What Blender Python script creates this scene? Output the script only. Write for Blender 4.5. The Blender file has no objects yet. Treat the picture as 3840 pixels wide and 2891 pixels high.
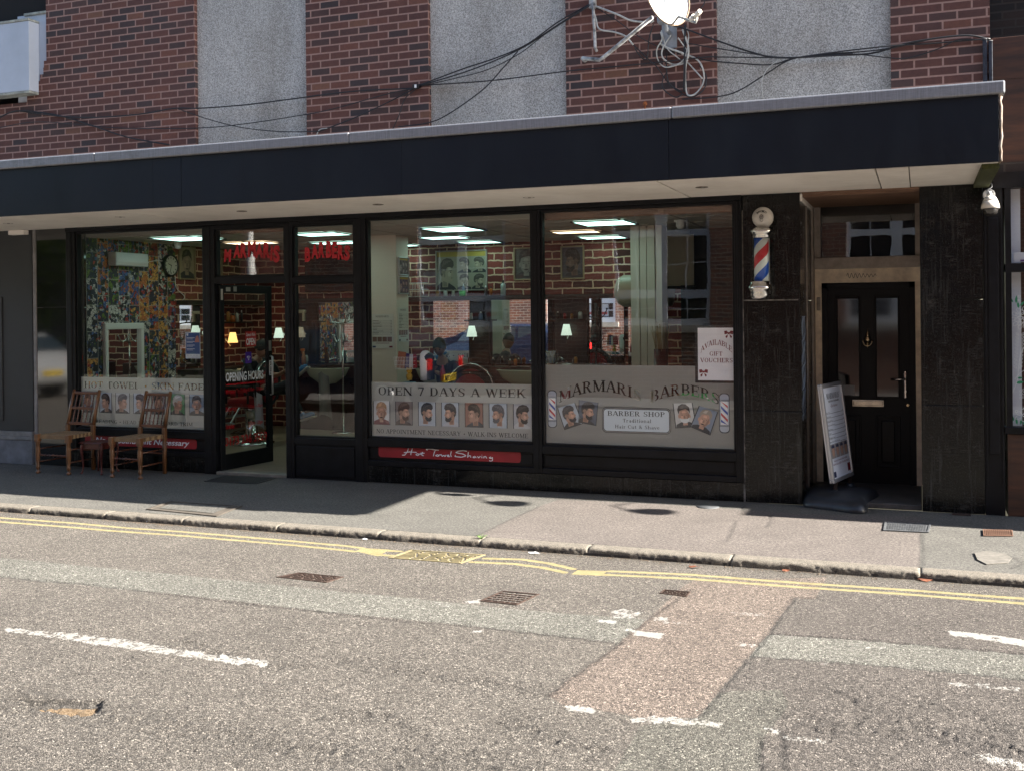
import bpy, bmesh, math, random
import numpy as np
from mathutils import Vector, Matrix, noise
from mathutils.geometry import delaunay_2d_cdt
random.seed(7)
R = math.radians
SC = bpy.context.scene
COL = SC.collection

# ---------------------------------------------------------------- camera
cd = bpy.data.cameras.new('camera'); cam = bpy.data.objects.new('camera', cd); COL.objects.link(cam)
cd.sensor_fit = 'HORIZONTAL'; cd.sensor_width = 36; cd.lens = 37.48
cd.shift_y = -0.0688; cd.clip_end = 500; cd.clip_start = 0.05
yaw, roll = R(20.96), R(-0.58)
Fw = Vector((-math.sin(yaw), math.cos(yaw), -0.001)).normalized()
Rt = Vector((math.cos(yaw), math.sin(yaw), 0)); Up = Rt.cross(Fw)
R2 = Rt*math.cos(roll)+Up*math.sin(roll); U2 = -Rt*math.sin(roll)+Up*math.cos(roll)
M = Matrix((R2, U2, -Fw)).transposed().to_4x4(); M.translation = (0, -9.64, 1.7)
cam.matrix_world = M
SC.camera = cam
# ---------------------------------------------------------------- light
SUN = Vector((1.84, 0.10, 1.0)).normalized()
w = bpy.data.worlds.new('World'); SC.world = w; w.use_nodes = True
wn = w.node_tree; bg = wn.nodes['Background']
sky = wn.nodes.new('ShaderNodeTexSky'); sky.sky_type = 'NISHITA'; sky.sun_disc = False
sky.sun_elevation = math.asin(SUN.z); sky.sun_rotation = math.atan2(SUN.x, SUN.y)
wn.links.new(sky.outputs[0], bg.inputs[0]); bg.inputs[1].default_value = 0.06
sl = bpy.data.lights.new('sun', 'SUN'); sl.energy = 5.0; sl.angle = R(0.5); sl.color = (1, 0.94, 0.86)
so = bpy.data.objects.new('sun', sl); COL.objects.link(so); so.rotation_euler = SUN.to_track_quat('Z', 'Y').to_euler()
SC.view_settings.view_transform = 'Standard'; SC.view_settings.look = 'None'
SC.view_settings.gamma = 1; SC.view_settings.exposure = 2.62
SC.cycles.max_bounces = 10; SC.cycles.transparent_max_bounces = 16; SC.cycles.use_denoising = True
SC.cycles.sample_clamp_indirect = 4

# ---------------------------------------------------------------- materials
MATS = {}
def lin(c):
    if len(c) == 3 and max(c) > 8: return tuple(((x/255)/12.92 if x/255 <= .04045 else ((x/255+.055)/1.055)**2.4) for x in c)
    return c
class NT:
    def __init__(s, name):
        s.m = bpy.data.materials.new(name); s.m.use_nodes = True; s.t = s.m.node_tree; s.n = s.t.nodes
        s.b = s.n['Principled BSDF']; s.out = s.n['Material Output']
    def new(s, typ, **kw):
        n = s.n.new(typ)
        for k, v in kw.items():
            if k.startswith('i_'): n.inputs[k[2:].replace('_', ' ')].default_value = v
            else: setattr(n, k, v)
        return n
    def l(s, a, b): s.t.links.new(a, b)
    def co(s, scale=(1, 1, 1), typ='Object'):
        tc = s.new('ShaderNodeTexCoord'); mp = s.new('ShaderNodeMapping'); mp.inputs['Scale'].default_value = scale
        s.l(tc.outputs[typ], mp.inputs[0]); return mp.outputs[0]
    def noise(s, vec, scale, detail=4, rough=.55):
        n = s.new('ShaderNodeTexNoise'); n.inputs['Scale'].default_value = scale; n.inputs['Detail'].default_value = detail
        n.inputs['Roughness'].default_value = rough; s.l(vec, n.inputs['Vector']); return n.outputs['Fac']
    def ramp(s, fac, stops, const=False):
        r = s.new('ShaderNodeValToRGB'); e = r.color_ramp
        if const: e.interpolation = 'CONSTANT'
        while len(e.elements) < len(stops): e.elements.new(.5)
        for el, (p, c) in zip(e.elements, stops):
            el.position = p; el.color = (*lin(c), 1) if hasattr(c, '__len__') else (c, c, c, 1)
        s.l(fac, r.inputs[0]); return r.outputs[0]
    def mix(s, fac, a, b, mode='MIX'):
        m = s.new('ShaderNodeMix', data_type='RGBA', blend_type=mode)
        for v, i in ((fac, 0), (a, 6), (b, 7)):
            if hasattr(v, 'links') or isinstance(v, bpy.types.NodeSocket): s.l(v, m.inputs[i])
            elif i == 0: m.inputs[0].default_value = v
            else: m.inputs[i].default_value = (*lin(v), 1)
        return m.outputs[2]
    def math(s, op, a, b=None, c=None):
        m = s.new('ShaderNodeMath', operation=op)
        for i, v in enumerate((a, b, c)):
            if v is None: continue
            if isinstance(v, bpy.types.NodeSocket): s.l(v, m.inputs[i])
            else: m.inputs[i].default_value = v
        return m.outputs[0]
    def bump(s, h, strength=.3, dist=.01):
        b = s.new('ShaderNodeBump'); b.inputs['Strength'].default_value = strength; b.inputs['Distance'].default_value = dist
        s.l(h, b.inputs['Height']); s.l(b.outputs[0], s.b.inputs['Normal']); return b
def mat(name, col=(.5, .5, .5), rough=.5, metal=0, var=0, vscale=6, bump=0, bscale=60, spec=.5, emit=None, es=0, var2=None, stretch=(1, 1, 1)):
    if name in MATS: return MATS[name]
    t = NT(name); b = t.b; c = lin(col)
    b.inputs['Base Color'].default_value = (*c, 1); b.inputs['Roughness'].default_value = rough
    b.inputs['Metallic'].default_value = metal; b.inputs['Specular IOR Level'].default_value = spec
    if var or bump: v = t.co(stretch)
    if var:
        n = t.noise(v, vscale, 6, .65)
        hi = lin(var2) if var2 else tuple(min(1, x*(1+var)) for x in c)
        t.l(t.ramp(n, [(.3, tuple(x*(1-var) for x in c)), (.7, hi)]), b.inputs['Base Color'])
        t.l(t.math('MULTIPLY_ADD', n, .25, max(0, rough-.12)), b.inputs['Roughness'])
    if bump: t.bump(t.noise(v, bscale, 4), bump)
    if emit: b.inputs['Emission Color'].default_value = (*lin(emit), 1); b.inputs['Emission Strength'].default_value = es
    MATS[name] = t.m; return t.m

# ---------------------------------------------------------------- mesh helpers
class MB:
    def __init__(s): s.b = bmesh.new(); s.mi = 0
    def _tag(s, fs):
        for f in fs: f.material_index = s.mi
    def box(s, x0, x1, y0, y1, z0, z1, bev=0, rot=None, piv=None):
        r = bmesh.ops.create_cube(s.b, size=1); vs = r['verts']
        for v in vs: v.co = Vector((x0+(v.co.x+.5)*(x1-x0), y0+(v.co.y+.5)*(y1-y0), z0+(v.co.z+.5)*(z1-z0)))
        fs = list({f for v in vs for f in v.link_faces}); s._tag(fs)
        if bev:
            es = list({e for v in vs for e in v.link_edges})
            rr = bmesh.ops.bevel(s.b, geom=es, offset=bev, segments=2, affect='EDGES', profile=.5)
            s._tag(rr['faces']); vs = list({v for f in rr['faces'] for v in f.verts} | {v for v in vs if v.is_valid})
        if rot is not None:
            m = Matrix.Translation(Vector(piv or (0, 0, 0))) @ rot.to_4x4() @ Matrix.Translation(-Vector(piv or (0, 0, 0)))
            for v in vs: v.co = m @ v.co
        return s
    def cyl(s, p, q, r0, r1=None, seg=16, cap=True):
        r1 = r0 if r1 is None else r1; p = Vector(p); q = Vector(q); d = q-p
        m = d.to_track_quat('Z', 'Y').to_matrix()
        rings = []
        for c, r in ((p, r0), (q, r1)):
            rings.append([s.b.verts.new(c+m @ Vector((r*math.cos(2*math.pi*i/seg), r*math.sin(2*math.pi*i/seg), 0))) for i in range(seg)])
        fs = [s.b.faces.new((rings[0][i], rings[0][(i+1) % seg], rings[1][(i+1) % seg], rings[1][i])) for i in range(seg)]
        for f in fs: f.smooth = True
        if cap: fs += [s.b.faces.new(rings[0][::-1]), s.b.faces.new(rings[1])]
        s._tag(fs); return s
    def lathe(s, prof, seg=24, c=(0, 0, 0), axis='Z', ang=2*math.pi):
        c = Vector(c); rings = []
        for r, h in prof:
            ring = []
            for i in range(seg):
                a = 2*math.pi*i/seg; x, y = r*math.cos(a), r*math.sin(a)
                p = {'Z': (x, y, h), 'Y': (x, h, y), 'X': (h, x, y)}[axis]
                ring.append(s.b.verts.new(c+Vector(p)))
            rings.append(ring)
        fs = []
        for a, b in zip(rings, rings[1:]):
            for i in range(seg): fs.append(s.b.faces.new((a[i], a[(i+1) % seg], b[(i+1) % seg], b[i])))
        for f in fs: f.smooth = True
        for ring, pr in ((rings[0], prof[0]), (rings[-1], prof[-1])):
            if pr[0] > 1e-4: fs.append(s.b.faces.new(ring))
        s._tag(fs); return s
    def tube(s, pts, r, seg=8, taper=None):
        pts = [Vector(p) for p in pts]; rings = []; up = None
        for i, p in enumerate(pts):
            d = (pts[min(i+1, len(pts)-1)]-pts[max(i-1, 0)]).normalized()
            if up is None: up = d.orthogonal().normalized()
            up = (up-d*up.dot(d)).normalized(); sd = d.cross(up)
            rr = r if not taper else taper[i]
            rings.append([s.b.verts.new(p+(up*math.cos(2*math.pi*k/seg)+sd*math.sin(2*math.pi*k/seg))*rr) for k in range(seg)])
        fs = []
        for a, b in zip(rings, rings[1:]):
            for k in range(seg): fs.append(s.b.faces.new((a[k], a[(k+1) % seg], b[(k+1) % seg], b[k])))
        for f in fs: f.smooth = True
        fs += [s.b.faces.new(rings[0][::-1]), s.b.faces.new(rings[-1])]
        s._tag(fs); return s
    def sph(s, c, r, sx=1, sy=1, sz=1, seg=16):
        rr = bmesh.ops.create_uvsphere(s.b, u_segments=seg, v_segments=max(6, seg//2), radius=r)
        for v in rr['verts']: v.co = Vector((v.co.x*sx, v.co.y*sy, v.co.z*sz))+Vector(c)
        fs = list({f for v in rr['verts'] for f in v.link_faces})
        for f in fs: f.smooth = True
        s._tag(fs); return s
    def poly(s, pts, y=None, thick=0, axis='Y'):
        """flat polygon; pts (x,z) at y, or 3-D points"""
        P = [Vector((p[0], y, p[1])) if len(p) == 2 else Vector(p) for p in pts]
        vs = [s.b.verts.new(p) for p in P]; f = s.b.faces.new(vs); fs = [f]
        if thick:
            n = Vector((0, thick, 0)) if axis == 'Y' else (Vector((thick, 0, 0)) if axis == 'X' else Vector((0, 0, thick)))
            ws = [s.b.verts.new(p+n) for p in P]; fs.append(s.b.faces.new(ws[::-1]))
            k = len(vs)
            for i in range(k): fs.append(s.b.faces.new((vs[i], ws[i], ws[(i+1) % k], vs[(i+1) % k])))
        s._tag(fs); return s
    def tris(s, verts, faces):
        vs = [s.b.verts.new(v) for v in verts]; fs = []
        for f in faces:
            try: fs.append(s.b.faces.new([vs[i] for i in f]))
            except ValueError: pass
        s._tag(fs); return s
    def xf(s, m):
        for v in s.b.verts: v.co = m @ v.co
        return s
def obj(name, mb, m, parent=None, loc=None, rotz=0, rnorm=True):
    me = bpy.data.meshes.new(name)
    if rnorm: bmesh.ops.recalc_face_normals(mb.b, faces=mb.b.faces)
    mb.b.to_mesh(me); mb.b.free()
    for x in (m if isinstance(m, (list, tuple)) else [m]): me.materials.append(x)
    o = bpy.data.objects.new(name, me); COL.objects.link(o)
    if parent: o.parent = parent
    if loc: o.location = loc
    if rotz: o.rotation_euler = (0, 0, rotz)
    return o
def tag(o, label, cat, group=None, kind=None):
    if label: o['label'] = label
    if cat: o['category'] = cat
    if group: o['group'] = group
    if kind: o['kind'] = kind
    return o
def thing(name, label, cat, loc=(0, 0, 0), rotz=0, group=None):
    o = bpy.data.objects.new(name, None); COL.objects.link(o); o.location = loc; o.rotation_euler = (0, 0, rotz)
    o.empty_display_size = .1
    return tag(o, label, cat, group)
def struct(name, mb, m, **k):
    o = obj(name, mb, m, **k); o['kind'] = 'structure'; return o
def dup(root, loc, rotz=0, label=None):
    r = root.copy(); COL.objects.link(r); r.location = loc; r.rotation_euler = (0, 0, rotz)
    if label: r['label'] = label
    for ch in list(root.children):
        c = ch.copy(); COL.objects.link(c); c.parent = r
        for g in ch.children:
            d = g.copy(); COL.objects.link(d); d.parent = c
    return r
def bez(pts, n=8):
    """Catmull-Rom through points"""
    P = [Vector(p) for p in pts]; P = [2*P[0]-P[1]]+P+[2*P[-1]-P[-2]]; out = []
    for i in range(1, len(P)-2):
        a, b, c, d = P[i-1:i+3]
        for k in range(n):
            t = k/n; out.append(.5*((2*b)+(c-a)*t+(2*a-5*b+4*c-d)*t*t+(3*b-a-3*c+d)*t**3))
    out.append(P[-2]); return out

# ---------------------------------------------------------------- lettering
def union2d(polys, outer=None):
    """2-D union of polygons (outer=None) or outer minus polygons; returns verts, tris"""
    V = []; Fc = []
    allp = ([outer] if outer else [])+polys
    for p in allp:
        if sum(a[0]*b[1]-b[0]*a[1] for a, b in zip(p, p[1:]+p[:1])) < 0: p = p[::-1]
        n0 = len(V); V += [Vector(q) for q in p]; Fc.append(list(range(n0, n0+len(p))))
    r = delaunay_2d_cdt(V, [], Fc, 0, 1e-5, True)
    vs, fs, of = r[0], r[2], r[5]; keep = []
    for f, o in zip(fs, of):
        o = [x for x in o]
        if not o: continue
        if outer:
            if o and all(x == 0 for x in o): keep.append(f)
        else: keep.append(f)
    return vs, keep
TK = .17; TN = .075
def _q(x0, y0, x1, y1, w):
    d = Vector((x1-x0, y1-y0)); n = Vector((-d.y, d.x)).normalized()*w/2
    return [(x0+n.x, y0+n.y), (x0-n.x, y0-n.y), (x1-n.x, y1-n.y), (x1+n.x, y1+n.y)]
def _sr(x, y, w=.34):
    y0 = y if y < .2 else y-.065
    return [(x-w/2, y0), (x+w/2, y0), (x+w/2, y0+.065), (x-w/2, y0+.065)]
def _st(x, y0=0, y1=1, b=1, t=1, w=TK):
    o = [[(x-w/2, y0), (x+w/2, y0), (x+w/2, y1), (x-w/2, y1)]]
    if b: o.append([(x-w/2-.09, y0), (x+w/2+.09, y0), (x+w/2+.09, y0+.065), (x-w/2-.09, y0+.065)])
    if t: o.append([(x-w/2-.09, y1-.065), (x+w/2+.09*(t == 1), y1-.065), (x+w/2+.09*(t == 1), y1), (x-w/2-.09, y1)])
    return o
def _arc(cx, cy, rx, ry, a0, a1, wt=TK, wn=TN, n=10):
    o = []; pr = None
    for i in range(n+1):
        a = R(a0+(a1-a0)*i/n); c, s = math.cos(a), math.sin(a); w_ = wn+(wt-wn)*abs(c)**1.3
        p = ((cx+rx*c, cy+ry*s), (cx+(rx-w_)*c, cy+(ry-min(w_, ry*.6) if abs(c) > .5 else cy*0+ry-wn)*s))
        p = ((cx+rx*c, cy+ry*s), (cx+(rx-w_)*c, cy+(ry-wn)*s))
        if pr: o.append([pr[0], pr[1], p[1], p[0]])
        pr = p
    return o
def _ln(*a): return [_q(*a)]
def glyph(ch):
    g = {
     'A': lambda: (.9, _ln(.1, 0, .44, 1, .075)+_ln(.8, 0, .46, 1, TK)+_ln(.24, .33, .66, .33, .06)+[_sr(.1, 0, .28), _sr(.8, 0)]),
     'B': lambda: (.8, _st(.18, t=1)+_arc(.38, .74, .33, .26, -90, 90)+_arc(.4, .27, .36, .27, -90, 90)+_ln(.18, .962, .38, .962, TN)+_ln(.18, .51, .4, .51, TN)+_ln(.18, .037, .4, .037, TN)),
     'C': lambda: (.84, _arc(.44, .5, .4, .5, 45, 315, n=16)+_ln(.77, .66, .77, 1, .05)+_ln(.77, .02, .77, .2, .04)),
     'D': lambda: (.88, _st(.18)+_arc(.38, .5, .44, .5, -90, 90, n=14)+_ln(.18, .962, .38, .962, TN)+_ln(.18, .037, .38, .037, TN)),
     'E': lambda: (.78, _st(.18)+_ln(.2, .962, .73, .962, TN)+_ln(.2, .037, .73, .037, TN)+_ln(.2, .51, .56, .51, .065)+_ln(.7, .7, .7, 1, .055)+_ln(.7, 0, .7, .32, .055)+_ln(.55, .38, .55, .64, .05)),
     'F': lambda: (.74, _st(.18)+_ln(.2, .962, .7, .962, TN)+_ln(.2, .51, .55, .51, .065)+_ln(.68, .7, .68, 1, .055)+_ln(.54, .38, .54, .64, .05)),
     'G': lambda: (.88, _arc(.44, .5, .4, .5, 45, 315, n=16)+_ln(.77, .66, .77, 1, .05)+_st(.72, 0, .42, b=0, t=1, w=.15)),
     'H': lambda: (.94, _st(.18)+_st(.76)+_ln(.2, .52, .76, .52, .07)),
     'I': lambda: (.42, _st(.21)),
     'K': lambda: (.9, _st(.18)+_ln(.24, .4, .7, .97, .075)+_ln(.36, .6, .76, .02, TK)+[_sr(.72, 1, .3), _sr(.78, 0, .32)]),
     'L': lambda: (.74, _st(.18)+_ln(.2, .037, .7, .037, TN)+_ln(.68, 0, .68, .32, .055)),
     'M': lambda: (1.1, _st(.14, w=.08)+_st(.94)+_ln(.16, .97, .54, .04, TK)+_ln(.92, .97, .54, .04, .075)),
     'N': lambda: (.94, _st(.14, w=.08)+_st(.8, w=.08)+_ln(.16, .96, .78, .04, TK)),
     'O': lambda: (.88, _arc(.44, .5, .4, .5, 0, 360, n=24)),
     'P': lambda: (.76, _st(.18)+_arc(.36, .73, .34, .27, -90, 90)+_ln(.18, .962, .36, .962, TN)+_ln(.18, .5, .36, .5, TN)),
     'R': lambda: (.88, _st(.18)+_arc(.36, .74, .34, .26, -90, 90)+_ln(.18, .962, .36, .962, TN)+_ln(.18, .52, .4, .52, TN)+_ln(.42, .5, .7, .03, .16)+[_sr(.75, 0, .22)]),
     'S': lambda: (.72, _arc(.36, .74, .29, .26, 30, 180, wt=.13)+_arc(.36, .27, .3, .27, -150, 0, wt=.13)+[[(.07, .74), (.2, .74), (.3, .6), (.66, .4), (.66, .27), (.53, .27), (.42, .4), (.12, .58)]]+_ln(.62, .68, .62, 1, .05)+_ln(.09, 0, .09, .32, .05)),
     'T': lambda: (.84, _st(.42, t=0)+_ln(.06, .962, .78, .962, TN)+_ln(.08, .68, .08, 1, .055)+_ln(.76, .68, .76, 1, .055)),
     'U': lambda: (.9, _st(.18, .3, 1, b=0)+_arc(.44, .34, .345, .34, 180, 360, n=12)+_st(.755, .3, 1, b=0, w=.07)),
     'V': lambda: (.88, _ln(.12, 1, .46, 0, TK)+_ln(.78, 1, .46, 0, .075)+[_sr(.13, 1), _sr(.77, 1, .26)]),
     'W': lambda: (1.24, _ln(.12, 1, .4, 0, TK)+_ln(.63, 1, .4, 0, .075)+_ln(.6, 1, .88, 0, TK)+_ln(1.12, 1, .88, 0, .075)+[_sr(.14, 1), _sr(.6, 1, .3), _sr(1.12, 1, .24)]),
     'Y': lambda: (.86, _st(.43, 0, .48, t=0)+_ln(.12, 1, .43, .42, .16)+_ln(.76, 1, .45, .42, .075)+[_sr(.13, 1), _sr(.75, 1, .26)]),
     '7': lambda: (.7, _ln(.08, .93, .66, .93, .14)+_ln(.6, .93, .28, 0, .13)+_ln(.1, .75, .1, 1, .05)),
     '&': lambda: (.95, _arc(.38, .77, .22, .23, 0, 360, wt=.11)+_arc(.36, .27, .31, .27, 30, 360, wt=.14)+_ln(.3, .62, .8, .02, .13)+_ln(.6, .3, .82, .56, .06)),
     '-': lambda: (.4, _ln(.06, .38, .34, .38, .1)),
     '.': lambda: (.3, [[(.15+.09*math.cos(a), .09+.09*math.sin(a)) for a in (i*math.pi/4 for i in range(8))]]),
     '*': lambda: (.6, [[(.3+.16*math.cos(a), .45+.16*math.sin(a)) for a in (i*math.pi/6 for i in range(12))]]),
     ' ': lambda: (.42, []),
     'a': lambda: (.66, _arc(.29, .2, .22, .2, 0, 360, wt=.12)+_st(.5, 0, .48, t=0, w=.14)+_arc(.33, .46, .24, .2, 0, 160, wt=.12)),
     'd': lambda: (.72, _arc(.32, .33, .27, .33, 0, 360)+_st(.56, 0, 1, t=2, w=.14)),
     'e': lambda: (.64, _arc(.33, .33, .28, .33, 0, 320, wt=.15)+_ln(.1, .36, .58, .36, .06)),
     'h': lambda: (.78, _st(.17, 0, 1, t=2, w=.14)+_arc(.4, .43, .26, .22, 0, 180, wt=.13)+_st(.6, 0, .44, t=0, w=.14)),
     'i': lambda: (.38, _st(.19, 0, .64, t=2, w=.14)+[[(.19+.09*math.cos(a), .88+.09*math.sin(a)) for a in (i*math.pi/4 for i in range(8))]]),
     'l': lambda: (.38, _st(.19, 0, 1, t=2, w=.14)),
     'n': lambda: (.78, _st(.17, 0, .64, t=2, w=.14)+_arc(.4, .43, .26, .22, 0, 180, wt=.13)+_st(.6, 0, .44, t=0, w=.14)),
     'o': lambda: (.68, _arc(.34, .33, .3, .33, 0, 360, n=16)),
     'r': lambda: (.58, _st(.17, 0, .64, t=2, w=.14)+_arc(.4, .44, .2, .21, 30, 180, wt=.12)),
     't': lambda: (.5, _st(.22, .12, .86, b=0, t=0, w=.14)+_ln(.06, .62, .42, .62, .07)+_arc(.34, .16, .19, .16, 180, 320, wt=.1)),
     'u': lambda: (.76, _st(.17, .2, .64, b=0, t=2, w=.14)+_arc(.36, .22, .26, .22, 180, 360, wt=.13)+_st(.59, 0, .64, t=2, w=.14)),
     'v': lambda: (.68, _ln(.12, .64, .36, 0, .14)+_ln(.58, .64, .36, 0, .06)+[_sr(.12, .64, .24), _sr(.58, .64, .2)]),
    }
    return g[ch]() if ch in g else g[' ']()
def slab(text, space=.06):
    """polygons of a line of slab-serif text, cap height 1, and its length"""
    x = 0; out = []
    for ch in text:
        adv, ps = glyph(ch)
        for p in ps: out.append([(q[0]+x, q[1]) for q in p])
        x += adv+space
    return out, x
def fit_slab(text, x0, x1, zb0, zt0, zb1=None, zt1=None, arch=0, space=.06):
    """map slab text to x0..x1, baseline zb, top zt, arch = rise at the middle"""
    ps, L = slab(text, space); out = []
    zb1 = zb0 if zb1 is None else zb1; zt1 = zt0 if zt1 is None else zt1
    for p in ps:
        if arch and len(p) == 4:
            pass
        q = []
        for u, v in p:
            t = u/L; zb = zb0+(zb1-zb0)*t; zt = zt0+(zt1-zt0)*t
            q.append((x0+(x1-x0)*t, zb+(zt-zb)*v+arch*(1-(2*t-1)**2)))
        out.append(q)
    return out
def sans(text, size=1, bold=0.0, shear=0, sx=1):
    cu = bpy.data.curves.new('t', 'FONT'); cu.body = text; cu.size = size; cu.offset = bold; cu.shear = shear; cu.resolution_u = 3
    o = bpy.data.objects.new('t', cu); COL.objects.link(o)
    bpy.context.view_layer.update()
    me = o.evaluated_get(bpy.context.evaluated_depsgraph_get()).to_mesh()
    vs = [(v.co.x*sx, v.co.y) for v in me.vertices]; fs = [tuple(p.vertices) for p in me.polygons]
    o.to_mesh_clear(); bpy.data.objects.remove(o); bpy.data.curves.remove(cu)
    return vs, fs
def fit(vf, x0, x1, z0, z1, keep=False):
    vs, fs = vf
    if not vs: return vf
    xs = [v[0] for v in vs]; zs = [v[1] for v in vs]; a, b, c, d = min(xs), max(xs), min(zs), max(zs)
    return [((v[0]-a)/(b-a)*(x1-x0)+x0, (v[1]-c)/(d-c)*(z1-z0)+z0) for v in vs], fs
def put(mb, vf, f3):
    """add 2-D mesh with a mapping (u,v)->3-D"""
    mb.tris([f3(*v) for v in vf[0]], vf[1]); return mb
def planeY(y): return lambda a, b: (a, y, b)
# ---------------------------------------------------------------- surface materials
def brick_mat(name, bw, bh, mort, cols, mcol, distort=0, rough=.85, bumpd=.004, vec='XZ', msmooth=.1, off=(0, 0)):
    t = NT(name); tc = t.new('ShaderNodeTexCoord'); sp = t.new('ShaderNodeSeparateXYZ'); t.l(tc.outputs['Object'], sp.inputs[0])
    cb = t.new('ShaderNodeCombineXYZ')
    t.l(t.math('ADD', t.math('ADD', sp.outputs[0], sp.outputs[1]), off[0]), cb.inputs[0]); t.l(t.math('ADD', sp.outputs[2], off[1]), cb.inputs[1])
    v = cb.outputs[0]
    if distort:
        nn = t.new('ShaderNodeTexNoise'); nn.inputs['Scale'].default_value = 9; t.l(v, nn.inputs['Vector'])
        vm = t.new('ShaderNodeVectorMath', operation='SCALE'); vm.inputs['Scale'].default_value = distort
        vs = t.new('ShaderNodeVectorMath', operation='SUBTRACT'); vs.inputs[1].default_value = (.5, .5, .5)
        t.l(nn.outputs['Color'], vs.inputs[0]); t.l(vs.outputs[0], vm.inputs[0])
        va = t.new('ShaderNodeVectorMath', operation='ADD'); t.l(v, va.inputs[0]); t.l(vm.outputs[0], va.inputs[1]); v = va.outputs[0]
    br = t.new('ShaderNodeTexBrick'); t.l(v, br.inputs['Vector'])
    br.inputs['Color1'].default_value = (0, 0, 0, 1); br.inputs['Color2'].default_value = (1, 1, 1, 1); br.inputs['Mortar'].default_value = (.5, .5, .5, 1)
    br.inputs['Scale'].default_value = 1; br.inputs['Mortar Size'].default_value = mort; br.inputs['Mortar Smooth'].default_value = msmooth
    br.inputs['Brick Width'].default_value = bw; br.inputs['Row Height'].default_value = bh; br.inputs['Bias'].default_value = 0
    base = t.ramp(br.outputs['Color'], cols)
    n = t.noise(v, 30, 8, .7); n2 = t.noise(v, 1.1, 4, .6)
    base = t.mix(.4, base, t.ramp(n, [(.3, (.45, .45, .45)), (.7, (1.25, 1.2, 1.15))]), 'MULTIPLY')
    base = t.mix(.5, base, t.ramp(n2, [(.35, (.6, .6, .62)), (.65, (1.2, 1.18, 1.15))]), 'MULTIPLY')
    mc = t.mix(.5, mcol, t.ramp(n, [(.3, (.6, .6, .6)), (.7, (1.2, 1.2, 1.2))]), 'MULTIPLY')
    t.l(t.mix(br.outputs['Fac'], base, mc), t.b.inputs['Base Color']); t.b.inputs['Roughness'].default_value = rough
    h = t.math('SUBTRACT', t.math('MULTIPLY', n, .35), br.outputs['Fac']); t.bump(h, .8, bumpd)
    return t.m
M_brick = brick_mat('dark_red_brick', .226, .0762, .008, [(0, (.042, .032, .034)), (.15, (.068, .038, .034)), (.4, (.098, .040, .032)), (.8, (.115, .047, .036)), (.95, (.15, .058, .040)), (1, (.17, .08, .05))], (.31, .185, .15), off=(.03, .0))
M_wallpaper = brick_mat('brick_wallpaper', .29, .102, .011, [(0, (.07, .018, .016)), (.5, (.17, .032, .027)), (1, (.26, .052, .04))], (.64, .43, .30), distort=.035, bumpd=.0005, msmooth=.4)
M_oppbrick = brick_mat('orange_red_brick', .226, .0762, .008, [(0, (.10, .04, .03)), (.5, (.19, .06, .035)), (1, (.26, .095, .05))], (.38, .33, .27))
def speck(name, base, a, b, scale=160, rough=.9, bump=.5, dist=.004, blotch=.3):
    t = NT(name); v = t.co(); n = t.noise(v, scale, 3, .8); n2 = t.noise(v, 1.7, 6, .65)
    c = t.ramp(n, [(.36, a), (.5, base), (.64, b)])
    c = t.mix(blotch, c, t.ramp(n2, [(.3, (.55, .53, .5)), (.7, (1.3, 1.3, 1.3))]), 'MULTIPLY')
    t.l(c, t.b.inputs['Base Color']); t.b.inputs['Roughness'].default_value = rough; t.bump(n, bump, dist); return t.m
def speck2(name, base, a, b, scale):
    t = NT(name); v = t.co(); n = t.noise(v, scale, 4, .9); n2 = t.noise(t.co((1, 1, .35)), 1.5, 6, .65); n3 = t.noise(v, .8, 5, .6)
    c = t.ramp(n, [(.38, a), (.5, base), (.62, b)]); c = t.mix(.75, c, t.ramp(n2, [(.3, (.62, .60, .56)), (.5, (1, 1, 1)), (.72, (1.3, 1.29, 1.27))]), 'MULTIPLY')
    c = t.mix(t.ramp(n3, [(.5, 0.), (.75, .35)]), c, (.20, .17, .125)); t.l(c, t.b.inputs['Base Color']); t.b.inputs['Roughness'].default_value = .95; t.bump(n, .9, .006); return t.m
M_pebble = speck2('grey_roughcast', (.37, .36, .335), (.12, .117, .108), (.66, .645, .61), 110)
def granite(name):
    t = NT(name); v = t.co(); n = t.noise(v, 75, 5, .95); n2 = t.noise(t.co((14, 14, .9)), 1.6, 6, .75); n3 = t.noise(v, 5, 8, .8); n4 = t.noise(t.co((1, 1, 9)), 7, 6, .8)
    c = t.ramp(n, [(.50, (.0015, .0015, .0015)), (.58, (.008, .0078, .0075)), (.66, (.07, .068, .062))])
    c = t.mix(t.ramp(n2, [(.54, 0.0), (.68, .4)]), c, (.075, .075, .072)); c = t.mix(t.ramp(t.math('MULTIPLY', n3, n4), [(.28, 0.0), (.40, .5)]), c, (.08, .077, .072))
    t.l(c, t.b.inputs['Base Color']); t.b.inputs['Specular IOR Level'].default_value = .3; t.l(t.ramp(n3, [(.35, .08), (.7, .35)]), t.b.inputs['Roughness']); t.bump(n3, .12, .003); return t.m
M_granite = granite('black_granite')
def gp():
    t = NT('polished_black_granite'); n = t.noise(t.co(), 75, 5, .95); t.l(t.ramp(n, [(.5, (.002, .002, .002)), (.58, (.01, .01, .009)), (.68, (.06, .06, .05))]), t.b.inputs['Base Color']); t.b.inputs['Roughness'].default_value = .05; t.b.inputs['Specular IOR Level'].default_value = 1.0; return t.m
M_granp = gp()
M_frame = mat('black_painted_frame', (.0035, .004, .0055), .4, var=.5, vscale=9, var2=(.008, .0085, .011), spec=.22)
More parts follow.
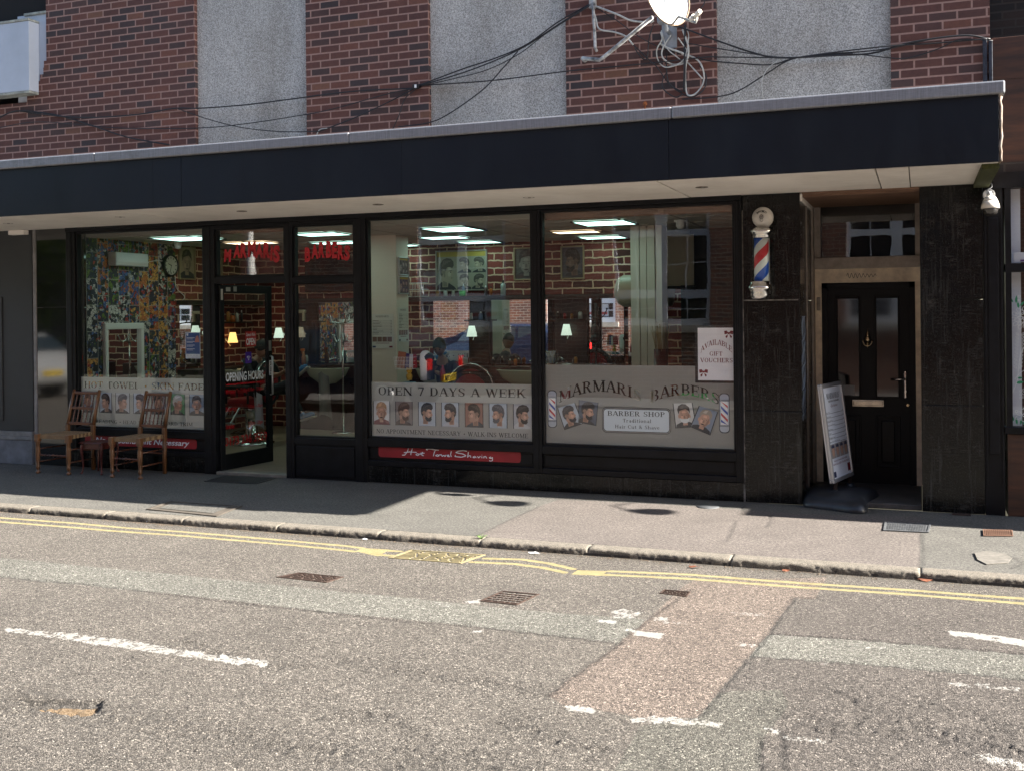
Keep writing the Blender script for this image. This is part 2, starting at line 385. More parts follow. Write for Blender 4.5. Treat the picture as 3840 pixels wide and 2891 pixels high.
def soffitm():
    t = NT('white_soffit_board'); v = t.co(); n = t.noise(v, 1.4, 6, .7); n2 = t.noise(t.co((1, 6, 1)), 5, 8, .75)
    c = t.ramp(n, [(.3, (.66, .61, .55)), (.6, (.84, .79, .73))]); c = t.mix(t.ramp(n2, [(.62, 0.), (.8, .5)]), c, (.22, .17, .11))
    t.l(c, t.b.inputs['Base Color']); t.b.inputs['Roughness'].default_value = .6; return t.m
M_soffit = soffitm()
def fasciam():
    t = NT('navy_fascia_paint'); n = t.noise(t.co(), .5, 5, .6); n2 = t.noise(t.co((1, 1, 1.6)), 26, 6, .85); n3 = t.noise(t.co((1, 1, .25)), 3, 5, .7)
    c = t.ramp(n, [(.35, (.0034, .0062, .0108)), (.65, (.0052, .0095, .0172))]); c = t.mix(t.ramp(n3, [(.48, 0.), (.72, .5)]), c, (.011, .014, .019))
    c = t.mix(t.ramp(n2, [(.70, 0.), (.76, .5)]), c, (.09, .09, .085)); t.l(c, t.b.inputs['Base Color']); t.b.inputs['Specular IOR Level'].default_value = .28
    t.l(t.ramp(n3, [(.3, .38), (.7, .6)]), t.b.inputs['Roughness']); t.bump(n, .15, .02); return t.m
M_fascia = fasciam()
def trimm():
    t = NT('weathered_metal_trim'); n = t.noise(t.co((3, 1, 40)), 6, 5, .7); n2 = t.noise(t.co((60, 1, 2)), 3, 6, .7); n3 = t.noise(t.co(), .9, 6, .7)
    c = t.mix(.5, t.ramp(n, [(.3, (.16, .165, .18)), (.7, (.30, .31, .33))]), t.ramp(n2, [(.3, (.12, .12, .13)), (.7, (.36, .37, .39))]))
    c = t.mix(t.ramp(n3, [(.56, 0.), (.68, .7)]), c, (.10, .095, .08))
    t.l(c, t.b.inputs['Base Color']); t.b.inputs['Roughness'].default_value = .45; t.b.inputs['Metallic'].default_value = .35; t.bump(n, .2, .002); return t.m
M_trim = trimm()
def glassm(name='window_glass', ior=1.5, tint=(1, 1, 1), rough=0.0):
    t = NT(name); t.n.remove(t.b); ge = t.new('ShaderNodeNewGeometry'); dt = t.new('ShaderNodeVectorMath', operation='DOT_PRODUCT'); t.l(ge.outputs['Incoming'], dt.inputs[0]); t.l(ge.outputs['Normal'], dt.inputs[1])
    f0 = ((ior-1)/(ior+1))**2; ff = t.math('MULTIPLY_ADD', t.math('POWER', t.math('SUBTRACT', 1.0, t.math('ABSOLUTE', dt.outputs['Value'])), 5.0), 1-f0, f0)
    tr = t.new('ShaderNodeBsdfTransparent'); tr.inputs[0].default_value = (*tint, 1)
    gl = t.new('ShaderNodeBsdfGlossy'); gl.inputs['Roughness'].default_value = rough
    bp = t.new('ShaderNodeBump'); bp.inputs['Strength'].default_value = .25; bp.inputs['Distance'].default_value = .004; t.l(t.noise(t.co(), 1.6, 2, .5), bp.inputs['Height']); t.l(bp.outputs[0], gl.inputs['Normal'])
    mx = t.new('ShaderNodeMixShader'); t.l(ff, mx.inputs[0]); t.l(tr.outputs[0], mx.inputs[1]); t.l(gl.outputs[0], mx.inputs[2]); t.l(mx.outputs[0], t.out.inputs[0]); return t.m
M_glass = glassm(); M_glassd = glassm('dark_glass', 1.6, (.25, .25, .25)); M_clear = glassm('clear_jar_glass', 1.45, (.9, .95, .93))
def film(name, col, alpha, rough=.5):
    t = NT(name); t.b.inputs['Base Color'].default_value = (*col, 1); t.b.inputs['Roughness'].default_value = rough
    tl = t.new('ShaderNodeBsdfTranslucent'); tl.inputs[0].default_value = (*col, 1); tr = t.new('ShaderNodeBsdfTransparent')
    m1 = t.new('ShaderNodeMixShader'); m1.inputs[0].default_value = .35; t.l(t.b.outputs[0], m1.inputs[1]); t.l(tl.outputs[0], m1.inputs[2])
    m2 = t.new('ShaderNodeMixShader'); m2.inputs[0].default_value = alpha; t.l(tr.outputs[0], m2.inputs[1]); t.l(m1.outputs[0], m2.inputs[2]); t.l(m2.outputs[0], t.out.inputs[0]); return t.m
M_film = film('frosted_film', (.54, .525, .48), .93)
M_filmf = film('pale_frosted_film', (.39, .38, .35), .87)
M_black = mat('matt_black', (.008, .008, .009), .5); M_white = mat('white_plastic', (.72, .72, .70), .4)
M_red = mat('red_vinyl_letter', (.42, .008, .014), .4); M_wvin = mat('white_vinyl_letter', (.75, .76, .78), .4)
M_redband = mat('crimson_band', (.27, .010, .016), .45, var=.2, vscale=3)
M_chrome = mat('chrome', (.62, .60, .57), .14, 1, var=.25, vscale=20); M_steel = mat('brushed_steel', (.5, .5, .5), .35, .9)
M_brass = mat('worn_brass', (.42, .34, .22), .25, 1); M_mirror = mat('mirror_glass', (.85, .87, .86), .015, 1)
M_cable = mat('black_cable', (.012, .012, .014), .55); M_cablew = mat('grey_white_cable', (.42, .42, .39), .55, var=.3, vscale=20)
M_rust = mat('rust', (.23, .07, .02), .9, var=.5, vscale=30); M_iron = mat('rusty_cast_iron', (.05, .03, .022), .75, var=.5, vscale=25, metal=.3)
M_grateg = mat('grey_cast_iron', (.10, .105, .11), .6, var=.4, vscale=20, metal=.4)
M_paintw = mat('flaking_white_paint', (.45, .46, .45), .6, var=.9, vscale=14, var2=(.6, .6, .58), stretch=(1, 1, 1))
M_beige = mat('stained_cream_paint', (.78, .63, .47), .65, var=.35, vscale=5, bump=.1)
M_alu = mat('aged_aluminium_strip', (.30, .26, .22), .45, .3, var=.25, vscale=12)
M_wood = mat('bare_timber', (.17, .095, .06), .7, var=.4, vscale=5, stretch=(.6, 6, 9))
M_cream = mat('cream_wall_paint', (.60, .52, .43), .6); M_dark = mat('dark_room_wall', (.035, .03, .028), .8)
M_ceil = mat('grey_ceiling_tile', (.40, .36, .31), .8); M_ebony = mat('dark_brown_laminate', (.018, .011, .009), .35)
def emis(name, col, s):
    return mat(name, (.1, .1, .1), .5, emit=col, es=s)
M_panelc = emis('cool_light_diffuser', (.45, .80, .70), .80); M_panelw = emis('warm_light_diffuser', (.88, .70, .45), .8)

# ---------------------------------------------------------------- ground
def pmask(X, Y, poly, soft=.03):
    """soft inside mask of polygon"""
    P = np.array(poly); d = np.full(X.shape, 1e9); ins = np.zeros(X.shape, bool); n = len(P)
    for i in range(n):
        a, b = P[i], P[(i+1) % n]; e = b-a; t = np.clip(((X-a[0])*e[0]+(Y-a[1])*e[1])/(e@e+1e-9), 0, 1)
        d = np.minimum(d, np.hypot(X-a[0]-t*e[0], Y-a[1]-t*e[1]))
        c = ((a[1] > Y) != (b[1] > Y)) & (X < (b[0]-a[0])*(Y-a[1])/(b[1]-a[1]+1e-12)+a[0]); ins ^= c
    return np.clip(.5+np.where(ins, d, -d)/(2*soft), 0, 1)
def lmask(X, Y, line, wd, soft=.02):
    P = np.array(line); d = np.full(X.shape, 1e9)
    for a, b in zip(P, P[1:]):
        e = b-a; t = np.clip(((X-a[0])*e[0]+(Y-a[1])*e[1])/(e@e+1e-9), 0, 1); d = np.minimum(d, np.hypot(X-a[0]-t*e[0], Y-a[1]-t*e[1]))
    return np.clip(.5+(wd/2-d)/(2*soft), 0, 1)
def vnoise(X, Y, s, seed=0):
    """cheap value noise"""
    rs = np.random.RandomState(seed); T = rs.rand(256, 256); x = X*s; y = Y*s; xi = np.floor(x).astype(int); yi = np.floor(y).astype(int)
    fx = x-xi; fy = y-yi; fx = fx*fx*(3-2*fx); fy = fy*fy*(3-2*fy); g = lambda i, j: T[(xi+i) % 256, (yi+j) % 256]
    return (g(0, 0)*(1-fx)+g(1, 0)*fx)*(1-fy)+(g(0, 1)*(1-fx)+g(1, 1)*fx)*fy
def grid(name, x0, x1, y0, y1, st, z, masks, height, m, hole=None):
    nx = int(round((x1-x0)/st))+1; ny = int(round((y1-y0)/st))+1
    X, Y = np.meshgrid(np.linspace(x0, x1, nx), np.linspace(y0, y1, ny)); Z = z+height(X, Y)
    co = np.stack([X, Y, Z], -1).reshape(-1, 3); idx = np.arange(nx*ny).reshape(ny, nx)
    q = np.stack([idx[:-1, :-1], idx[:-1, 1:], idx[1:, 1:], idx[1:, :-1]], -1).reshape(-1, 4)
    me = bpy.data.meshes.new(name); me.vertices.add(len(co)); me.vertices.foreach_set('co', co.ravel())
    me.loops.add(len(q)*4); me.loops.foreach_set('vertex_index', q.ravel().astype('i')); me.polygons.add(len(q))
    me.polygons.foreach_set('loop_start', np.arange(0, len(q)*4, 4, dtype='i')); me.polygons.foreach_set('loop_total', np.full(len(q), 4, 'i'))
    me.update(); me.validate(); me.polygons.foreach_set('use_smooth', np.ones(len(q), bool))
    for k, f in masks.items():
        a = me.attributes.new(k, 'FLOAT', 'POINT'); a.data.foreach_set('value', f(X, Y).ravel().astype('f'))
    me.materials.append(m); o = bpy.data.objects.new(name, me); COL.objects.link(o); o['kind'] = 'structure'; return o
ZR = -0.05
PINK = [(-1.426, -2.839), (-1.39, -2.696), (-0.593, -2.338), (-0.613, -2.884), (-0.739, -2.927), (-0.793, -3.716), (-0.917, -5.057), (-1.147, -5.139), (-1.375, -5.109), (-1.511, -5.106), (-1.622, -5.006), (-1.526, -4.265), (-1.468, -3.622)]
PALE = [(-7.311, -3.527), (-6.322, -3.687), (-4.785, -3.671), (-3.398, -3.737), (-2.436, -3.72), (-1.703, -3.714), (-1.467, -3.689), (-1.492, -4.162), (-2.003, -4.133), (-2.374, -4.122), (-3.22, -4.163), (-4.575, -4.095), (-5.871, -4.114), (-6.677, -4.059)]
PALE2 = [(-0.797, -3.722), (-0.071, -3.68), (0.785, -3.678), (0.723, -4.144), (0.441, -4.08), (-0.218, -4.087), (-0.839, -4.146)]
GREEN = [(-0.915, -5.063), (-0.897, -4.741), (-0.764, -4.672), (-0.622, -4.612), (-0.562, -4.765), (-0.582, -4.946), (-0.618, -5.188), (-0.591, -5.521), (-0.566, -5.769), (-1.073, -5.951), (-1.111, -5.706), (-1.126, -5.226)]
RIGHT = [(-0.739, -2.927), (-0.613, -2.884), (-0.589, -2.557), (1.051, -2.702), (0.647, -5.336), (-0.557, -5.766), (-0.618, -5.188), (-0.562, -4.765), (-0.764, -4.672), (-0.892, -4.71), (-0.814, -3.874)]
WHITE = [
 ([(-4.884, -5.018), (-4.364, -4.988), (-4.052, -4.967), (-3.695, -5.016), (-3.358, -5.016), (-3.112, -5.02), (-3.06, -5.098), (-3.384, -5.115), (-3.716, -5.117), (-4.035, -5.11), (-4.454, -5.091), (-4.787, -5.092)], .95),
 ([(-1.511, -5.106), (-1.445, -5.083), (-1.358, -5.093), (-1.34, -5.164), (-1.465, -5.175)], 1.1),
 ([(-1.194, -5.161), (-1.135, -5.102), (-1.045, -5.086), (-0.919, -5.064), (-0.798, -5.079), (-0.806, -5.132), (-1.026, -5.169), (-1.167, -5.209)], .97),
 ([(-0.633, -5.064), (-0.565, -5.074), (-0.564, -5.131), (-0.604, -5.115)], .9), ([(-0.552, -5.139), (-0.363, -5.119), (-0.359, -5.174), (-0.542, -5.182)], .85),
 ([(0.167, -5.119), (0.229, -5.043), (0.357, -5.109), (0.426, -5.156), (0.35, -5.196), (0.175, -5.164)], .85),
 ([(0.118, -3.361), (0.318, -3.358), (0.497, -3.402), (0.69, -3.473), (0.677, -3.593), (0.485, -3.54), (0.311, -3.485), (0.129, -3.449)], 1.15),
 ([(0.097, -4.243), (0.274, -4.197), (0.432, -4.19), (0.426, -4.266), (0.269, -4.285), (0.098, -4.304)], .75),
 ([(-1.5, -3.918), (-1.325, -3.909), (-1.317, -4.008), (-1.472, -4.006)], 1.2), ([(-1.612, -3.903), (-1.505, -3.899), (-1.506, -3.961), (-1.585, -3.947)], .8),
 ([(-1.743, -3.784), (-1.624, -3.777), (-1.613, -3.845), (-1.723, -3.844)], 1.2),
 ([(-1.716, -3.59), (-1.657, -3.509), (-1.536, -3.54), (-1.535, -3.701), (-1.667, -3.735)], .82), ([(-1.47, -3.616), (-1.363, -3.603), (-1.352, -3.689), (-1.428, -3.693)], 1.0),
 ([(-2.626, -3.665), (-2.532, -3.563), (-2.511, -3.677), (-2.596, -3.706)], 1.), ([(-2.829, -3.722), (-2.68, -3.735), (-2.636, -3.832), (-2.747, -3.82)], .72),
 ([(-1.05, -3.362), (-0.815, -3.311), (-0.792, -3.378), (-1.031, -3.449)], .74), ([(-0.913, -3.938), (-0.832, -3.939), (-0.83, -4.004), (-0.9, -3.996)], 1.0),
 ([(-1.41, -3.67), (-1.211, -3.673), (-1.203, -3.709), (-1.379, -3.737)], .7), ([(-2.353, -4.19), (-2.282, -4.187), (-2.27, -4.225), (-2.328, -4.229)], .95), ([(-2.19, -4.218), (-2.004, -4.215), (-2, -4.249), (-2.162, -4.249)], .75),
 ([(-0.291, -3.79), (-0.173, -3.768), (-0.172, -3.805), (-0.282, -3.834)], .8), ([(-0.541, -4.139), (-0.35, -4.133), (-0.355, -4.164), (-0.525, -4.177)], .75)]
YEL = [([(-8.562, -2.478), (-7.593, -2.486), (-5.753, -2.457), (-4.101, -2.507), (-3.957, -2.528)], .048), ([(-8.41, -2.606), (-7.443, -2.628), (-5.647, -2.59), (-4.027, -2.638), (-3.952, -2.651)], .048),
 ([(-3.797, -2.543), (-3.629, -2.544)], .05), ([(-3.721, -2.686), (-3.621, -2.689)], .05),
 ([(-2.93, -2.575), (-2.667, -2.514), (-2.45, -2.562), (-2.244, -2.658)], .05), ([(-2.979, -2.704), (-2.679, -2.655), (-2.444, -2.693), (-2.267, -2.77)], .05),
 ([(-1.983, -2.643), (-1.432, -2.567), (-0.607, -2.541), (0.568, -2.534), (1.077, -2.534)], .048), ([(-2.001, -2.751), (-1.409, -2.681), (-0.614, -2.649), (0.559, -2.644), (1.06, -2.647)], .048)]
YBOX = [[(-3.961, -2.635), (-3.943, -2.524), (-3.735, -2.503), (-3.709, -2.736)], [(-2.214, -2.807), (-2.207, -2.678), (-2.001, -2.641), (-2.007, -2.783)]]
CRACK = [[(-5.871, -4.114), (-5.522, -4.112), (-5.211, -4.081), (-4.562, -4.111), (-3.896, -4.162), (-3.214, -4.173), (-2.797, -4.179), (-2.37, -4.132), (-2, -4.142), (-1.49, -4.171)],
 [(-0.838, -4.154), (-0.581, -4.127), (-0.218, -4.095), (0.163, -4.07), (0.44, -4.088)], [(-0.797, -3.722), (-0.351, -3.674), (-0.071, -3.68), (0.475, -3.663)],
 [(-1.366, -2.966), (-1.468, -3.622), (-1.526, -4.265), (-1.622, -5.006)], [(-0.613, -2.884), (-0.739, -2.927), (-0.793, -3.716), (-0.858, -4.467), (-0.917, -5.057)],
 [(-0.564, -5.095), (-0.539, -5.204), (-0.533, -5.341), (-0.493, -5.486)], [(-0.629, -5.207), (-0.612, -5.369), (-0.583, -5.54)]]
ROUGH = [([(-3.922, -5.864), (-3.762, -5.897), (-3.402, -5.907), (-3.169, -5.874), (-2.87, -5.88), (-2.668, -5.899), (-2.396, -5.919), (-2.151, -5.916)], .16), ([(-2.432, -5.565), (-2.185, -5.511), (-1.986, -5.628), (-1.95, -5.844)], .10), ([(-1.857, -5.891), (-1.69, -5.779), (-1.544, -5.86)], .22),
 ([(-2.728, -4.908), (-2.258, -4.956), (-1.91, -4.953), (-1.623, -5.003)], .10), ([(-0.62, -4.86), (-0.497, -4.948), (-0.278, -4.964), (-0.017, -4.99), (0.232, -4.987), (0.365, -5.009)], .18), ([(-0.359, -4.56), (-0.236, -4.725), (0.034, -4.884), (0.366, -4.995)], .13), ([(-1.681, -5.365), (-1.462, -5.472), (-1.209, -5.554)], .12), ([(-0.018, -4.581), (0.197, -4.639), (0.38, -4.82)], .1), ([(-3.731, -4.882), (-3.242, -5.087), (-2.876, -5.046)], .07)]
HOLE = [(-3.907, -5.848), (-3.749, -5.814), (-3.579, -5.78), (-3.532, -5.738), (-3.47, -5.829), (-3.443, -5.928), (-3.561, -5.93), (-3.724, -5.919)]
HOLET = [(-3.789, -5.893), (-3.692, -5.873), (-3.587, -5.822), (-3.503, -5.792), (-3.462, -5.874), (-3.465, -5.936), (-3.563, -5.944), (-3.698, -5.93)]
def rough_amt(X, Y):
    r = np.zeros(X.shape)
    for l, wd in ROUGH: r = np.maximum(r, lmask(X, Y, l, wd, wd*.7))
    return r
def road_h(X, Y):
    fine = (vnoise(X, Y, 70, 1)-.5); mid = vnoise(X, Y, 28, 2)-.5; big = vnoise(X, Y, 1.3, 3)-.5
    h = .0022*fine+.0018*mid+.012*big; near = np.clip((-Y-3.6)/1.6, 0, 1); h += near*.0045*fine
    r = rough_amt(X, Y); n = vnoise(X, Y, 44, 5); h -= r*np.clip(n-.45, 0, 1)*.032; h += r*.006*fine
    for c in CRACK: h -= .010*lmask(X, Y, c, .018, .012)*(vnoise(X, Y, 25, 8) > .35)
    h -= .020*pmask(X, Y, HOLE, .012)*(.75+.5*vnoise(X, Y, 30, 4))
    h += .003*pmask(X, Y, PALE, .04)
    for c in COVERS: h = h*(1-np.clip(2*pmask(X, Y, c, .06), 0, 1))
    e = np.minimum(np.minimum(X+11.2, 2.8-X), np.minimum(Y+6.7, -2.24-Y)); return h*np.clip(e/.1, 0, 1)
def wmask(X, Y):
    r = np.zeros(X.shape)
    for p, k in WHITE: r = np.maximum(r, pmask(X, Y, p, .014)*(k-.14))
    return r
def ymask(X, Y):
    r = np.zeros(X.shape)
    for l, wd in YEL: r = np.maximum(r, lmask(X, Y, l, wd, .008))
    for p in YBOX: r = np.maximum(r, .8*pmask(X, Y, p, .008))
    return r
def cmask(X, Y):
    r = np.zeros(X.shape)
    for c in CRACK: r = np.maximum(r, lmask(X, Y, c, .014, .02))
    return r
def roadm():
    t = NT('worn_asphalt'); v = t.co()
    def attr(n): a = t.new('ShaderNodeAttribute'); a.attribute_name = n; return a.outputs['Fac']
    vo = t.new('ShaderNodeTexVoronoi'); vo.inputs['Scale'].default_value = 105; t.l(v, vo.inputs['Vector'])
    vo2 = t.new('ShaderNodeTexVoronoi', feature='DISTANCE_TO_EDGE'); vo2.inputs['Scale'].default_value = 105; t.l(v, vo2.inputs['Vector'])
    sp = t.new('ShaderNodeSeparateColor'); t.l(vo.outputs['Color'], sp.inputs[0]); rnd = sp.outputs[0]
    n1 = t.noise(v, 55, 3, .7); n2 = t.noise(v, 2.2, 6, .6); n3 = t.noise(v, 400, 2, .5); n4 = t.noise(v, 14, 5, .7)
    stone = t.ramp(rnd, [(0, (.112, .100, .086)), (.5, (.186, .167, .144)), (.85, (.245, .221, .192)), (1, (.39, .355, .305))])
    edge = t.ramp(vo2.outputs[0], [(0, .10), (.16, 1.0)])
    def surf(a): return t.mix(1, stone, a, 'MULTIPLY')
    c = surf((1, 1, 1)); c = t.mix(t.math('MULTIPLY', attr('dark'), .8), c, surf((.80, .78, .80)))
    def sharp(name, amp=.35, nz=None): 
        x = t.math('ADD', attr(name), t.math('MULTIPLY', t.math('SUBTRACT', nz or n1, .5), amp)); return t.ramp(x, [(.46, 0.), (.54, 1.)])
    c = t.mix(sharp('pale'), c, surf((1.23, 1.335, 1.34))); c = t.mix(sharp('green'), c, surf((.93, .985, .965)))
    c = t.mix(sharp('pink', .2), c, surf((1.30, 1.18, 1.14)))
    c = t.mix(.6, c, t.ramp(n2, [(.3, (.80, .79, .78)), (.7, (1.15, 1.14, 1.13))]), 'MULTIPLY')
    c = t.mix(.5, c, t.ramp(n3, [(.3, (.7, .7, .7)), (.7, (1.3, 1.3, 1.3))]), 'MULTIPLY')
    c = t.mix(1, c, edge, 'MULTIPLY'); n6 = t.noise(v, 75, 4, .75)
    c = t.mix(1, c, t.ramp(n6, [(.36, (.30, .29, .29)), (.47, (1, 1, 1))]), 'MULTIPLY')  # crevice shade put into the colour as dark pits between stones
    c = t.mix(t.math('MULTIPLY', attr('rough'), t.ramp(n1, [(.42, .0), (.56, .55)])), c, (.03, .027, .024)); c = t.mix(t.math('MULTIPLY', attr('crack'), .75), c, (.025, .023, .022)); c = t.mix(t.ramp(attr('hole'), [(.35, 0.), (.5, .6), (.8, .25)]), c, (.03, .026, .022)); c = t.mix(sharp('dirt', .6), c, t.ramp(n6, [(.35, (.12, .075, .035)), (.6, (.27, .195, .12))]))  # rough zones get pit shade as dark colour; then cracks, hole, dirt
    c = t.mix(t.math('MULTIPLY', attr('gutter'), .55), c, (.085, .075, .062))
    yv = t.math('ADD', attr('yellow'), t.math('MULTIPLY', t.math('SUBTRACT', n1, .5), .5)); yv = t.math('ADD', yv, t.math('MULTIPLY', t.math('SUBTRACT', n4, .5), .25))
    ycol = t.ramp(n4, [(.3, (.29, .245, .115)), (.7, (.40, .345, .17))])
    c = t.mix(t.ramp(yv, [(.42, 0.), (.52, 1.)]), c, ycol)
    wv = t.math('ADD', attr('white'), t.math('MULTIPLY', t.math('SUBTRACT', n1, .5), 2.0)); wv = t.math('ADD', wv, t.math('MULTIPLY', t.math('SUBTRACT', n4, .5), 2.2))
    c = t.mix(t.ramp(wv, [(.62, 0.), (.78, 1.)]), c, (.38, .37, .34))
    t.l(c, t.b.inputs['Base Color']); t.b.inputs['Roughness'].default_value = .8; t.b.inputs['Specular IOR Level'].default_value = .35
    h = t.math('ADD', t.math('MULTIPLY', edge, .6), t.math('MULTIPLY', rnd, .5)); h = t.math('ADD', h, t.math('MULTIPLY', n6, 2.2)); t.bump(h, 1.0, .011); return t.m
M_road = roadm()
COVERS = [[(-4.058, -3.527), (-3.655, -3.549), (-3.622, -3.38), (-3.982, -3.369)], [(-2.532, -3.64), (-2.283, -3.65), (-2.237, -3.37), (-2.483, -3.372)], [(-1.535, -3.112), (-1.359, -3.138), (-1.358, -3.018), (-1.529, -3.014)], [(-3.608, -2.783), (-3.035, -2.774), (-2.969, -2.472), (-3.566, -2.494)]]
grid('road', -11.2, 2.8, -6.7, -2.24, .0125, ZR, dict(pink=lambda X, Y: pmask(X, Y, PINK), pale=lambda X, Y: np.maximum(pmask(X, Y, PALE, .05), pmask(X, Y, PALE2, .05)),
     green=lambda X, Y: pmask(X, Y, GREEN), dark=lambda X, Y: pmask(X, Y, RIGHT, .1), white=wmask, yellow=ymask, crack=cmask, rough=rough_amt, hole=lambda X, Y: pmask(X, Y, HOLE, .03), dirt=lambda X, Y: pmask(X, Y, HOLET, .02),
     gutter=lambda X, Y: np.clip((Y+2.40)/.14, 0, 1)), road_h, M_road)
mb = MB(); z = ZR
for x0, x1, y0, y1 in ((-60, -11.2, -9.3, -2.24), (2.8, 50, -9.3, -2.24), (-11.2, 2.8, -9.3, -6.7)): mb.poly([(x0, y0, z), (x1, y0, z), (x1, y1, z), (x0, y1, z)])
struct('road_beyond', mb, M_road)
mb = MB(); mb.poly([(-60, -11, 0), (50, -11, 0), (50, -9.3, 0), (-60, -9.3, 0)]); mb.box(-60, 50, -9.3, -9.15, -.2, .002)
struct('far_pavement', mb, speck('far_pavement_paving', (.16, .15, .14), (.1, .1, .1), (.22, .2, .19), 90))
def pavem():
    t = NT('fine_pavement_asphalt'); v = t.co()
    def attr(n): a = t.new('ShaderNodeAttribute'); a.attribute_name = n; return a.outputs['Fac']
    n = t.noise(v, 48, 6, .95); n1 = t.noise(v, 30, 4, .7); n2 = t.noise(v, 1.8, 6, .65); n5 = t.noise(v, 9, 6, .75)
    s = t.ramp(n, [(.40, (.030, .029, .026)), (.5, (.078, .075, .066)), (.60, (.16, .152, .132))])
    pk = t.ramp(n, [(.40, (.036, .031, .027)), (.5, (.092, .079, .070)), (.60, (.185, .16, .142))])
    f = t.ramp(t.math('ADD', attr('pink'), t.math('MULTIPLY', t.math('SUBTRACT', n1, .5), .3)), [(.44, 0.), (.56, 1.)])
    c = t.mix(f, s, pk); c = t.mix(.6, c, t.ramp(n2, [(.3, (.78, .77, .76)), (.7, (1.16, 1.15, 1.14))]), 'MULTIPLY')
    c = t.mix(t.ramp(n5, [(.62, 0.), (.75, .35)]), c, (.05, .045, .04)); c = t.mix(t.math('MULTIPLY', attr('crack'), .8), c, (.02, .018, .016))
    vg = t.new('ShaderNodeTexVoronoi'); vg.inputs['Scale'].default_value = 5; t.l(v, vg.inputs['Vector']); c = t.mix(t.ramp(vg.outputs['Distance'], [(.05, .55), (.075, 0.)]), c, (.035, .033, .03))
    vh = t.new('ShaderNodeTexVoronoi'); vh.inputs['Scale'].default_value = 3.1; t.l(v, vh.inputs['Vector']); c = t.mix(t.ramp(vh.outputs['Distance'], [(.025, .6), (.035, 0.)]), c, (.30, .29, .27))
    n7 = t.noise(t.co((1, 1, 1)), 4, 7, .8); c = t.mix(.45, c, t.ramp(n7, [(.35, (.65, .64, .63)), (.6, (1.12, 1.12, 1.12))]), 'MULTIPLY')
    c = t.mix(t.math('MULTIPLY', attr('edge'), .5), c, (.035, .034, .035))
    t.l(c, t.b.inputs['Base Color']); t.b.inputs['Roughness'].default_value = .85; t.bump(n, .8, .005); return t.m
PPINK = [(-3.199, -2.135), (-3.206, -1.97), (-3.204, -1.626), (-3.17, -0.733), (-3.104, -0.355), (-2.117, -0.328), (-0.96, -0.419), (-0.004, -0.234), (-0.015, -0.967), (-0.019, -2.323), (-1.454, -2.454)]
PC = [[(-0.022, -0.97), (-0.009, -1.454), (-0.019, -2.286)], [(-1.18, -0.552), (-1.16, -0.904), (-1.159, -1.073)], [(0.564, -1.573), (0.616, -1.763), (0.537, -1.947)], [(-1.431, -0.876), (-1.384, -1.416), (-1.364, -1.712)], [(-1.47, -0.121), (-1.443, -0.447)], [(-0.401, -0.048), (-0.39, -0.235)], [(-3.207, -2.117), (-3.205, -1.74), (-3.17, -0.733)]]
def pav_h(X, Y):
    e = np.minimum(np.minimum(X+11.2, 2.8-X), np.minimum(Y+2.1, -.005-Y)); r = .006*(vnoise(X, Y, 1.5, 11)-.5)+.0012*(vnoise(X, Y, 60, 12)-.5)
    for c in PC: r -= .008*lmask(X, Y, c, .012, .01)
    return r*np.clip(e/.08, 0, 1)
def pcm(X, Y):
    r = np.zeros(X.shape)
    for c in PC: r = np.maximum(r, lmask(X, Y, c, .008, .02))
    return r
M_pave = pavem()
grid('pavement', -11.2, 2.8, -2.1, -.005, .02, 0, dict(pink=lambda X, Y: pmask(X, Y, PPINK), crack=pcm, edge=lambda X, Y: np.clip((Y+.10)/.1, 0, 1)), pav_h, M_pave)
mb = MB()
for x0, x1, y0, y1 in ((-60, -11.2, -2.1, 0), (2.8, 50, -2.1, 0), (-11.2, 2.8, -.005, .004)): mb.poly([(x0, y0, 0), (x1, y0, 0), (x1, y1, 0), (x0, y1, 0)])
struct('pavement_beyond', mb, M_pave)
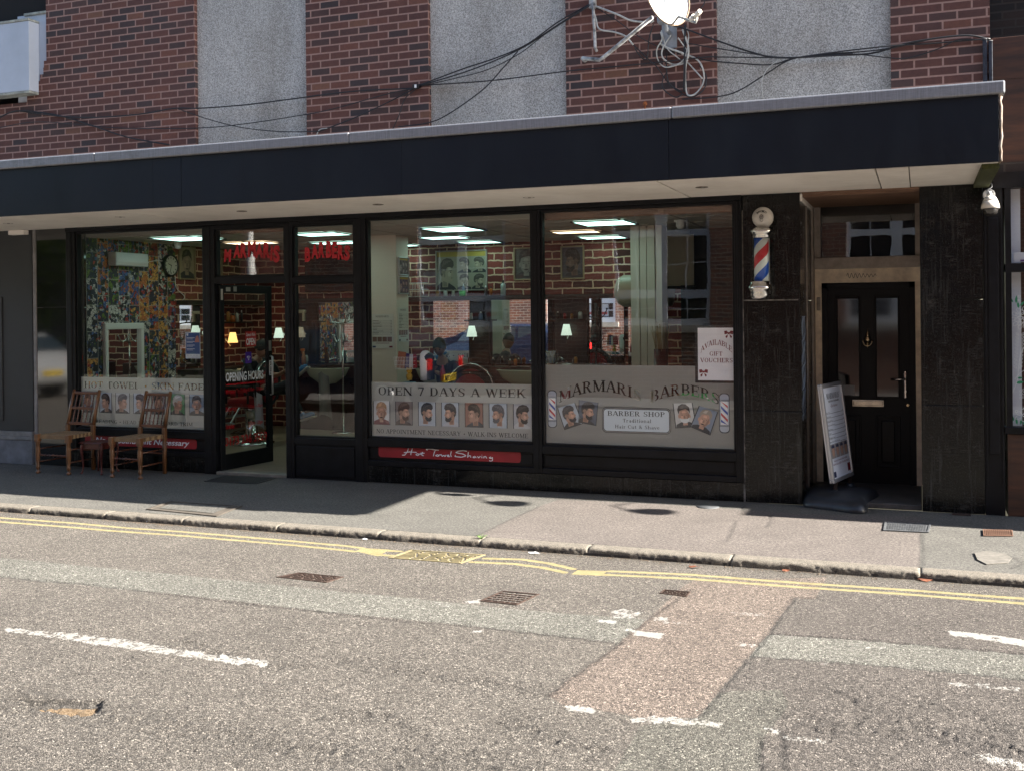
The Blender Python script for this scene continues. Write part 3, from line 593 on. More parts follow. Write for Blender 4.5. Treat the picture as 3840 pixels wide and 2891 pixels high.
# kerb stones: rough granite, rounded arris
def kerb():
    V = []; Fc = []; js = [-60, -30, -11.5]+[(-8.908, -2.273)[0], (-7.494, -2.255)[0], (-6.645, -2.211)[0], (-5.82, -2.2)[0], (-4.892, -2.21)[0], (-3.969, -2.241)[0], (-3.11, -2.207)[0], (-2.268, -2.154)[0], (-1.236, -2.129)[0], (-0.016, -2.102)[0]]+[1.0, 2.1, 3, 20, 50]
    prof = [(-2.1, .0), (-2.12, .004), (-2.16, .006), (-2.21, .004), (-2.236, .001), (-2.246, -.006), (-2.250, -.018), (-2.250, -.036), (-2.252, -.06), (-2.252, -.11)]
    rs = np.random.RandomState(3)
    for a, b in zip(js, js[1:]):
        a += .0008; b -= .0008; n = min(260, max(4, int((b-a)/.016))); n0 = len(V); dz = rs.uniform(-.0015, .0015); dy = rs.uniform(-.006, .006)
        for i in range(n+1):
            x = a+(b-a)*i/n; e = min(i, n-i); ed = .004*max(0, 1-e/1.2)
            for k, (y, z_) in enumerate(prof):
                q = noise.noise(Vector((x*38, y*40, z_*80)))*.004+noise.noise(Vector((x*7, y*9, z_*20+4)))*.004+noise.noise(Vector((x*75, y*70, z_*120+9)))*.004
                f = (k/9) if k < 9 else 1
                V.append((x, y+dy*f-q*(1.5 if k > 4 else .3)+ed*(k > 3), z_+dz+q*.6*(0 < k < 8)-ed*(k < 7)))
        m = len(prof)
        for i in range(n):
            for k in range(m-1): Fc.append((n0+i*m+k, n0+(i+1)*m+k, n0+(i+1)*m+k+1, n0+i*m+k+1))
        for i in (0, n): Fc.append(tuple(n0+i*m+k for k in range(m)))
    mb = MB(); mb.tris(V, Fc)
    for f in mb.b.faces: f.smooth = len(f.verts) == 4
    t = NT('kerb_granite'); v = t.co(); n = t.noise(v, 130, 4, .75); n2 = t.noise(v, 14, 6, .7)
    c = t.ramp(n, [(.34, (.06, .053, .042)), (.5, (.135, .12, .098)), (.68, (.25, .225, .185))]); c = t.mix(.6, c, t.ramp(n2, [(.3, (.6, .58, .54)), (.7, (1.15, 1.12, 1.08))]), 'MULTIPLY')
    t.l(c, t.b.inputs['Base Color']); t.b.inputs['Roughness'].default_value = .9; t.bump(n, .6, .004)
    struct('kerb', mb, t.m)
kerb()
mb = MB(); mb.box(-60, 50, -2.25, -2.09, -.3, -.03); struct('kerb_bed', mb, mat('kerb_joint_mortar', (.05, .045, .04), .9))
# ---------------------------------------------------------------- the barber shop building
B = thing('barber_shop_building', 'dark red brick building with grey roughcast panels above a black fronted barber shop', 'building')
XG = [-9.68, -9.63, -9.175, -9.05, -7.28, -7.13, -6.246, -6.148, -5.416, -5.28, -3.479, -3.393, -1.549, -1.48, -.98, 0, .487]
# upper wall
for x0, x1 in ((-9.45, -7.37), (-5.968, -4.556), (-3.119, -1.696), (-.216, .557)):
    mb = MB(); mb.box(x0, x1, 0, .3, 2.9, 7.6); obj('brick_pier', mb, M_brick, B)
mb = MB(); zl = (-9.915, 4.354)[1]
mb.box(-13, -9.451, 0.002, .3, 2.9, zl-.12)
h = .0762; zb = math.floor((zl-.12)/h)*h
for k, (xa) in enumerate((-9.75, -9.68, -9.62, -9.55, -9.50, -9.49)): mb.box(xa, -9.4505, .002, .3, zl-.12+k*h, zl-.12+(k+1)*h)
obj('low_brick_wall', mb, M_brick, B)
for x0, x1 in ((-7.37, -5.968), (-4.556, -3.119), (-1.696, -.216)):
    mb = MB(); mb.box(x0, x1, .05, .3, 2.9, 7.6); obj('roughcast_panel', mb, M_pebble, B)
mb = MB(); mb.box(-13.2, .555, .32, 9, 2.96, 7.55); mb.box(-13.2, .5, .2, 9, 7.6, 7.8); mb.box(-12.9, -9.46, .05, .3, 5.3, 7.6); obj('upper_storey', mb, M_dark, B)
# canopy
YC = -1.366
mb = MB(); mb.box(-13.2, .535, YC+.02, .31, 2.76, 3.2); c = obj('canopy', mb, M_dark, B)
cuts = [-13.2, (-6.821, 2.948)[0], (-6.494, 2.93)[0], (-4.176, 2.902)[0], (-1.836, 2.897)[0], .53]
mb = MB()
for i, (a, b) in enumerate(zip(cuts, cuts[1:])): mb.box(a+.0015, b-.0015, YC-.002*(i % 2), YC+.018, 2.739, 3.215, .001)
obj('fascia', mb, M_fascia, c)
mb = MB(); js = [-13.2, (-7.496, 3.217)[0], (-4.678, 3.282)[0], (-1.807, 3.23)[0], .572]
for i, (a, b) in enumerate(zip(js, js[1:])):
    mb.box(a+.001, b-.001, YC-.03-.002*(i % 2), YC+.12, 3.215, 3.308, .012)
mb.box(-13.2, .55, YC+.1, 0.04, 3.2, 3.285)
obj('edge_trim', mb, M_trim, c)
sj = [-13.2, -9.75, (-7.313, 2.746)[0]-.0, (-4.391, 2.73)[0], (-1.941, 2.731)[0], (-0.299, 2.741)[0], (-0.069, 2.735)[0], .53]
sj[2] = (sj[2]+(-7.299, 2.751)[0])/2
mb = MB()
for i, (a, b) in enumerate(zip(sj, sj[1:])):
    g = .008 if 0 < i < 5 else .004; dz = .003*(i % 2)
    x1 = b-g; mb.box(a+g, x1, YC+.02, 0.0, 2.737-dz, 2.757)
obj('soffit', mb, M_soffit, c)
mb = MB(); V = []
rr = random.Random(2)
for k in range(14):
    t_ = k/13; V.append((.536+rr.uniform(0, .012), YC+.0+rr.uniform(0, .03), 3.2-t_*.46))
mb.tube(V, .012, 6); mb.box(.537, .548, YC+.02, -.02, 2.74, 3.2, rot=Matrix.Rotation(.02, 3, 'Y'), piv=(.54, 0, 3)); obj('torn_end_flashing', mb, mat('torn_flashing', (.17, .13, .10), .7, var=.6, vscale=12), c)
mb = MB(); mb.box(.42, .536, -1.3, -.02, 2.70, 2.7365); obj('mossy_broken_edge', mb, mat('mossy_broken_board', (.04, .045, .012), .95, var=.8, vscale=30), c)
# granite pillars and stall risers
def pillar(x0, x1, y1, zs, side=None):
    mb = MB(); z0 = 0
    for z1 in zs: mb.box(x0+.001, x1-.001, -.002, y1, z0+.002, z1-.002, .003); z0 = z1
    return obj('granite_pillar', mb, M_granite, B)
pillar(-1.48, -.98, 1.12, [(-1.224, 0.819)[1], (-1.215, 1.797)[1], 2.735]); p_r = pillar(0, .487, 1.3, [.9, (0.206, 1.779)[1], 2.735]); pl_ = pillar(-9.63, -9.175, .3, [(-9.386, 1.825)[1], 2.735]); pl_.data.materials[0] = M_granp
mb = MB(); mb.box(-9.68, -9.632, -.01, .3, 0, 2.735, .004); obj('metal_edge_strip', mb, mat('grey_edge_strip', (.20, .19, .19), .5, .3, var=.3), B)
mb = MB(); mb.box(-1.49, -1.474, -.006, .01, 0, 2.6); mb.box(-1.47, -1.0, -.004, .002, (-1.215, 1.797)[1]-.006, (-1.215, 1.797)[1]+.005)
obj('mortar_smears', mb, mat('pale_mortar', (.13, .12, .11), .9, var=.9, vscale=14), B)
mb = MB(); xs = [-9.175, -8.2, -7.13]
for a, b in zip(xs, xs[1:]): mb.box(a+.001, b-.001, -.004, .12, .002, .172, .002)
obj('granite_plinth', mb, M_granite, B); mb = MB()
xs = [-5.416, -5.0, -3.95, -2.6, -1.482]
for a, b in zip(xs, xs[1:]): mb.box(a+.001, b-.001, -.004, .12, .002, .170, .002)
obj('granite_plinth', mb, M_granite, B)
# frames
def post(x0, x1, z0=0, z1=2.69, y0=-.02):
    mb = MB(); mb.box(x0, x1, y0, .09, z0, z1, .004)
    mb.box(x0+.35*(x1-x0), x1-.35*(x1-x0), y0-.008, y0+.001, z0+.01, z1-.01, .003); return obj('window_post', mb, M_frame, B)
post(-9.175, -9.05, .174); post(-7.28, -7.13); post(-6.246, -6.148); post(-5.416, -5.28, .0); post(-3.479, -3.393, .174); post(-1.549, -1.482, .174)
mb = MB(); mb.box(-9.175, -1.482, -.035, .1, 2.691, 2.7365, .005); mb.box(-7.13, -5.416, -.022, .088, 2.645, 2.69, .003); mb.box(-9.05, -1.55, -.005, .08, 2.672, 2.69, .002); obj('head_rail', mb, M_frame, B)
def shopwin(x0, x1, zb, zt, rail=True):
    mb = MB()
    if rail:
        mb.box(x0, x1, -.018, .09, zb-.085, zb-.003, .006); mb.box(x0, x1, -.015, .09, .172, .226, .005); mb.box(x0, x1, .02, .06, .2, .39)
        mb.box(x0+.02, x1-.02, .012, .03, .25, .35, .003)
    for a, b, c_, d in ((x0, x0+.022, zb, zt), (x1-.022, x1, zb, zt), (x0, x1, zb-.004, zb+.016), (x0, x1, zt-.014, zt)): mb.box(a, b, .0, .062, c_, d, .003)
    f = obj('shop_window', mb, M_frame, B)
    g = MB(); g.box(x0+.005, x1-.005, .034, .042, zb-.0, zt); obj('pane', g, M_glass, f); return f
W1 = shopwin(-9.05, -7.28, .455, 2.675); W3 = shopwin(-5.28, -3.479, .452, 2.675); W4 = shopwin(-3.393, -1.549, .445, 2.675)
SP = shopwin(-6.148, -5.416, .435, 2.042, False)
mb = MB(); mb.box(-6.148, -5.416, -.018, .09, .36, .432, .006); mb.box(-6.148, -5.416, .0, .06, .0, .365); mb.box(-6.13, -5.434, -.012, .01, .03, .345, .006); obj('lower_panel', mb, M_frame, B)
T1 = shopwin(-7.13, -6.246, 2.128, 2.645, False); T2 = shopwin(-6.148, -5.416, 2.105, 2.645, False)
mb = MB(); mb.box(-7.13, -6.246, -.02, .09, 2.052, 2.127, .005); mb.box(-6.148, -5.416, -.02, .09, 2.043, 2.104, .005); obj('transom_rail', mb, M_frame, B)
def film_sheet(f, outer, polys, m, y=.0445, th=.0012):
    vs, fs = union2d(polys, outer); mb = MB(); mb.tris([(v[0], y, v[1]) for v in vs], fs)
    bmesh.ops.remove_doubles(mb.b, verts=mb.b.verts, dist=1e-6); return obj('frosted_film', mb, m, f)
def letters(f, polys, m, y, name='lettering', thick=0):
    vs, fs = union2d(polys); mb = MB(); mb.tris([(v[0], y, v[1]) for v in vs], fs); return obj(name, mb, m, f)
M_ink = mat('dark_ink', (.012, .012, .014), .5); M_inkg = film('faded_grey_letter', (.035, .035, .035), .92); M_navy = mat('navy_ink', (.02, .03, .08), .5)
# window 1
t1 = fit_slab('HOT TOWEL * SKIN FADE', -8.985, -7.326, .899, .976, .898, .972)
film_sheet(W1, [(-9.03, .47), (-7.30, .47), (-7.30, 1.025), (-9.03, 1.025)], t1, M_film)
letters(W1, fit_slab('THREADING * HEAD SHAVE * BEARD TRIM', -8.92, -7.48, .506, .545), M_inkg, .0437)
# window 3
t3 = fit_slab('OPEN 7 DAYS A WEEK', -5.184, -3.567, .887, .973)
film_sheet(W3, [(-5.26, .466), (-3.50, .466), (-3.50, 1.018), (-5.26, 1.018)], t3, M_film)
letters(W3, fit_slab('NO APPOINTMENT NECESSARY * WALK-INS WELCOME', -5.207, -3.551, .500, .543), M_inkg, .0437)
# window 4
m1 = fit_slab('MARMARIS', -3.235, -2.425, .845, .955, .865, .965, arch=.105); m2 = fit_slab('BARBERS', -2.345, -1.70, .862, .965, .85, .945, arch=.085)
film_sheet(W4, [(-3.373, .459), (-1.569, .459), (-1.569, 1.055), (-1.925, 1.055), (-1.925, 1.208), (-3.373, 1.208)], m1+m2, M_filmf)
def rrect(x0, x1, z0, z1, r, n=6):
    o = []
    for cx, cz, a in ((x1-r, z1-r, 0), (x0+r, z1-r, 90), (x0+r, z0+r, 180), (x1-r, z0+r, 270)):
        for i in range(n+1): an = R(a+90*i/n); o.append((cx+r*math.cos(an), cz+r*math.sin(an)))
    return o
mb = MB(); mb.poly(rrect(-2.812, -2.152, .578, .818, .045), .0441); mb.mi = 1; mb.poly(rrect(-2.806, -2.158, .584, .812, .04), .0438)
mb.mi = 0; mb.poly(rrect(-2.800, -2.164, .590, .806, .035), .0435); mb.mi = 2; mb.poly(rrect(-2.793, -2.171, .597, .799, .03), .0432)
sg = obj('barber_shop_sign_sticker', mb, [M_ink, mat('film_grey', (.3, .29, .27), .6), mat('pale_blue_white', (.55, .62, .66), .5)], W4, rnorm=False)
letters(W4, fit_slab('BARBER SHOP', -2.757, -2.205, .738, .783)+fit_slab('Traditional', -2.611, -2.335, .680, .713)+fit_slab('Hair Cut & Shave', -2.686, -2.258, .622, .655), M_ink, .0428)
# portraits printed on the windows
SK = (.46, .27, .19)
def portrait(mb, quad, y, face='R', dy=-.0004, beard=True, frame=True, base=0):
    """quad = 4 corners (x,z) BL,BR,TR,TL. materials: 0 bg 1 skin 2 hair 3 cloth 4 dark 5 white"""
    q = [Vector((a, b)) for a, b in quad]
    def mp(u, v):
        if face in 'Ll': u = 1-u
        p = (q[0]*(1-u)+q[1]*u)*(1-v)+(q[3]*(1-u)+q[2]*u)*v; return p
    lay = [0]
    def P(pts, mi):
        mb.mi = mi+base; yy = y+dy*lay[0]; lay[0] += 1; mb.poly([(mp(u, max(0, min(1, v))).x, yy, mp(u, max(0, min(1, v))).y) for u, v in pts])
    def E(cx, cy, rx, ry, mi, n=14): P([(cx+rx*math.cos(2*math.pi*i/n), cy+ry*math.sin(2*math.pi*i/n)) for i in range(n)], mi)
    if frame: P([(-.045, -.03), (1.045, -.03), (1.045, 1.03), (-.045, 1.03)], 4)
    P([(0, 0), (1, 0), (1, 1), (0, 1)], 0)
    if face in 'FB':
        P([(.0, 0), (1, 0), (.97, .14), (.72, .23), (.28, .23), (.03, .14)], 3); P([(.38, .1), (.62, .1), (.62, .34), (.38, .34)], 1)
        E(.5, .5, .27, .31, 1, 20); E(.22, .47, .05, .08, 1); E(.78, .47, .05, .08, 1)
        P([(.20, .55), (.16, .74), (.24, .90), (.45, .97), (.66, .95), (.82, .82), (.83, .66), (.80, .55), (.75, .68), (.62, .76), (.42, .73), (.27, .69)], 2)
        P([(.5, .19), (.62, .22), (.72, .33), (.77, .5), (.72, .66), (.66, .5), (.62, .34)], 6)
        P([(.30, .36), (.44, .34), (.44, .48), (.33, .50)], 7); P([(.38, .60), (.60, .60), (.58, .69), (.42, .69)], 7); P([(.30, .77), (.38, .90), (.55, .94), (.48, .78)], 8)
        for s in (-1, 1): E(.5+s*.115, .515, .028, .012, 4); P([(.5+s*.07, .565), (.5+s*.17, .572), (.5+s*.165, .582), (.5+s*.075, .578)], 2)
        P([(.47, .50), (.53, .50), (.55, .40), (.5, .375), (.45, .40)], 6); P([(.39, .32), (.5, .335), (.61, .32), (.55, .285), (.45, .285)], 4 if not beard else 2)
        if face == 'F' and beard: P([(.24, .42), (.3, .27), (.42, .19), (.58, .19), (.7, .27), (.76, .42), (.66, .36), (.5, .36), (.34, .36)], 5 if beard == 'foam' else 2)
    else:
        P([(0, 0), (1, 0), (.88, .09), (.62, .2), (.2, .24), (0, .12)], 3)
        P([(.26, .08), (.55, .08), (.58, .24), (.73, .24), (.79, .31), (.77, .355), (.80, .39), (.785, .42), (.855, .46), (.79, .56), (.78, .63), (.75, .72), (.55, .82), (.3, .78), (.2, .6), (.22, .38), (.27, .25)], 1)
        P([(.77, .66), (.86, .74), (.84, .86), (.72, .95), (.5, .98), (.3, .93), (.16, .8), (.12, .62), (.16, .47), (.25, .40), (.30, .50), (.38, .56), (.46, .58), (.50, .68), (.62, .70)], 2)
        P([(.2, .55), (.3, .47), (.42, .52), (.44, .60), (.3, .64)], 6)
        P([(.58, .40), (.70, .42), (.72, .52), (.62, .56), (.54, .50)], 7); P([(.56, .62), (.74, .61), (.72, .68), (.58, .69)], 7); P([(.30, .10), (.50, .10), (.50, .22), (.30, .28)], 6)
        for q_ in range(4): P([(.26+.10*q_, .72+.05*q_), (.34+.10*q_, .90), (.40+.11*q_, .90), (.31+.11*q_, .72+.04*q_)], 8)
        E(.385, .45, .045, .075, 6); E(.70, .535, .035, .014, 4); P([(.64, .57), (.77, .575), (.76, .592), (.65, .59)], 2)
        if beard: P([(.42, .42), (.40, .30), (.52, .2), (.70, .19), (.80, .27), (.775, .33), (.79, .395), (.71, .385), (.62, .33), (.50, .38)], 2)
        P([(.72, .345), (.79, .355), (.785, .37), (.73, .365)], 4)
def pm(bg, hair=(.03, .02, .015), skin=SK, cloth=(.03, .03, .035)):
    k = lambda n, c: mat(n+'_%02x%02x%02x' % tuple(int(x*255) for x in c), c, .5)
    return [k('print', bg), k('print', skin), k('print', hair), k('print', cloth), k('print', (.02, .02, .022)), k('print', (.6, .62, .6)), k('print', tuple(x*.62 for x in skin)), k('print', tuple(min(1, x*1.35) for x in skin)), k('print', tuple(min(1, x*1.6+.02) for x in hair))]
def rq(x0, z0, x1, z1): return [(x0, z0), (x1, z0), (x1, z1), (x0, z1)]
LB = (.42, .47, .52)
ph3 = [(-5.236, -5.056, 'B', False, (.6, .6, .58), (.36, .22, .12), (.16, .03, .04)), (-4.982, -4.801, 'R', True, (.22, .18, .17), (.10, .06, .045), (.06, .04, .04)), (-4.725, -4.542, 'R', True, LB, (.018, .02, .03), (.4, .44, .5)),
       (-4.469, -4.289, 'L', True, LB, (.05, .045, .045), (.5, .5, .52)), (-4.213, -4.030, 'L', False, (.30, .14, .10), (.06, .04, .03), (.03, .035, .05)), (-3.956, -3.776, 'l', True, LB, (.10, .095, .10), (.4, .44, .48)), (-3.701, -3.517, 'R', True, (.40, .40, .42), (.03, .022, .02), (.5, .5, .5))]
labs = ['blond smiling boy', 'side parted profile', 'dark quiff profile on pale blue', 'swept hair seen from above', 'brown wavy hair looking down', 'spiky grey hair from behind', 'short dark hair and beard']
for (a, b, fc, bd, bg_, hr, cl), lb in zip(ph3, labs):
    mb = MB(); portrait(mb, rq(a, .588, b, .827), .0436, fc, beard=bd); o = obj('hairstyle_photo', mb, pm(bg_, hr, SK, cl), W3, rnorm=False); o['label'] = lb
ph1 = [(-9.0, -8.86, 'B', False, LB, (.1, .06, .04)), (-8.760, -8.596, 'L', False, LB, (.04, .03, .03)), (-8.531, -8.344, 'R', False, (.45, .46, .46), (.13, .12, .12)), (-8.281, -8.097, 'L', False, LB, (.06, .05, .06)), (-8.030, -7.846, 'B', True, (.32, .3, .3), (.05, .035, .03)), (-7.768, -7.587, 'R', False, (.1, .25, .12), (.5, .5, .48)), (-7.518, -7.329, 'B', False, (.20, .26, .33), (.03, .025, .035))]
for a, b, fc, bd, bg_, hr in ph1:
    mb = MB(); portrait(mb, rq(a, .622, b, .852), .0436, fc, beard=bd); obj('hairstyle_photo', mb, pm(bg_, hr), W1, rnorm=False)
for quad, fc, bd, bg_, hr in (([(-3.178, .592), (-3.007, .651), (-3.083, .851), (-3.247, .798)], 'R', True, LB, (.03, .025, .03)), ([(-3.046, .665), (-2.876, .638), (-2.852, .858), (-3.031, .879)], 'R', True, (.08, .1, .14), (.025, .02, .02)),
     ([(-2.104, .638), (-1.922, .653), (-1.960, .874), (-2.128, .863)], 'F', 'foam', (.5, .5, .48), (.04, .03, .025)), ([(-1.969, .651), (-1.799, .585), (-1.727, .797), (-1.886, .847)], 'B', False, (.2, .24, .3), (.28, .24, .19))):
    mb = MB(); portrait(mb, quad, .0436 if fc != 'B' else .0396+.0, fc, beard=bd, dy=-.0002); obj('hairstyle_photo', mb, pm(bg_, hr), W4, rnorm=False)
# barber pole stickers
def pole_sticker(x0, x1, z0, z1):
    mb = MB(); xc = (x0+x1)/2; w_ = x1-x0; H = z1-z0; y = .0436
    mb.mi = 0; mb.poly(rrect(x0-.004, x1+.004, z0-.004, z1+.004, w_*.4), y)
    mb.mi = 1; mb.poly(rrect(x0+.004, x1-.004, z0+.004, z1-.004, w_*.36), y-.0003)
    mb.mi = 0
    for t_ in (.155, .185, .80, .83): mb.poly([(x0+.004, z0+H*t_), (x1-.004, z0+H*t_), (x1-.004, z0+H*t_+.005), (x0+.004, z0+H*t_+.005)], y-.0006)
    a, b = xc-w_*.34, xc+w_*.34; zb, zt = z0+H*.2, z0+H*.8
    mb.mi = 2; mb.poly([(a, zb), (b, zb), (b, zt), (a, zt)], y-.0006)
    for k in range(-1, 7):
        mb.mi = 3 if k % 2 else 4; s = zb+(k-.6)*.062; d = .062; h_ = .026
        P = [(a, s+d), (b, s), (b, s+h_), (a, s+h_+d)]; P = [(x_, min(zt, max(zb, z_))) for x_, z_ in P]
        if abs(P[0][1]-P[3][1]) > .004 or abs(P[1][1]-P[2][1]) > .004: 
            try: mb.poly(P, y-.0009)
            except ValueError: pass
    obj('barber_pole_sticker', mb, [mat('sticker_outline', (.05, .05, .06), .5), mat('sticker_silver', (.38, .42, .48), .4), mat('sticker_white', (.7, .7, .7), .5), M_red, mat('sticker_blue', (.02, .06, .33), .4)], W4, rnorm=False)
pole_sticker(-3.350, -3.262, .612, .962); pole_sticker(-1.708, -1.618, .610, .962)
# red brushed shop name in the two transom lights
def brush(word, pts, h, y, f, sl):
    ps = []
    G_ = {'M': [[(0, 0), (.12, .9), (.45, .25), (.75, 1), (1, 0)]], 'A': [[(0, -.05), (.5, 1), (1, 0)], [(.25, .35), (.8, .38)]], 'R': [[(.1, 0), (.1, 1), (.8, .85), (.75, .55), (.15, .45)], [(.4, .45), (1, -.05)]], 'I': [[(.4, 0), (.5, 1)]],
          'S': [[(1, .95), (.3, .9), (.1, .65), (.8, .4), (.85, .1), (0, 0)]], 'B': [[(.1, 0), (.1, 1), (.8, .8), (.2, .52), (.9, .3), (.1, .0)]], 'E': [[(.9, 1), (.15, .9), (.1, .05), (.95, .05)], [(.15, .5), (.75, .52)]]}
    n = len(word)
    for i, ch in enumerate(word):
        x0, z0 = pts[i][:2]; w_ = pts[i][2]; hh = h*pts[i][3]
        for s in G_[ch]:
            for a, b in zip(s, s[1:]): ps.append(_q(x0+a[0]*w_, z0+a[1]*hh, x0+b[0]*w_*1.02, z0+b[1]*hh, sl))
    letters(f, ps, M_red, y)
def brush(word, pts, h, y, f, sl):
    mb = MB(); rb_ = random.Random(len(word))
    for i, ch in enumerate(word):
        x0, z0, w_, k = pts[i]; zz = z0-.012+rb_.uniform(-.006, .006); put(mb, fit(sans(ch, 1, .055, rb_.uniform(.0, .15)), x0-.004, x0+w_*1.02, zz, zz+h*k*1.02), planeY(y))
    obj('red_shop_lettering', mb, M_red, f)
_a = [(-7.037, 2.305), (-6.916, 2.342), (-6.824, 2.345), (-6.73, 2.342), (-6.635, 2.331), (-6.535, 2.328), (-6.449, 2.3), (-6.409, 2.282)]
brush('MARMARIS', [(p[0], p[1], wd, k) for p, wd, k in zip(_a, (.095, .085, .08, .10, .09, .08, .032, .075), (.9, 1, 1.05, 1.1, 1.05, 1.1, 1.1, 1.2))], .15, .030, T1, .02)
_a = [(-6.023, 2.277), (-5.943, 2.303), (-5.856, 2.312), (-5.77, 2.315), (-5.697, 2.31), (-5.628, 2.294), (-5.556, 2.276)]
brush('BARBERS', [(p[0], p[1], wd, k) for p, wd, k in zip(_a, (.065, .08, .07, .065, .06, .07, .07), (1, 1.05, 1.1, 1.15, 1.1, 1.05, 1.05))], .15, .030, T2, .02)
# red bands under the windows
def band(x0, x1, z0, z1, f):
    mb = MB(); mb.poly(rrect(x0, x1, z0, z1, .03), -.004+.014, .004); return obj('red_sign_band', mb, M_redband, f)
band(-8.95, -7.405, .258, .366, W1); band(-5.167, -3.621, .262, .378, W3)
mb = MB(); put(mb, fit(sans('No Appointment Necessary', 1, .02, .25), -8.80, -7.50, .270, .350), planeY(.0085)); obj('lettering', mb, M_wvin, W1)
def script(f, x0, x1, z0, z1, y):
    S = [[(0, .1), (.03, .12), (.06, .6), (.07, 1.0)], [(.115, 1.0), (.10, .55), (.095, .15)], [(.02, .42), (.08, .55), (.16, .52)], [(.165, .35), (.15, .25), (.165, .14), (.185, .2), (.18, .34), (.165, .36)], [(.185, .33), (.215, .3)], [(.225, .62), (.215, .2), (.235, .14)], [(.20, .45), (.245, .46)],
         [(.28, .85), (.26, .95), (.30, 1.02), (.36, .93), (.40, .9)], [(.365, .93), (.35, .55), (.34, .12)], [(.385, .35), (.365, .22), (.385, .12), (.405, .22), (.385, .36)], [(.405, .34), (.43, .34), (.435, .14), (.455, .3), (.465, .14), (.48, .36)], [(.49, .25), (.51, .3), (.505, .38), (.49, .3), (.495, .15), (.52, .16)], [(.535, .85), (.525, .4), (.535, .14)],
         [(.70, .92), (.66, .98), (.61, .9), (.58, .7), (.66, .55), (.69, .35), (.64, .15), (.57, .2), (.58, .4)], [(.715, .85), (.705, .12)], [(.71, .3), (.735, .4), (.74, .14)], [(.78, .35), (.76, .2), (.775, .13), (.79, .3), (.795, .14)], [(.81, .35), (.82, .14), (.84, .38)], [(.855, .36), (.855, .14)], [(.855, .5), (.858, .54)], [(.875, .36), (.875, .14)], [(.875, .3), (.895, .38), (.905, .14)], [(.95, .35), (.93, .22), (.95, .14), (.965, .3), (.965, -.1), (.945, -.2), (.93, -.1)]]
    ps = []
    for s in S:
        for a, b in zip(s, s[1:]): ps.append(_q(x0+a[0]*(x1-x0), z0+a[1]*(z1-z0), x0+b[0]*(x1-x0)+.001, z0+b[1]*(z1-z0), .0085))
    letters(f, ps, M_wvin, y)
script(W3, -4.90, -3.88, .283, .362, .0085)
# ---------------------------------------------------------------- open shop door
DA = R(83.6)
door = MB(); Wd, H0, H1 = .86, .03, 2.045
for a, b, c_, d in ((0, .075, H0, H1), (Wd-.075, Wd, H0, H1), (.075, Wd-.075, H1-.09, H1), (.075, Wd-.075, H0, H0+.17)): door.box(a, b, -.022, .022, c_, d, .004)
D = obj('shop_door', door, M_frame, B, (-7.125, .035, 0)); D.rotation_euler = (0, 0, DA)
mb = MB(); mb.box(.073, Wd-.073, -.004, .004, H0+.168, H1-.088); obj('pane', mb, M_glass, D)
def dm(y): return lambda a, b: (a, y, b)
# the visible face looks towards +x of the shop: local -y after the turn
mb = MB(); put(mb, fit(sans('OPENING HOURS', 1, .03), .10, .72, .985, 1.085), dm(-.007)); obj('white_lettering', mb, M_wvin, D)
mb = MB(); mb.poly([(.10, -.007, .945), (.72, -.007, .945), (.72, -.007, .963), (.10, -.007, .963)]); obj('red_underline', mb, M_red, D)
for i, (l, r_) in enumerate((('Monday To Friday', '8.30am - 7.00pm'), ('Saturday', '8.00am - 6.00pm'), ('Sunday', '9.00am - 5.00pm'))):
    z = .84-i*.19; mb = MB(); put(mb, fit(sans(l, 1, .02), .10, .10+.022*len(l), z, z+.065), dm(-.007)); put(mb, fit(sans(r_, 1, .02), .46, .70, z+.01, z+.062), dm(-.007)); obj('red_hours_line', mb, M_red, D)
mb = MB(); put(mb, fit(sans('0173 236 3929', 1, .02), .078, .77, .285, .385), dm(-.007)); obj('red_phone_number', mb, M_red, D)
mb = MB(); mb.poly([(.405, -.02, 1.36), (.585, -.02, 1.36), (.585, -.02, 1.53), (.405, -.02, 1.53)]); mb.mi = 1
put(mb, fit(sans("Come in We're", 1, .02, .2), .42, .57, 1.475, 1.515), dm(-.0215)); put(mb, fit(sans('OPEN', 1, .03), .42, .57, 1.375, 1.455), dm(-.0215))
mb.mi = 2; mb.tube([(.42, -.02, 1.53), (.495, -.02, 1.66), (.57, -.02, 1.53)], .0015, 4)
o = obj('open_sign', mb, [mat('open_sign_red', (.45, .02, .02), .4), M_wvin, M_black], D, rnorm=False)
mb = MB(); mb.poly([(.405, -.02, 1.175), (.505, -.02, 1.175), (.505, -.02, 1.30), (.405, -.02, 1.30)]); mb.mi = 1
for r_ in (.014, .026, .038): mb.tube([(.455+r_*math.sin(a), -.022, 1.215+r_*math.cos(a)) for a in np.linspace(-.8, .8, 7)], .0035, 4)
mb.sph((.455, -.022, 1.213), .006); obj('wireless_sticker', mb, [mat('sticker_violet', (.07, .02, .30), .4), M_wvin], D, rnorm=False)
mb = MB(); mb.tube([(Wd-.04, -.022, .80), (Wd-.04, -.055, .81), (Wd-.04, -.055, 1.23), (Wd-.04, -.022, 1.24)], .012); mb.box(Wd-.062, Wd-.02, -.027, -.022, 1.30, 1.42, .002); obj('door_handle', mb, M_steel, D)
mb = MB(); mb.box(Wd-.058, Wd-.018, -.0245, -.022, 1.02, 1.19, .001); mb.mi = 1
vf = fit(sans('PUSH', 1, .02), 0, .14, 0, .024); mb.tris([(Wd-.050+b, -.0255, 1.175-a) for a, b in vf[0]], vf[1]); obj('push_plate', mb, [M_wvin, M_ink], D)
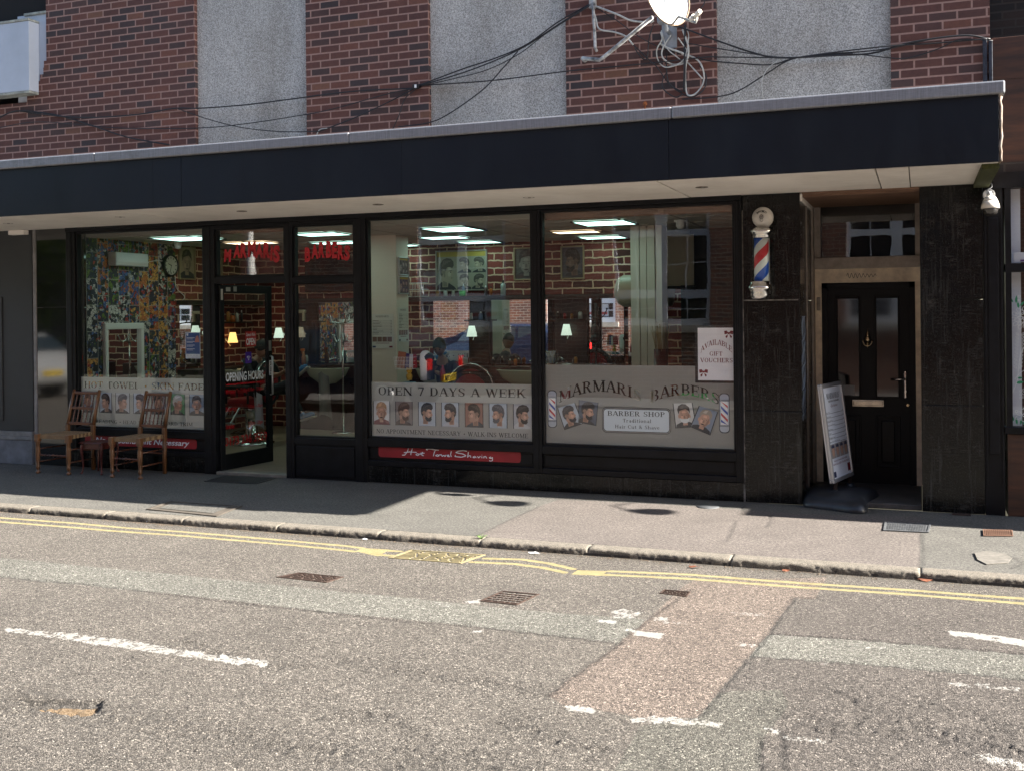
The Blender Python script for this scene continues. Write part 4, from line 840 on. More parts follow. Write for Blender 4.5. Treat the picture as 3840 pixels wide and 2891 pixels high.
mb = MB(); mb.box(.10, .17, -.024, -.0225, 1.975, 2.02); mb.box(.22, .27, -.024, -.0225, 1.975, 2.03); mb.box(.02, .05, -.024, -.0225, 1.88, 2.0); obj('small_stickers', mb, mat('pale_stickers', (.35, .36, .33), .5), D)
mb = MB(); mb.box(-7.13, -6.246, -.02, .12, 0, .032, .004); obj('door_threshold', mb, mat('worn_threshold', (.22, .20, .17), .5, .3, var=.3), B)
# ---------------------------------------------------------------- flat entrance recess
YD = 1.12
mb = MB(); mb.box(-.979, .05, .0, YD+.06, 2.72, 2.7355); mb.box(-.979, -.001, .03, YD, 2.700, 2.719); obj('recess_ceiling', mb, M_wood, B)
mb = MB(); mb.box(-.979, -.96, .0, YD, 2.66, 2.736, .003); obj('recess_ceiling_trim', mb, M_soffit, B)
mb = MB(); mb.box(-.979, -.001, .03, YD+.1, 0.0, .045, .006); obj('tiled_step', mb, mat('dirty_step_tiles', (.07, .062, .055), .6, var=.6, vscale=9), B)
mb = MB(); mb.box(-.979, -.965, .45, .50, .05, 2.66, .004); mb.box(-.979, -.955, .95, YD, .05, 2.7, .004); obj('reveal_trim', mb, M_alu, B)
def ty(v): return v
zA = 2.735; zL0, zL1 = 2.10, 2.21
mb = MB()
mb.box(-.955, -.90, YD-.02, YD+.06, zL1, zA); mb.box(-.04, .05, YD-.02, YD+.06, zL1, zA); mb.box(-.90, -.04, YD-.02, YD+.06, zA-.02, zA)
o = obj('fanlight', mb, M_alu, B); g = MB(); g.box(-.90, -.04, YD+.01, YD+.018, zL1, zA-.02); obj('pane', g, M_glass, o)
mb = MB(); mb.box(-.97, .05, YD-.05, YD+.05, zL0, zL1, .006); obj('metal_lintel', mb, M_alu, B)
mb = MB(); mb.box(-.955, .05, YD-.01, YD+.05, 1.965, zL0); mb.box(-.955, -.895, YD-.01, YD+.05, .045, 1.965); mb.box(-.045, .05, YD-.01, YD+.05, .045, 1.965)
fr = obj('door_surround', mb, M_beige, B)
mb = MB(); rp = random.Random(5); x = -.66; pts = []
for k in range(26): pts.append((x+.012*k*.9, YD-.013, 2.03+.028*math.sin(k*1.9)*(1-.02*k)))
mb.tube(bez(pts, 4), .0022, 5); obj('scrawled_tag', mb, M_ink, fr)
mb = MB(); zz = [1.20+.06*k for k in range(16)]
for q in range(3):
    pts = [(-.9785, .12+.1*q+.035*math.sin(k*2.1+q), 1.65-.045*k+.03*math.sin(k*1.3)) for k in range(22)]; mb.tube(bez(pts, 3), .0025, 4)
obj('reveal_graffiti', mb, mat('pale_blue_spray', (.30, .36, .45), .7), B)
mb = MB(); mb.box(-.94, -.905, YD-.03, YD-.008, 1.70, 1.83, .008); mb.cyl((-.922, YD-.032, 1.80), (-.922, YD-.02, 1.80), .01); obj('doorbell', mb, M_alu, fr)
# black composite door
mb = MB(); x0, x1 = -.895, -.045; zt = 1.962
mb.box(x0, x1, YD+.02, YD+.07, .045, zt); 
for a, b, c_, d in ((x0, x0+.055, .045, zt), (x1-.055, x1, .045, zt), (x0, x1, zt-.055, zt)): mb.box(a, b, YD-.005, YD+.03, c_, d, .004)
fd = obj('panelled_door', mb, mat('black_composite_door', (.006, .0065, .0085), .5, spec=.25, bump=.15, bscale=80, stretch=(8, 1, 1)), B)
def rect_mould(mb, a, b, c_, d, y, w_=.018, dep=.014):
    for e in ((a, a+w_, c_, d), (b-w_, b, c_, d), (a+w_, b-w_, c_, c_+w_), (a+w_, b-w_, d-w_, d)): mb.box(e[0], e[1], y-dep, y+.002, e[2], e[3], .005)
mb = MB()
for a, b in ((-.765, -.54), (-.41, -.185)):
    rect_mould(mb, a, b, .86, 1.83, YD+.02); rect_mould(mb, a, b, .20, .70, YD+.02); mb.box(a+.05, b-.05, YD+.008, YD+.02, .25, .65, .01)
obj('door_moulding', mb, M_frame, fd)
mb = MB()
for a, b in ((-.747, -.558), (-.392, -.203)): mb.box(a, b, YD+.012, YD+.018, .88, 1.81)
obj('door_glass', mb, mat('dark_door_glass', (.012, .011, .011), .06, spec=.9), fd)
mb = MB(); mb.box(-.735, -.60, YD+.0115, YD+.012, .885, .98); obj('paper_behind_glass', mb, mat('grey_paper', (.25, .25, .25), .6), fd)
mb = MB(); mb.box(-.625, -.33, YD+.005, YD+.02, .775, .845, .006); mb.box(-.61, -.345, YD-.002, YD+.006, .79, .832, .004); obj('letter_plate', mb, mat('tarnished_steel_plate', (.42, .37, .31), .2, 1, var=.4, vscale=9), fd)
mb = MB(); mb.box(-.155, -.125, YD+.0, YD+.02, .86, 1.12, .01); mb.tube([(-.14, YD+.002, 1.045), (-.14, YD-.04, 1.045), (-.17, YD-.05, 1.043), (-.27, YD-.048, 1.04)], .009); mb.cyl((-.14, YD-.003, .93), (-.14, YD+.002, .93), .01); obj('door_handle', mb, M_chrome, fd)
mb = MB(); kc = (-.475, YD+.0, 1.42); mb.sph(kc, .028, 1, .6, 1.1); mb.lathe([(.022, 0), (.02, .02), (.006, .05), (.0005, .085)], 12, (kc[0], kc[1]+.008, kc[2]+.02)); mb.lathe([(.0005, -.10), (.007, -.07), (.018, -.03)], 12, (kc[0], kc[1]+.008, kc[2]))
mb.tube([(kc[0]+.042*math.cos(a), kc[1]-.012, kc[2]-.01+.055*math.sin(a)) for a in np.linspace(math.pi, 2*math.pi, 11)], .006); obj('door_knocker', mb, M_brass, fd)
mb = MB(); mb.cyl((-.12, YD+.012, .80), (-.12, YD+.02, .80), .012); obj('lock_cylinder', mb, M_brass, fd)
# hall behind the fanlight
mb = MB(); mb.box(-.97, .1, YD+.5, YD+.52, 0, 2.8); mb.box(.0015, .1, YD+.06, YD+.5, 0, 2.8); mb.box(-.979, -.96, YD+.06, YD+.5, 0, 2.8); mb.box(-.97, 0, YD+.07, YD+.5, 2.76, 2.8); obj('hall_wall', mb, M_dark, B)
# ---------------------------------------------------------------- shop interior shell
XL, YB, ZC = -9.6, 4.3, 2.70
mb = MB(); mb.box(XL-.1, -1.3, .1, YB+.1, -.02, .03); 
def floorm():
    t = NT('pale_wood_floor'); v = t.co((1, 7, 1)); n = t.noise(v, 4, 6, .7)
    t.l(t.ramp(n, [(.3, (.16, .12, .085)), (.7, (.30, .235, .17))]), t.b.inputs['Base Color']); t.b.inputs['Roughness'].default_value = .35; return t.m
obj('interior_floor', mb, floorm(), B)
mb = MB(); mb.box(XL-.1, -1.3, .1, YB+.1, ZC, ZC+.05)
for x in np.arange(XL, -1.4, .6): mb.box(x-.008, x+.008, .12, YB, ZC-.006, ZC)
for y in np.arange(.3, YB, .6): mb.box(XL, -1.5, y-.008, y+.008, ZC-.004, ZC)
obj('suspended_ceiling', mb, M_ceil, B)
mb = MB(); mb.box(XL-.02, -2.95, YB, YB+.1, .03, ZC); obj('brick_wallpapered_wall', mb, M_wallpaper, B)
mb = MB(); mb.box(XL-.1, XL, 2.44, YB, .03, ZC); obj('brick_wallpapered_side_wall', mb, M_wallpaper, B)
def comic():
    t = NT('comic_collage_wallpaper'); tc = t.new('ShaderNodeTexCoord'); sp = t.new('ShaderNodeSeparateXYZ'); t.l(tc.outputs['Object'], sp.inputs[0])
    cb = t.new('ShaderNodeCombineXYZ'); t.l(sp.outputs[2], cb.inputs[0]); t.l(sp.outputs[1], cb.inputs[1]); v = cb.outputs[0]
    br = t.new('ShaderNodeTexBrick'); t.l(v, br.inputs['Vector']); br.inputs['Color1'].default_value = (0, 0, 0, 1); br.inputs['Color2'].default_value = (1, 1, 1, 1); br.inputs['Scale'].default_value = 1
    br.inputs['Mortar Size'].default_value = .004; br.inputs['Brick Width'].default_value = .33; br.inputs['Row Height'].default_value = .19; br.offset = .37
    vo = t.new('ShaderNodeTexVoronoi', distance='CHEBYCHEV'); vo.inputs['Scale'].default_value = 22; t.l(v, vo.inputs['Vector'])
    nn = t.new('ShaderNodeTexNoise'); nn.inputs['Scale'].default_value = 12; nn.inputs['Detail'].default_value = 5; t.l(v, nn.inputs['Vector'])
    s1 = t.new('ShaderNodeSeparateColor'); t.l(vo.outputs['Color'], s1.inputs[0])
    nb = t.noise(v, 7, 3, .5); k = t.math('FRACT', t.math('ADD', t.math('MULTIPLY', br.outputs['Color'], 3.7), t.math('MULTIPLY', nn.outputs['Fac'], .55)))
    pal = t.ramp(k, [(0, (.50, .15, .04)), (.14, (.62, .32, .08)), (.26, (.03, .03, .05)), (.38, (.12, .19, .03)), (.5, (.02, .03, .06)), (.60, (.58, .55, .52)), (.72, (.02, .02, .03)), (.80, (.30, .04, .04)), (.92, (.05, .10, .28))], True)
    pal2 = t.ramp(s1.outputs[0], [(0, (.4, .39, .38)), (.2, (.01, .01, .015)), (.5, (.42, .04, .03)), (.65, (.06, .12, .32)), (.8, (.02, .02, .02))], True)
    c = t.mix(t.ramp(nb, [(.50, 0.), (.53, 1.)]), pal, pal2)
    e = t.new('ShaderNodeTexVoronoi', feature='DISTANCE_TO_EDGE'); e.inputs['Scale'].default_value = 26; t.l(v, e.inputs['Vector'])
    c = t.mix(t.ramp(e.outputs[0], [(.03, .75), (.08, 0.)]), c, (.01, .01, .012)); c = t.mix(br.outputs['Fac'], c, (.3, .29, .27))
    t.l(c, t.b.inputs['Base Color']); t.b.inputs['Roughness'].default_value = .6; return t.m
mb = MB(); mb.box(XL-.1, XL, .1, 2.44, .03, ZC); obj('comic_wallpapered_wall', mb, comic(), B)
mb = MB(); mb.box(XL-.1, -9.05, .095, .13, 0, ZC); mb.box(-2.6, -1.49, 3.2, 3.3, .03, ZC); mb.box(-1.52, -1.49, .1, 3.3, .03, ZC); mb.box(-2.95, -2.6, YB, YB+.1, 0.03, ZC); mb.box(-2.62, -2.6, 3.3, YB, .03, ZC)
obj('dark_interior_wall', mb, M_dark, B)
mb = MB(); mb.box(-5.55, -5.0, .75, 1.15, .03, ZC, .003); o1 = obj('white_column', mb, M_cream, B)
# fix-ups of the interior columns
bpy.data.objects.remove(o1)
mb = MB(); mb.box(-6.60, -6.121, 2.3, 2.64, .03, ZC, .004); obj('white_column', mb, M_cream, B)
mb = MB(); mb.box(-3.134, -3.03, 2.4, 2.70, .03, ZC, .003); mb.box(-3.025, -2.95, 2.41, 2.7, .03, ZC); mb.box(-2.94, -2.85, 2.40, 2.7, .03, ZC); mb.box(-2.846, -2.77, 2.42, 2.7, .03, ZC); obj('panelled_column', mb, M_cream, B)
mb = MB(); mb.box(-3.375, -1.56, .09, .115, 2.60, 2.70); obj('exposed_timber_lintel', mb, M_wood, B)
mb = MB(); mb.box(-7.13, -6.25, .10, .12, 2.6, 2.645); obj('exposed_timber_lintel', mb, M_wood, B)
# ---------------------------------------------------------------- neighbours
N = thing('cafe_building', 'neighbouring shop front at the right edge with brown timber fascia and floral window', 'building')
mb = MB(); mb.box(.575, 10, .08, .2, 2.905, 3.95, .004); mb.box(.575, 10, .077, .082, 3.60, 3.606); M_bt = mat('weathered_brown_board', (.045, .022, .014), .6, var=.7, vscale=2.2, var2=(.095, .036, .016), stretch=(.7, 1, 5)); obj('timber_fascia', mb, M_bt, N)
mb = MB(); mb.box(.57, 6.5, -.02, .2, 2.69, 2.82); mb.box(.655, 6.5, -.01, .1, 2.0, 2.07); mb.box(.655, .700, -.012, .1, .69, 2.69); mb.box(.64, 6.5, -.03, .1, .675, .735, .006); mb.box(.655, 6.5, -.005, .1, 1.999+.0, 2.002)
obj('window_frame', mb, M_frame, N)
mb = MB(); mb.box(.489, .64, .0, .12, 0, 2.735, .003); mb.box(.525, .605, -.012, .01, .5, 2.45, .005); mb.box(.50, .513, -.012, .01, .25, 2.69, .003); mb.box(.62, .634, -.012, .01, .25, 2.69, .003); obj('black_pilaster', mb, M_frame, N)
mb = MB(); mb.box(.66, 6.5, -.005, .1, 0, .674, .004)
for z in (.22, .44): mb.box(.66, 6.5, -.008, -.004, z, z+.004)
obj('brown_stall_riser', mb, M_bt, N)
mb = MB(); mb.box(.70, 6.45, .03, .038, .736, 2.0); mb.box(.70, 6.45, .03, .038, 2.07, 2.69); obj('window_glass', mb, M_glass, N)
mb = MB(); mb.box(.70, .78, .12, .14, .73, 2.69); obj('white_inner_frame', mb, mat('white_upvc', (.55, .60, .66), .4), N)
mb = MB(); mb.box(.7, 6.4, 2.0, 2.1, 0, 2.7); mb.box(6.4, 6.5, .1, 2.0, 0, 2.7); mb.box(.66, .69, .12, 2, 0, 2.7); mb.box(.69, 6.5, .12, 2, 2.69, 2.8); mb.box(.69, 6.5, .12, 2.0, -.0, .05); obj('inner_wall', mb, mat('reddish_inner_wall', (.05, .028, .022), .8), N)
mb = MB(); y = .0285; M_wl = mat('white_paint_pen', (.75, .78, .76), .5); M_gl = mat('green_leaf_paint', (.02, .22, .10), .5)
def ring(mb, cx, cz, r, a0=0, a1=6.2832, t_=.0022, ez=1, rot=0, n=14):
    mb.tube([(cx+r*math.cos(a)*math.cos(rot)-r*ez*math.sin(a)*math.sin(rot), y, cz+r*math.cos(a)*math.sin(rot)+r*ez*math.sin(a)*math.cos(rot)) for a in np.linspace(a0, a1, n)], t_, 4)
mb.mi = 0
for R_, n in ((.025, 5), (.05, 8), (.075, 11)):
    for k in range(n): a = 2*math.pi*k/n+R_*20; ring(mb, .79+R_*math.cos(a), 1.62+R_*math.sin(a), .02, t_=.002, ez=.7, rot=a)
for k in range(10):
    for s in (-1, 1): ring(mb, .745+.02*s+.002*k, 1.22+.03*k, .016, ez=.4, rot=.9*s, t_=.0016, n=8)
for k in range(12):
    cx, cz = .765+.022*(k % 4), .97+.028*(k//4)+.01*(k % 2); ring(mb, cx, cz, .010, t_=.0015, n=7)
for a in range(5): ring(mb, .77+.03*math.cos(a*1.256), .83+.03*math.sin(a*1.256), .026, ez=.6, rot=a*1.256, t_=.0018, n=9)
for cx, cz, r in ((.76, 1.80, .009), (.755, 1.77, .005), (.73, .86, .010)): ring(mb, cx, cz, r)
mb.tube(bez([(.70, y, 1.0), (.74, y, 1.12), (.76, y, 1.3), (.80, y, 1.4)], 5), .002, 4); mb.tube(bez([(.72, y, 1.12), (.76, y, 1.17), (.8, y, 1.2)], 5), .002, 4)
mb.mi = 1
def leaf(cx, cz, L, wd, a): mb.poly([(cx+u*L*math.cos(a)-v*wd*math.sin(a), y, cz+u*L*math.sin(a)+v*wd*math.cos(a)) for u, v in ((0, 0), (.3, .4), (.6, .4), (1, 0), (.6, -.4), (.3, -.4))])
for l in ((.735, 1.74, .07, .022, 1.5), (.715, 1.75, .06, .02, 2.2), (.755, 1.70, .06, .022, 1.7), (.765, 1.72, .05, .02, .9), (.73, 1.09, .06, .03, .2), (.74, 1.13, .04, .02, .1), (.735, .75, .06, .02, 1.7), (.76, .75, .05, .02, 1.4), (.78, .75, .06, .02, 1.2), (.71, .78, .05, .02, 1.9), (.79, .92, .04, .03, 0)): leaf(*l)
obj('painted_flowers', mb, [M_wl, M_gl], N, rnorm=False)
mb = MB(); mb.box(.72, .82, .0285, .0295, 2.08, 2.16); mb.mi = 1; mb.box(.77, .82, .0275, .0284, 2.085, 2.10); obj('window_notice', mb, [mat('grey_notice_paper', (.40, .42, .46), .5), mat('purple_print', (.09, .03, .14), .5)], N)
mb = MB(); mb.box(.57, 6.5, .02, .2, 2.82, 2.904); mb.box(.64, 6.5, 1.4, 1.6, 2.7, 7.5); mb.box(.64, 6.5, .1, 8, 2.81, 2.86); mb.box(6.5, 10, .2, 8, 0, 3.2); mb.box(10, 30, .1, 8, 0, 6.0); obj('set_back_dark_brick_wall', mb, brick_mat('near_black_brick', .226, .0762, .008, [(0, (.008, .007, .008)), (1, (.022, .014, .012))], (.03, .025, .022)), N)  # brick in an even, very dark brown
for k in range(2):  # lamp shapes added out of view to drop oval shadows on the pavement
    mb = MB(); xk = 2.05+1.32*k; mb.tube([(xk, -.03, 3.15), (xk, -.2, 3.22), (xk, -.38, 3.12)], .012); mb.lathe([(.03, 3.12), (.13, 3.03), (.14, 2.97), (.0005, 2.98)], 16, (xk, -.40, 0)); obj('unseen_shadow_caster', mb, M_black, N)
mb = MB(); mb.box(3.4, 6.4, -.36, -.03, 2.45, 2.62, .01); obj('unseen_shade_box', mb, M_black, N)  # box added out of view to deepen the shadow band on the pavement
mb = MB(); mb.box(.500, .532, -.05, -.002, 3.312, 3.92, .004); mb.box(.545, .572, -.06, .1, 3.312, 3.90, .004); obj('iron_down_post', mb, mat('peeling_black_post', (.012, .014, .02), .5, var=2.5, vscale=24), B)
L = thing('shuttered_shop_building', 'plain grey boarded shop front at the left edge beyond the metal edge strip', 'building')
mb = MB(); mb.box(-16, -9.70, -.0, .1, .385, 2.735, .004); mb.box(-16, -10.16, -.012, .0, .5, 1.96, .003); obj('grey_boarding', mb, mat('grey_board', (.022, .023, .025), .5, var=.25, vscale=2), L)
mb = MB(); mb.box(-16, -9.70, -.03, .1, .33, .384, .004); mb.box(-16, -9.685, -.045, .1, .285, .329, .006); obj('sill', mb, mat('weathered_grey_sill', (.17, .17, .17), .6, var=.4), L)
mb = MB(); mb.box(-16, -9.69, -.035, .1, 0, .284, .006); obj('painted_plinth', mb, mat('pale_blue_grey_plinth', (.15, .16, .18), .7, var=.4, vscale=5, bump=.2), L)
mb = MB(); mb.box(-9.98, -9.74, -.08, .0, 2.68, 2.735, .008); obj('soffit_junction_box', mb, M_soffit, L)
bz0, bz1 = (-10.014, 4.333)[1], (-10.003, 5.135)[1]; bxe = (-9.571, 4.822)[0]
mb = MB(); mb.box(-13.2, bxe, -.14, .019, bz0, bz1, .004); mb.box(-9.9, -9.46, .02, .04, bz0-.1, bz1+.12); 

W = tag(obj('blank_signboard', mb, mat('blank_white_signboard', (.42, .46, .52), .5, var=.12, vscale=1.5)), 'blank white signboard high on the brick wall at the top left corner', 'signboard')
mb = MB(); mb.box(-13.2, bxe+.003, -.15, .018, bz1+.002, bz1+.03, .005); mb.box(-13.2, bxe, -.145, .018, bz0-.03, bz0-.002, .004); mb.box(-9.788, -9.45, -.0, .045, bz1+.11, bz1+.14, .004); obj('board_frame', mb, mat('mossy_white_edge', (.28, .29, .25), .7, var=.5, vscale=12), W)
mb = MB(); mb.box(-13.2, -9.46, .045, .06, bz1+.05, 7.6); obj('opening_shade_sheet', mb, mat('opening_shade_sheet', (.004, .003, .003), .9), B)  # flat near-black sheet; the shade of the void is in its colour
# ---------------------------------------------------------------- across the street (seen reflected)
O = thing('opposite_building', 'orange red brick building with white windows across the street, seen in the glass', 'building')
YO = -11.0; mb = MB()
wins = [(-5.76, -3.80), (-1.42, .55), (-10.1, -8.05), (3.4, 5.4)]
wz0, wz1 = 1.43, 3.95; edges = sorted(wins); x = -14.6
segs = []
for a, b in edges: segs.append((x, a)); x = b
segs.append((x, 30))
for a, b in segs: mb.box(a, b, YO-.35, YO, 0, 8.5)
for a, b in wins: mb.box(a, b, YO-.35, YO, 0, wz0-.13); mb.box(a, b, YO-.35, YO, wz1+.25, 8.5)
obj('brick_wall', mb, M_oppbrick, O)
M_upvc = mat('white_window_frame', (.62, .66, .72), .35); M_stone = mat('pale_stone', (.36, .33, .28), .8, var=.2); M_odark = mat('dark_window_pane', (.02, .022, .026), .08, spec=.8)
for i, (a, b) in enumerate(wins):
    mb = MB(); y0, y1 = YO-.12, YO-.03; c_ = (a+b)/2; F_ = .07
    mb.box(a, a+F_, y0, y1, wz0, wz1); mb.box(b-F_, b, y0, y1, wz0, wz1); mb.box(c_-.11, c_+.11, y0, y1, wz0, wz1)
    for z0, z1 in ((wz0, wz0+.14), (1.97, 2.14), (3.19, 3.33), (wz1-.08, wz1)): mb.box(a+F_, c_-.11, y0, y1, z0, z1); mb.box(c_+.11, b-F_, y0, y1, z0, z1)
    for s0, s1 in ((a+F_, c_-.11), (c_+.11, b-F_)):
        m_ = (s0+s1)/2; mb.box(m_-.012, m_+.012, y0+.04, y1-.02, wz0, wz1); 
        for zz_ in (1.77, 2.66): mb.box(s0, s1, y0+.04, y1-.02, zz_-.012, zz_+.012)
    wo = obj('white_window', mb, M_upvc, O); g = MB(); g.box(a+F_, b-F_, YO-.10, YO-.09, wz0, wz1); obj('pane', g, M_odark, wo)
    g = MB(); g.box(a-.1, b+.1, YO-.2, YO+.06, wz0-.13, wz0); g.box(a-.12, b+.12, YO-.3, YO+.012, wz1, wz1+.25); obj('stone_sill', g, M_stone, wo)
    if i == 2:
        g = MB()
        for (p0, p1, q0, q1, mi_) in ((a+.12, a+.5, 1.6, 1.95, 0), (a+.52, a+.84, 1.6, 1.95, 1), (c_+.16, c_+.46, 1.6, 1.95, 0), (c_+.5, c_+.8, 1.6, 1.95, 0), (a+.12, a+.5, 2.2, 2.6, 0)): g.mi = mi_; g.box(p0, p1, YO-.088, YO-.082, q0, q1); g.mi = 2; g.box(p0+.03, p1-.03, YO-.0815, YO-.081, q0+.05, q0+.12)
        obj('window_poster', g, [mat('white_poster', (.5, .52, .56), .5), mat('yellow_poster', (.5, .4, .05), .5), mat('red_poster_print', (.35, .03, .03), .5)], wo)
def foliage_tree(label, x, y, r, h):
    t_ = thing('leafy_tree', label, 'tree', (x, y, 0), 0, 'trees across the street'); rt = random.Random(int(x*7))
    mb = MB(); mb.tube(bez([(0, 0, 0), (.05, .05, h*.3), (-.05, 0, h*.55)], 5), .2, 8, [.2-.012*i for i in range(11)])
    for k in range(5): a = k*1.3; mb.tube(bez([(0, 0, h*.35), (r*.3*math.cos(a), r*.3*math.sin(a), h*.55), (r*.6*math.cos(a), r*.6*math.sin(a), h*.7)], 4), .06, 6)
    obj('trunk', mb, mat('tree_bark', (.06, .045, .03), .9), t_); mb = MB(); cs_ = [(rt.uniform(-.7, .7)*r, rt.uniform(-.5, .5)*r, h*rt.uniform(.12, .9), rt.uniform(.35, .6)*r) for k in range(22)]
    V = []; Fc = []
    for k in range(9000):
        c = cs_[k % 22]; d = Vector((rt.gauss(0, 1), rt.gauss(0, 1), rt.gauss(0, 1))).normalized()*c[3]*rt.uniform(.6, 1.05); p = Vector(c[:3])+d; s_ = rt.uniform(.05, .10); u = Vector((rt.gauss(0, 1), rt.gauss(0, 1), rt.gauss(0, .6))).normalized(); v = u.orthogonal().normalized()*.6
        n0 = len(V); V += [p-u*s_, p+v*s_, p+u*s_, p-v*s_]; Fc.append((n0, n0+1, n0+2, n0+3))
    mb.tris(V, Fc); obj('crown', mb, mat('leaf_green', (.035, .075, .018), .6, var=.5, vscale=1.5, var2=(.10, .16, .03)), t_)
foliage_tree('leafy tree across the street at the left, seen in the granite and left window', -17.5, -11.8, 2.6, 6.5)
foliage_tree('second leafy tree farther left across the street', -22.5, -12.0, 3.0, 7)
mb = MB(); mb.box(-45, -14.7, -17, -16, 0, 9); tag(obj('dark_backdrop', mb, M_dark), 'dark plain backdrop added behind the trees across the street', 'building')  # added backdrop, keeps bright sky out of the glass reflections
mb = MB(); mb.cyl((-13.35, -9.55, 0), (-13.3, -9.55, 5), .09, .06); mb.box(-13.42, -13.2, -9.62, -9.4, 0, .3, .02)
t_ = tag(obj('street_post', mb, mat('white_post_paint', (.75, .75, .72), .5)), 'tall white post across the street, seen reflected in the left fanlight', 'post')  # plain white post colour
def car(name, label, paint, x0, length, yc, z0, H, group):
    """estate car, rear at +x end"""
    C_ = thing(name, label, 'car', (x0, yc, z0), 0, group); L_ = length
    side = [(0, .35), (.05, .55), (.12, .70), (.27, .78), (.40, 1.0), (.52, 1.0), (.80, .98), (.93, .70), (.985, .62), (1, .35), (.97, .22), (.03, .22)]
    nb = 7; mb = MB(); rings = []
    for j in range(nb):
        t_ = j/(nb-1)*2-1; wy = .86*math.sin(t_*math.pi/2)
        sh = []
        for u, v in side:
            inset = .14*max(0, (v-.6)/.4); yy = wy*(1-inset); k = 1-.04*abs(t_)**6*(v > .9)
            sh.append(mb.b.verts.new(((u-.5)*(1-.05*abs(t_)**4)*L_+.5*L_, yy, v*H*k)))
        rings.append(sh)
    for a, b in zip(rings, rings[1:]):
        n = len(side)
        for i in range(n): mb.b.faces.new((a[i], a[(i+1) % n], b[(i+1) % n], b[i])).smooth = True
    mb.b.faces.new(rings[0]); mb.b.faces.new(rings[-1][::-1]); body = obj('body', mb, paint, C_)
    mb = MB()
    for s in (-1, 1):
        for u0, u1 in ((.30, .46), (.475, .65), (.665, .80)):
            z0_, z1_ = .70*H, .95*H; lean = .07 if u0 < .35 else 0; y_ = s*.80; yt = s*.752
            mb.tris([(u0*L_, y_, z0_), (u1*L_, y_, z0_), (u1*L_-.0, yt, z1_), ((u0+lean)*L_, yt, z1_)], [(0, 1, 2, 3)])
    mb.tris([(.838*L_, -.66, .93*H), (.838*L_, .66, .93*H), (.925*L_, .74, .73*H), (.925*L_, -.74, .73*H)], [(0, 1, 2, 3)])
    for v in mb.b.verts: v.co.x += .012; v.co.y *= 1.015
    obj('window_glass', mb, mat('car_glass', (.02, .03, .04), .04, spec=.9), C_)
    for u in (.18, .81):
        for s in (-1, 1):
            mb = MB(); mb.cyl((u*L_, s*.66, .31), (u*L_, s*.875, .31), .31, .31, 20); wh = obj('wheel', mb, mat('tyre_rubber', (.015, .015, .015), .8), C_)
            mb = MB(); mb.cyl((u*L_, s*.876, .31), (u*L_, s*.885, .31), .2, .17, 14); obj('rim', mb, M_steel, wh)
    for s in (-1, 1):
        mb = MB(); mb.box(.985*L_-.03, .985*L_+.03, s*.72-.12, s*.72+.12, .50*H, .64*H, .02); obj('tail_light', mb, mat('red_tail_light', (.45, .01, .01), .2), C_)
    mb = MB(); mb.box(.998*L_, 1.006*L_, -.26, .26, .36*H, .44*H); mb.mi = 1
    vf = fit(sans('BV19 GYM', 1, .01), -.22, .22, .37*H, .43*H); mb.tris([(1.0075*L_, a, b) for a, b in vf[0]], vf[1]); obj('number_plate', mb, [mat('yellow_plate', (.55, .38, .02), .5), M_ink], C_, rnorm=False)
    return C_
car('parked_car', 'dark blue estate car parked across the street, seen in the mirror', mat('dark_blue_car_paint', (.010, .018, .04), .12, .3, spec=.8), -12.7, 4.6, -8.15, ZR, 1.5, 'cars parked across the street')
car('parked_car', 'silver hatchback parked across the street, seen in the left granite strip', mat('silver_car_paint', (.42, .43, .44), .25, .5), -21.6, 4.2, -8.2, ZR, 1.45, 'cars parked across the street')
# ---------------------------------------------------------------- things on the front
# barber pole
P = thing('barber_pole', 'red white and blue striped barber pole with white globe on the granite pillar', 'barber pole', (0, 0, 0))
px_, py_ = -1.285, -.16
mb = MB(); mb.sph((-1.277, py_, 2.515), .092, seg=24); 
gl = obj('globe', mb, mat('grubby_globe', (.52, .49, .45), .35, var=.2, vscale=10), P)
mb = MB(); ty_ = py_-.0935
for i, ch in enumerate('BANDIDO'):
    a = (i-3)*.21; vf = fit(sans(ch, 1, .03), -.008, .008, 0, .018)
    pts = []
    for u, v in vf[0]:
        r_ = .052+v; X_ = r_*math.sin(a)+u*math.cos(a); Z_ = r_*math.cos(a)-u*math.sin(a)-.012
        pts.append((-1.277+X_, py_-math.sqrt(max(0, .0932**2-X_**2-Z_**2)), 2.515+Z_))
    mb.tris(pts, vf[1])
def onb(X_, Z_): return (-1.277+X_, py_-math.sqrt(max(0, .0932**2-X_**2-Z_**2)), 2.515+Z_)
for cx, cz, rx, rz in ((0, 0, .017, .019), (0, -.026, .012, .016), (-.007, .0, .005, .004), (.007, .0, .005, .004)): mb.tube([onb(cx+rx*math.cos(a), cz+rz*math.sin(a)) for a in np.linspace(0, 6.283, 13)], .0016, 4)
mb.tube([onb(-.01, .012), onb(0, .018), onb(.012, .01)], .003, 4); obj('globe_emblem', mb, M_ink, gl)
mb = MB(); pc = (px_-.003, py_, 0)
mb.lathe([(.03, 2.43), (.075, 2.432), (.078, 2.418), (.094, 2.415), (.098, 2.395), (.090, 2.372), (.080, 2.365), (.082, 2.345), (.076, 2.335)], 28, pc); obj('top_collar', mb, M_chrome, P)
mb = MB(); ax = px_-.008; mb.lathe([(.0745, 1.95), (.0745, 2.338)], 28, (ax, py_, 0)); 
gg = obj('clear_tube', mb, M_clear, P)
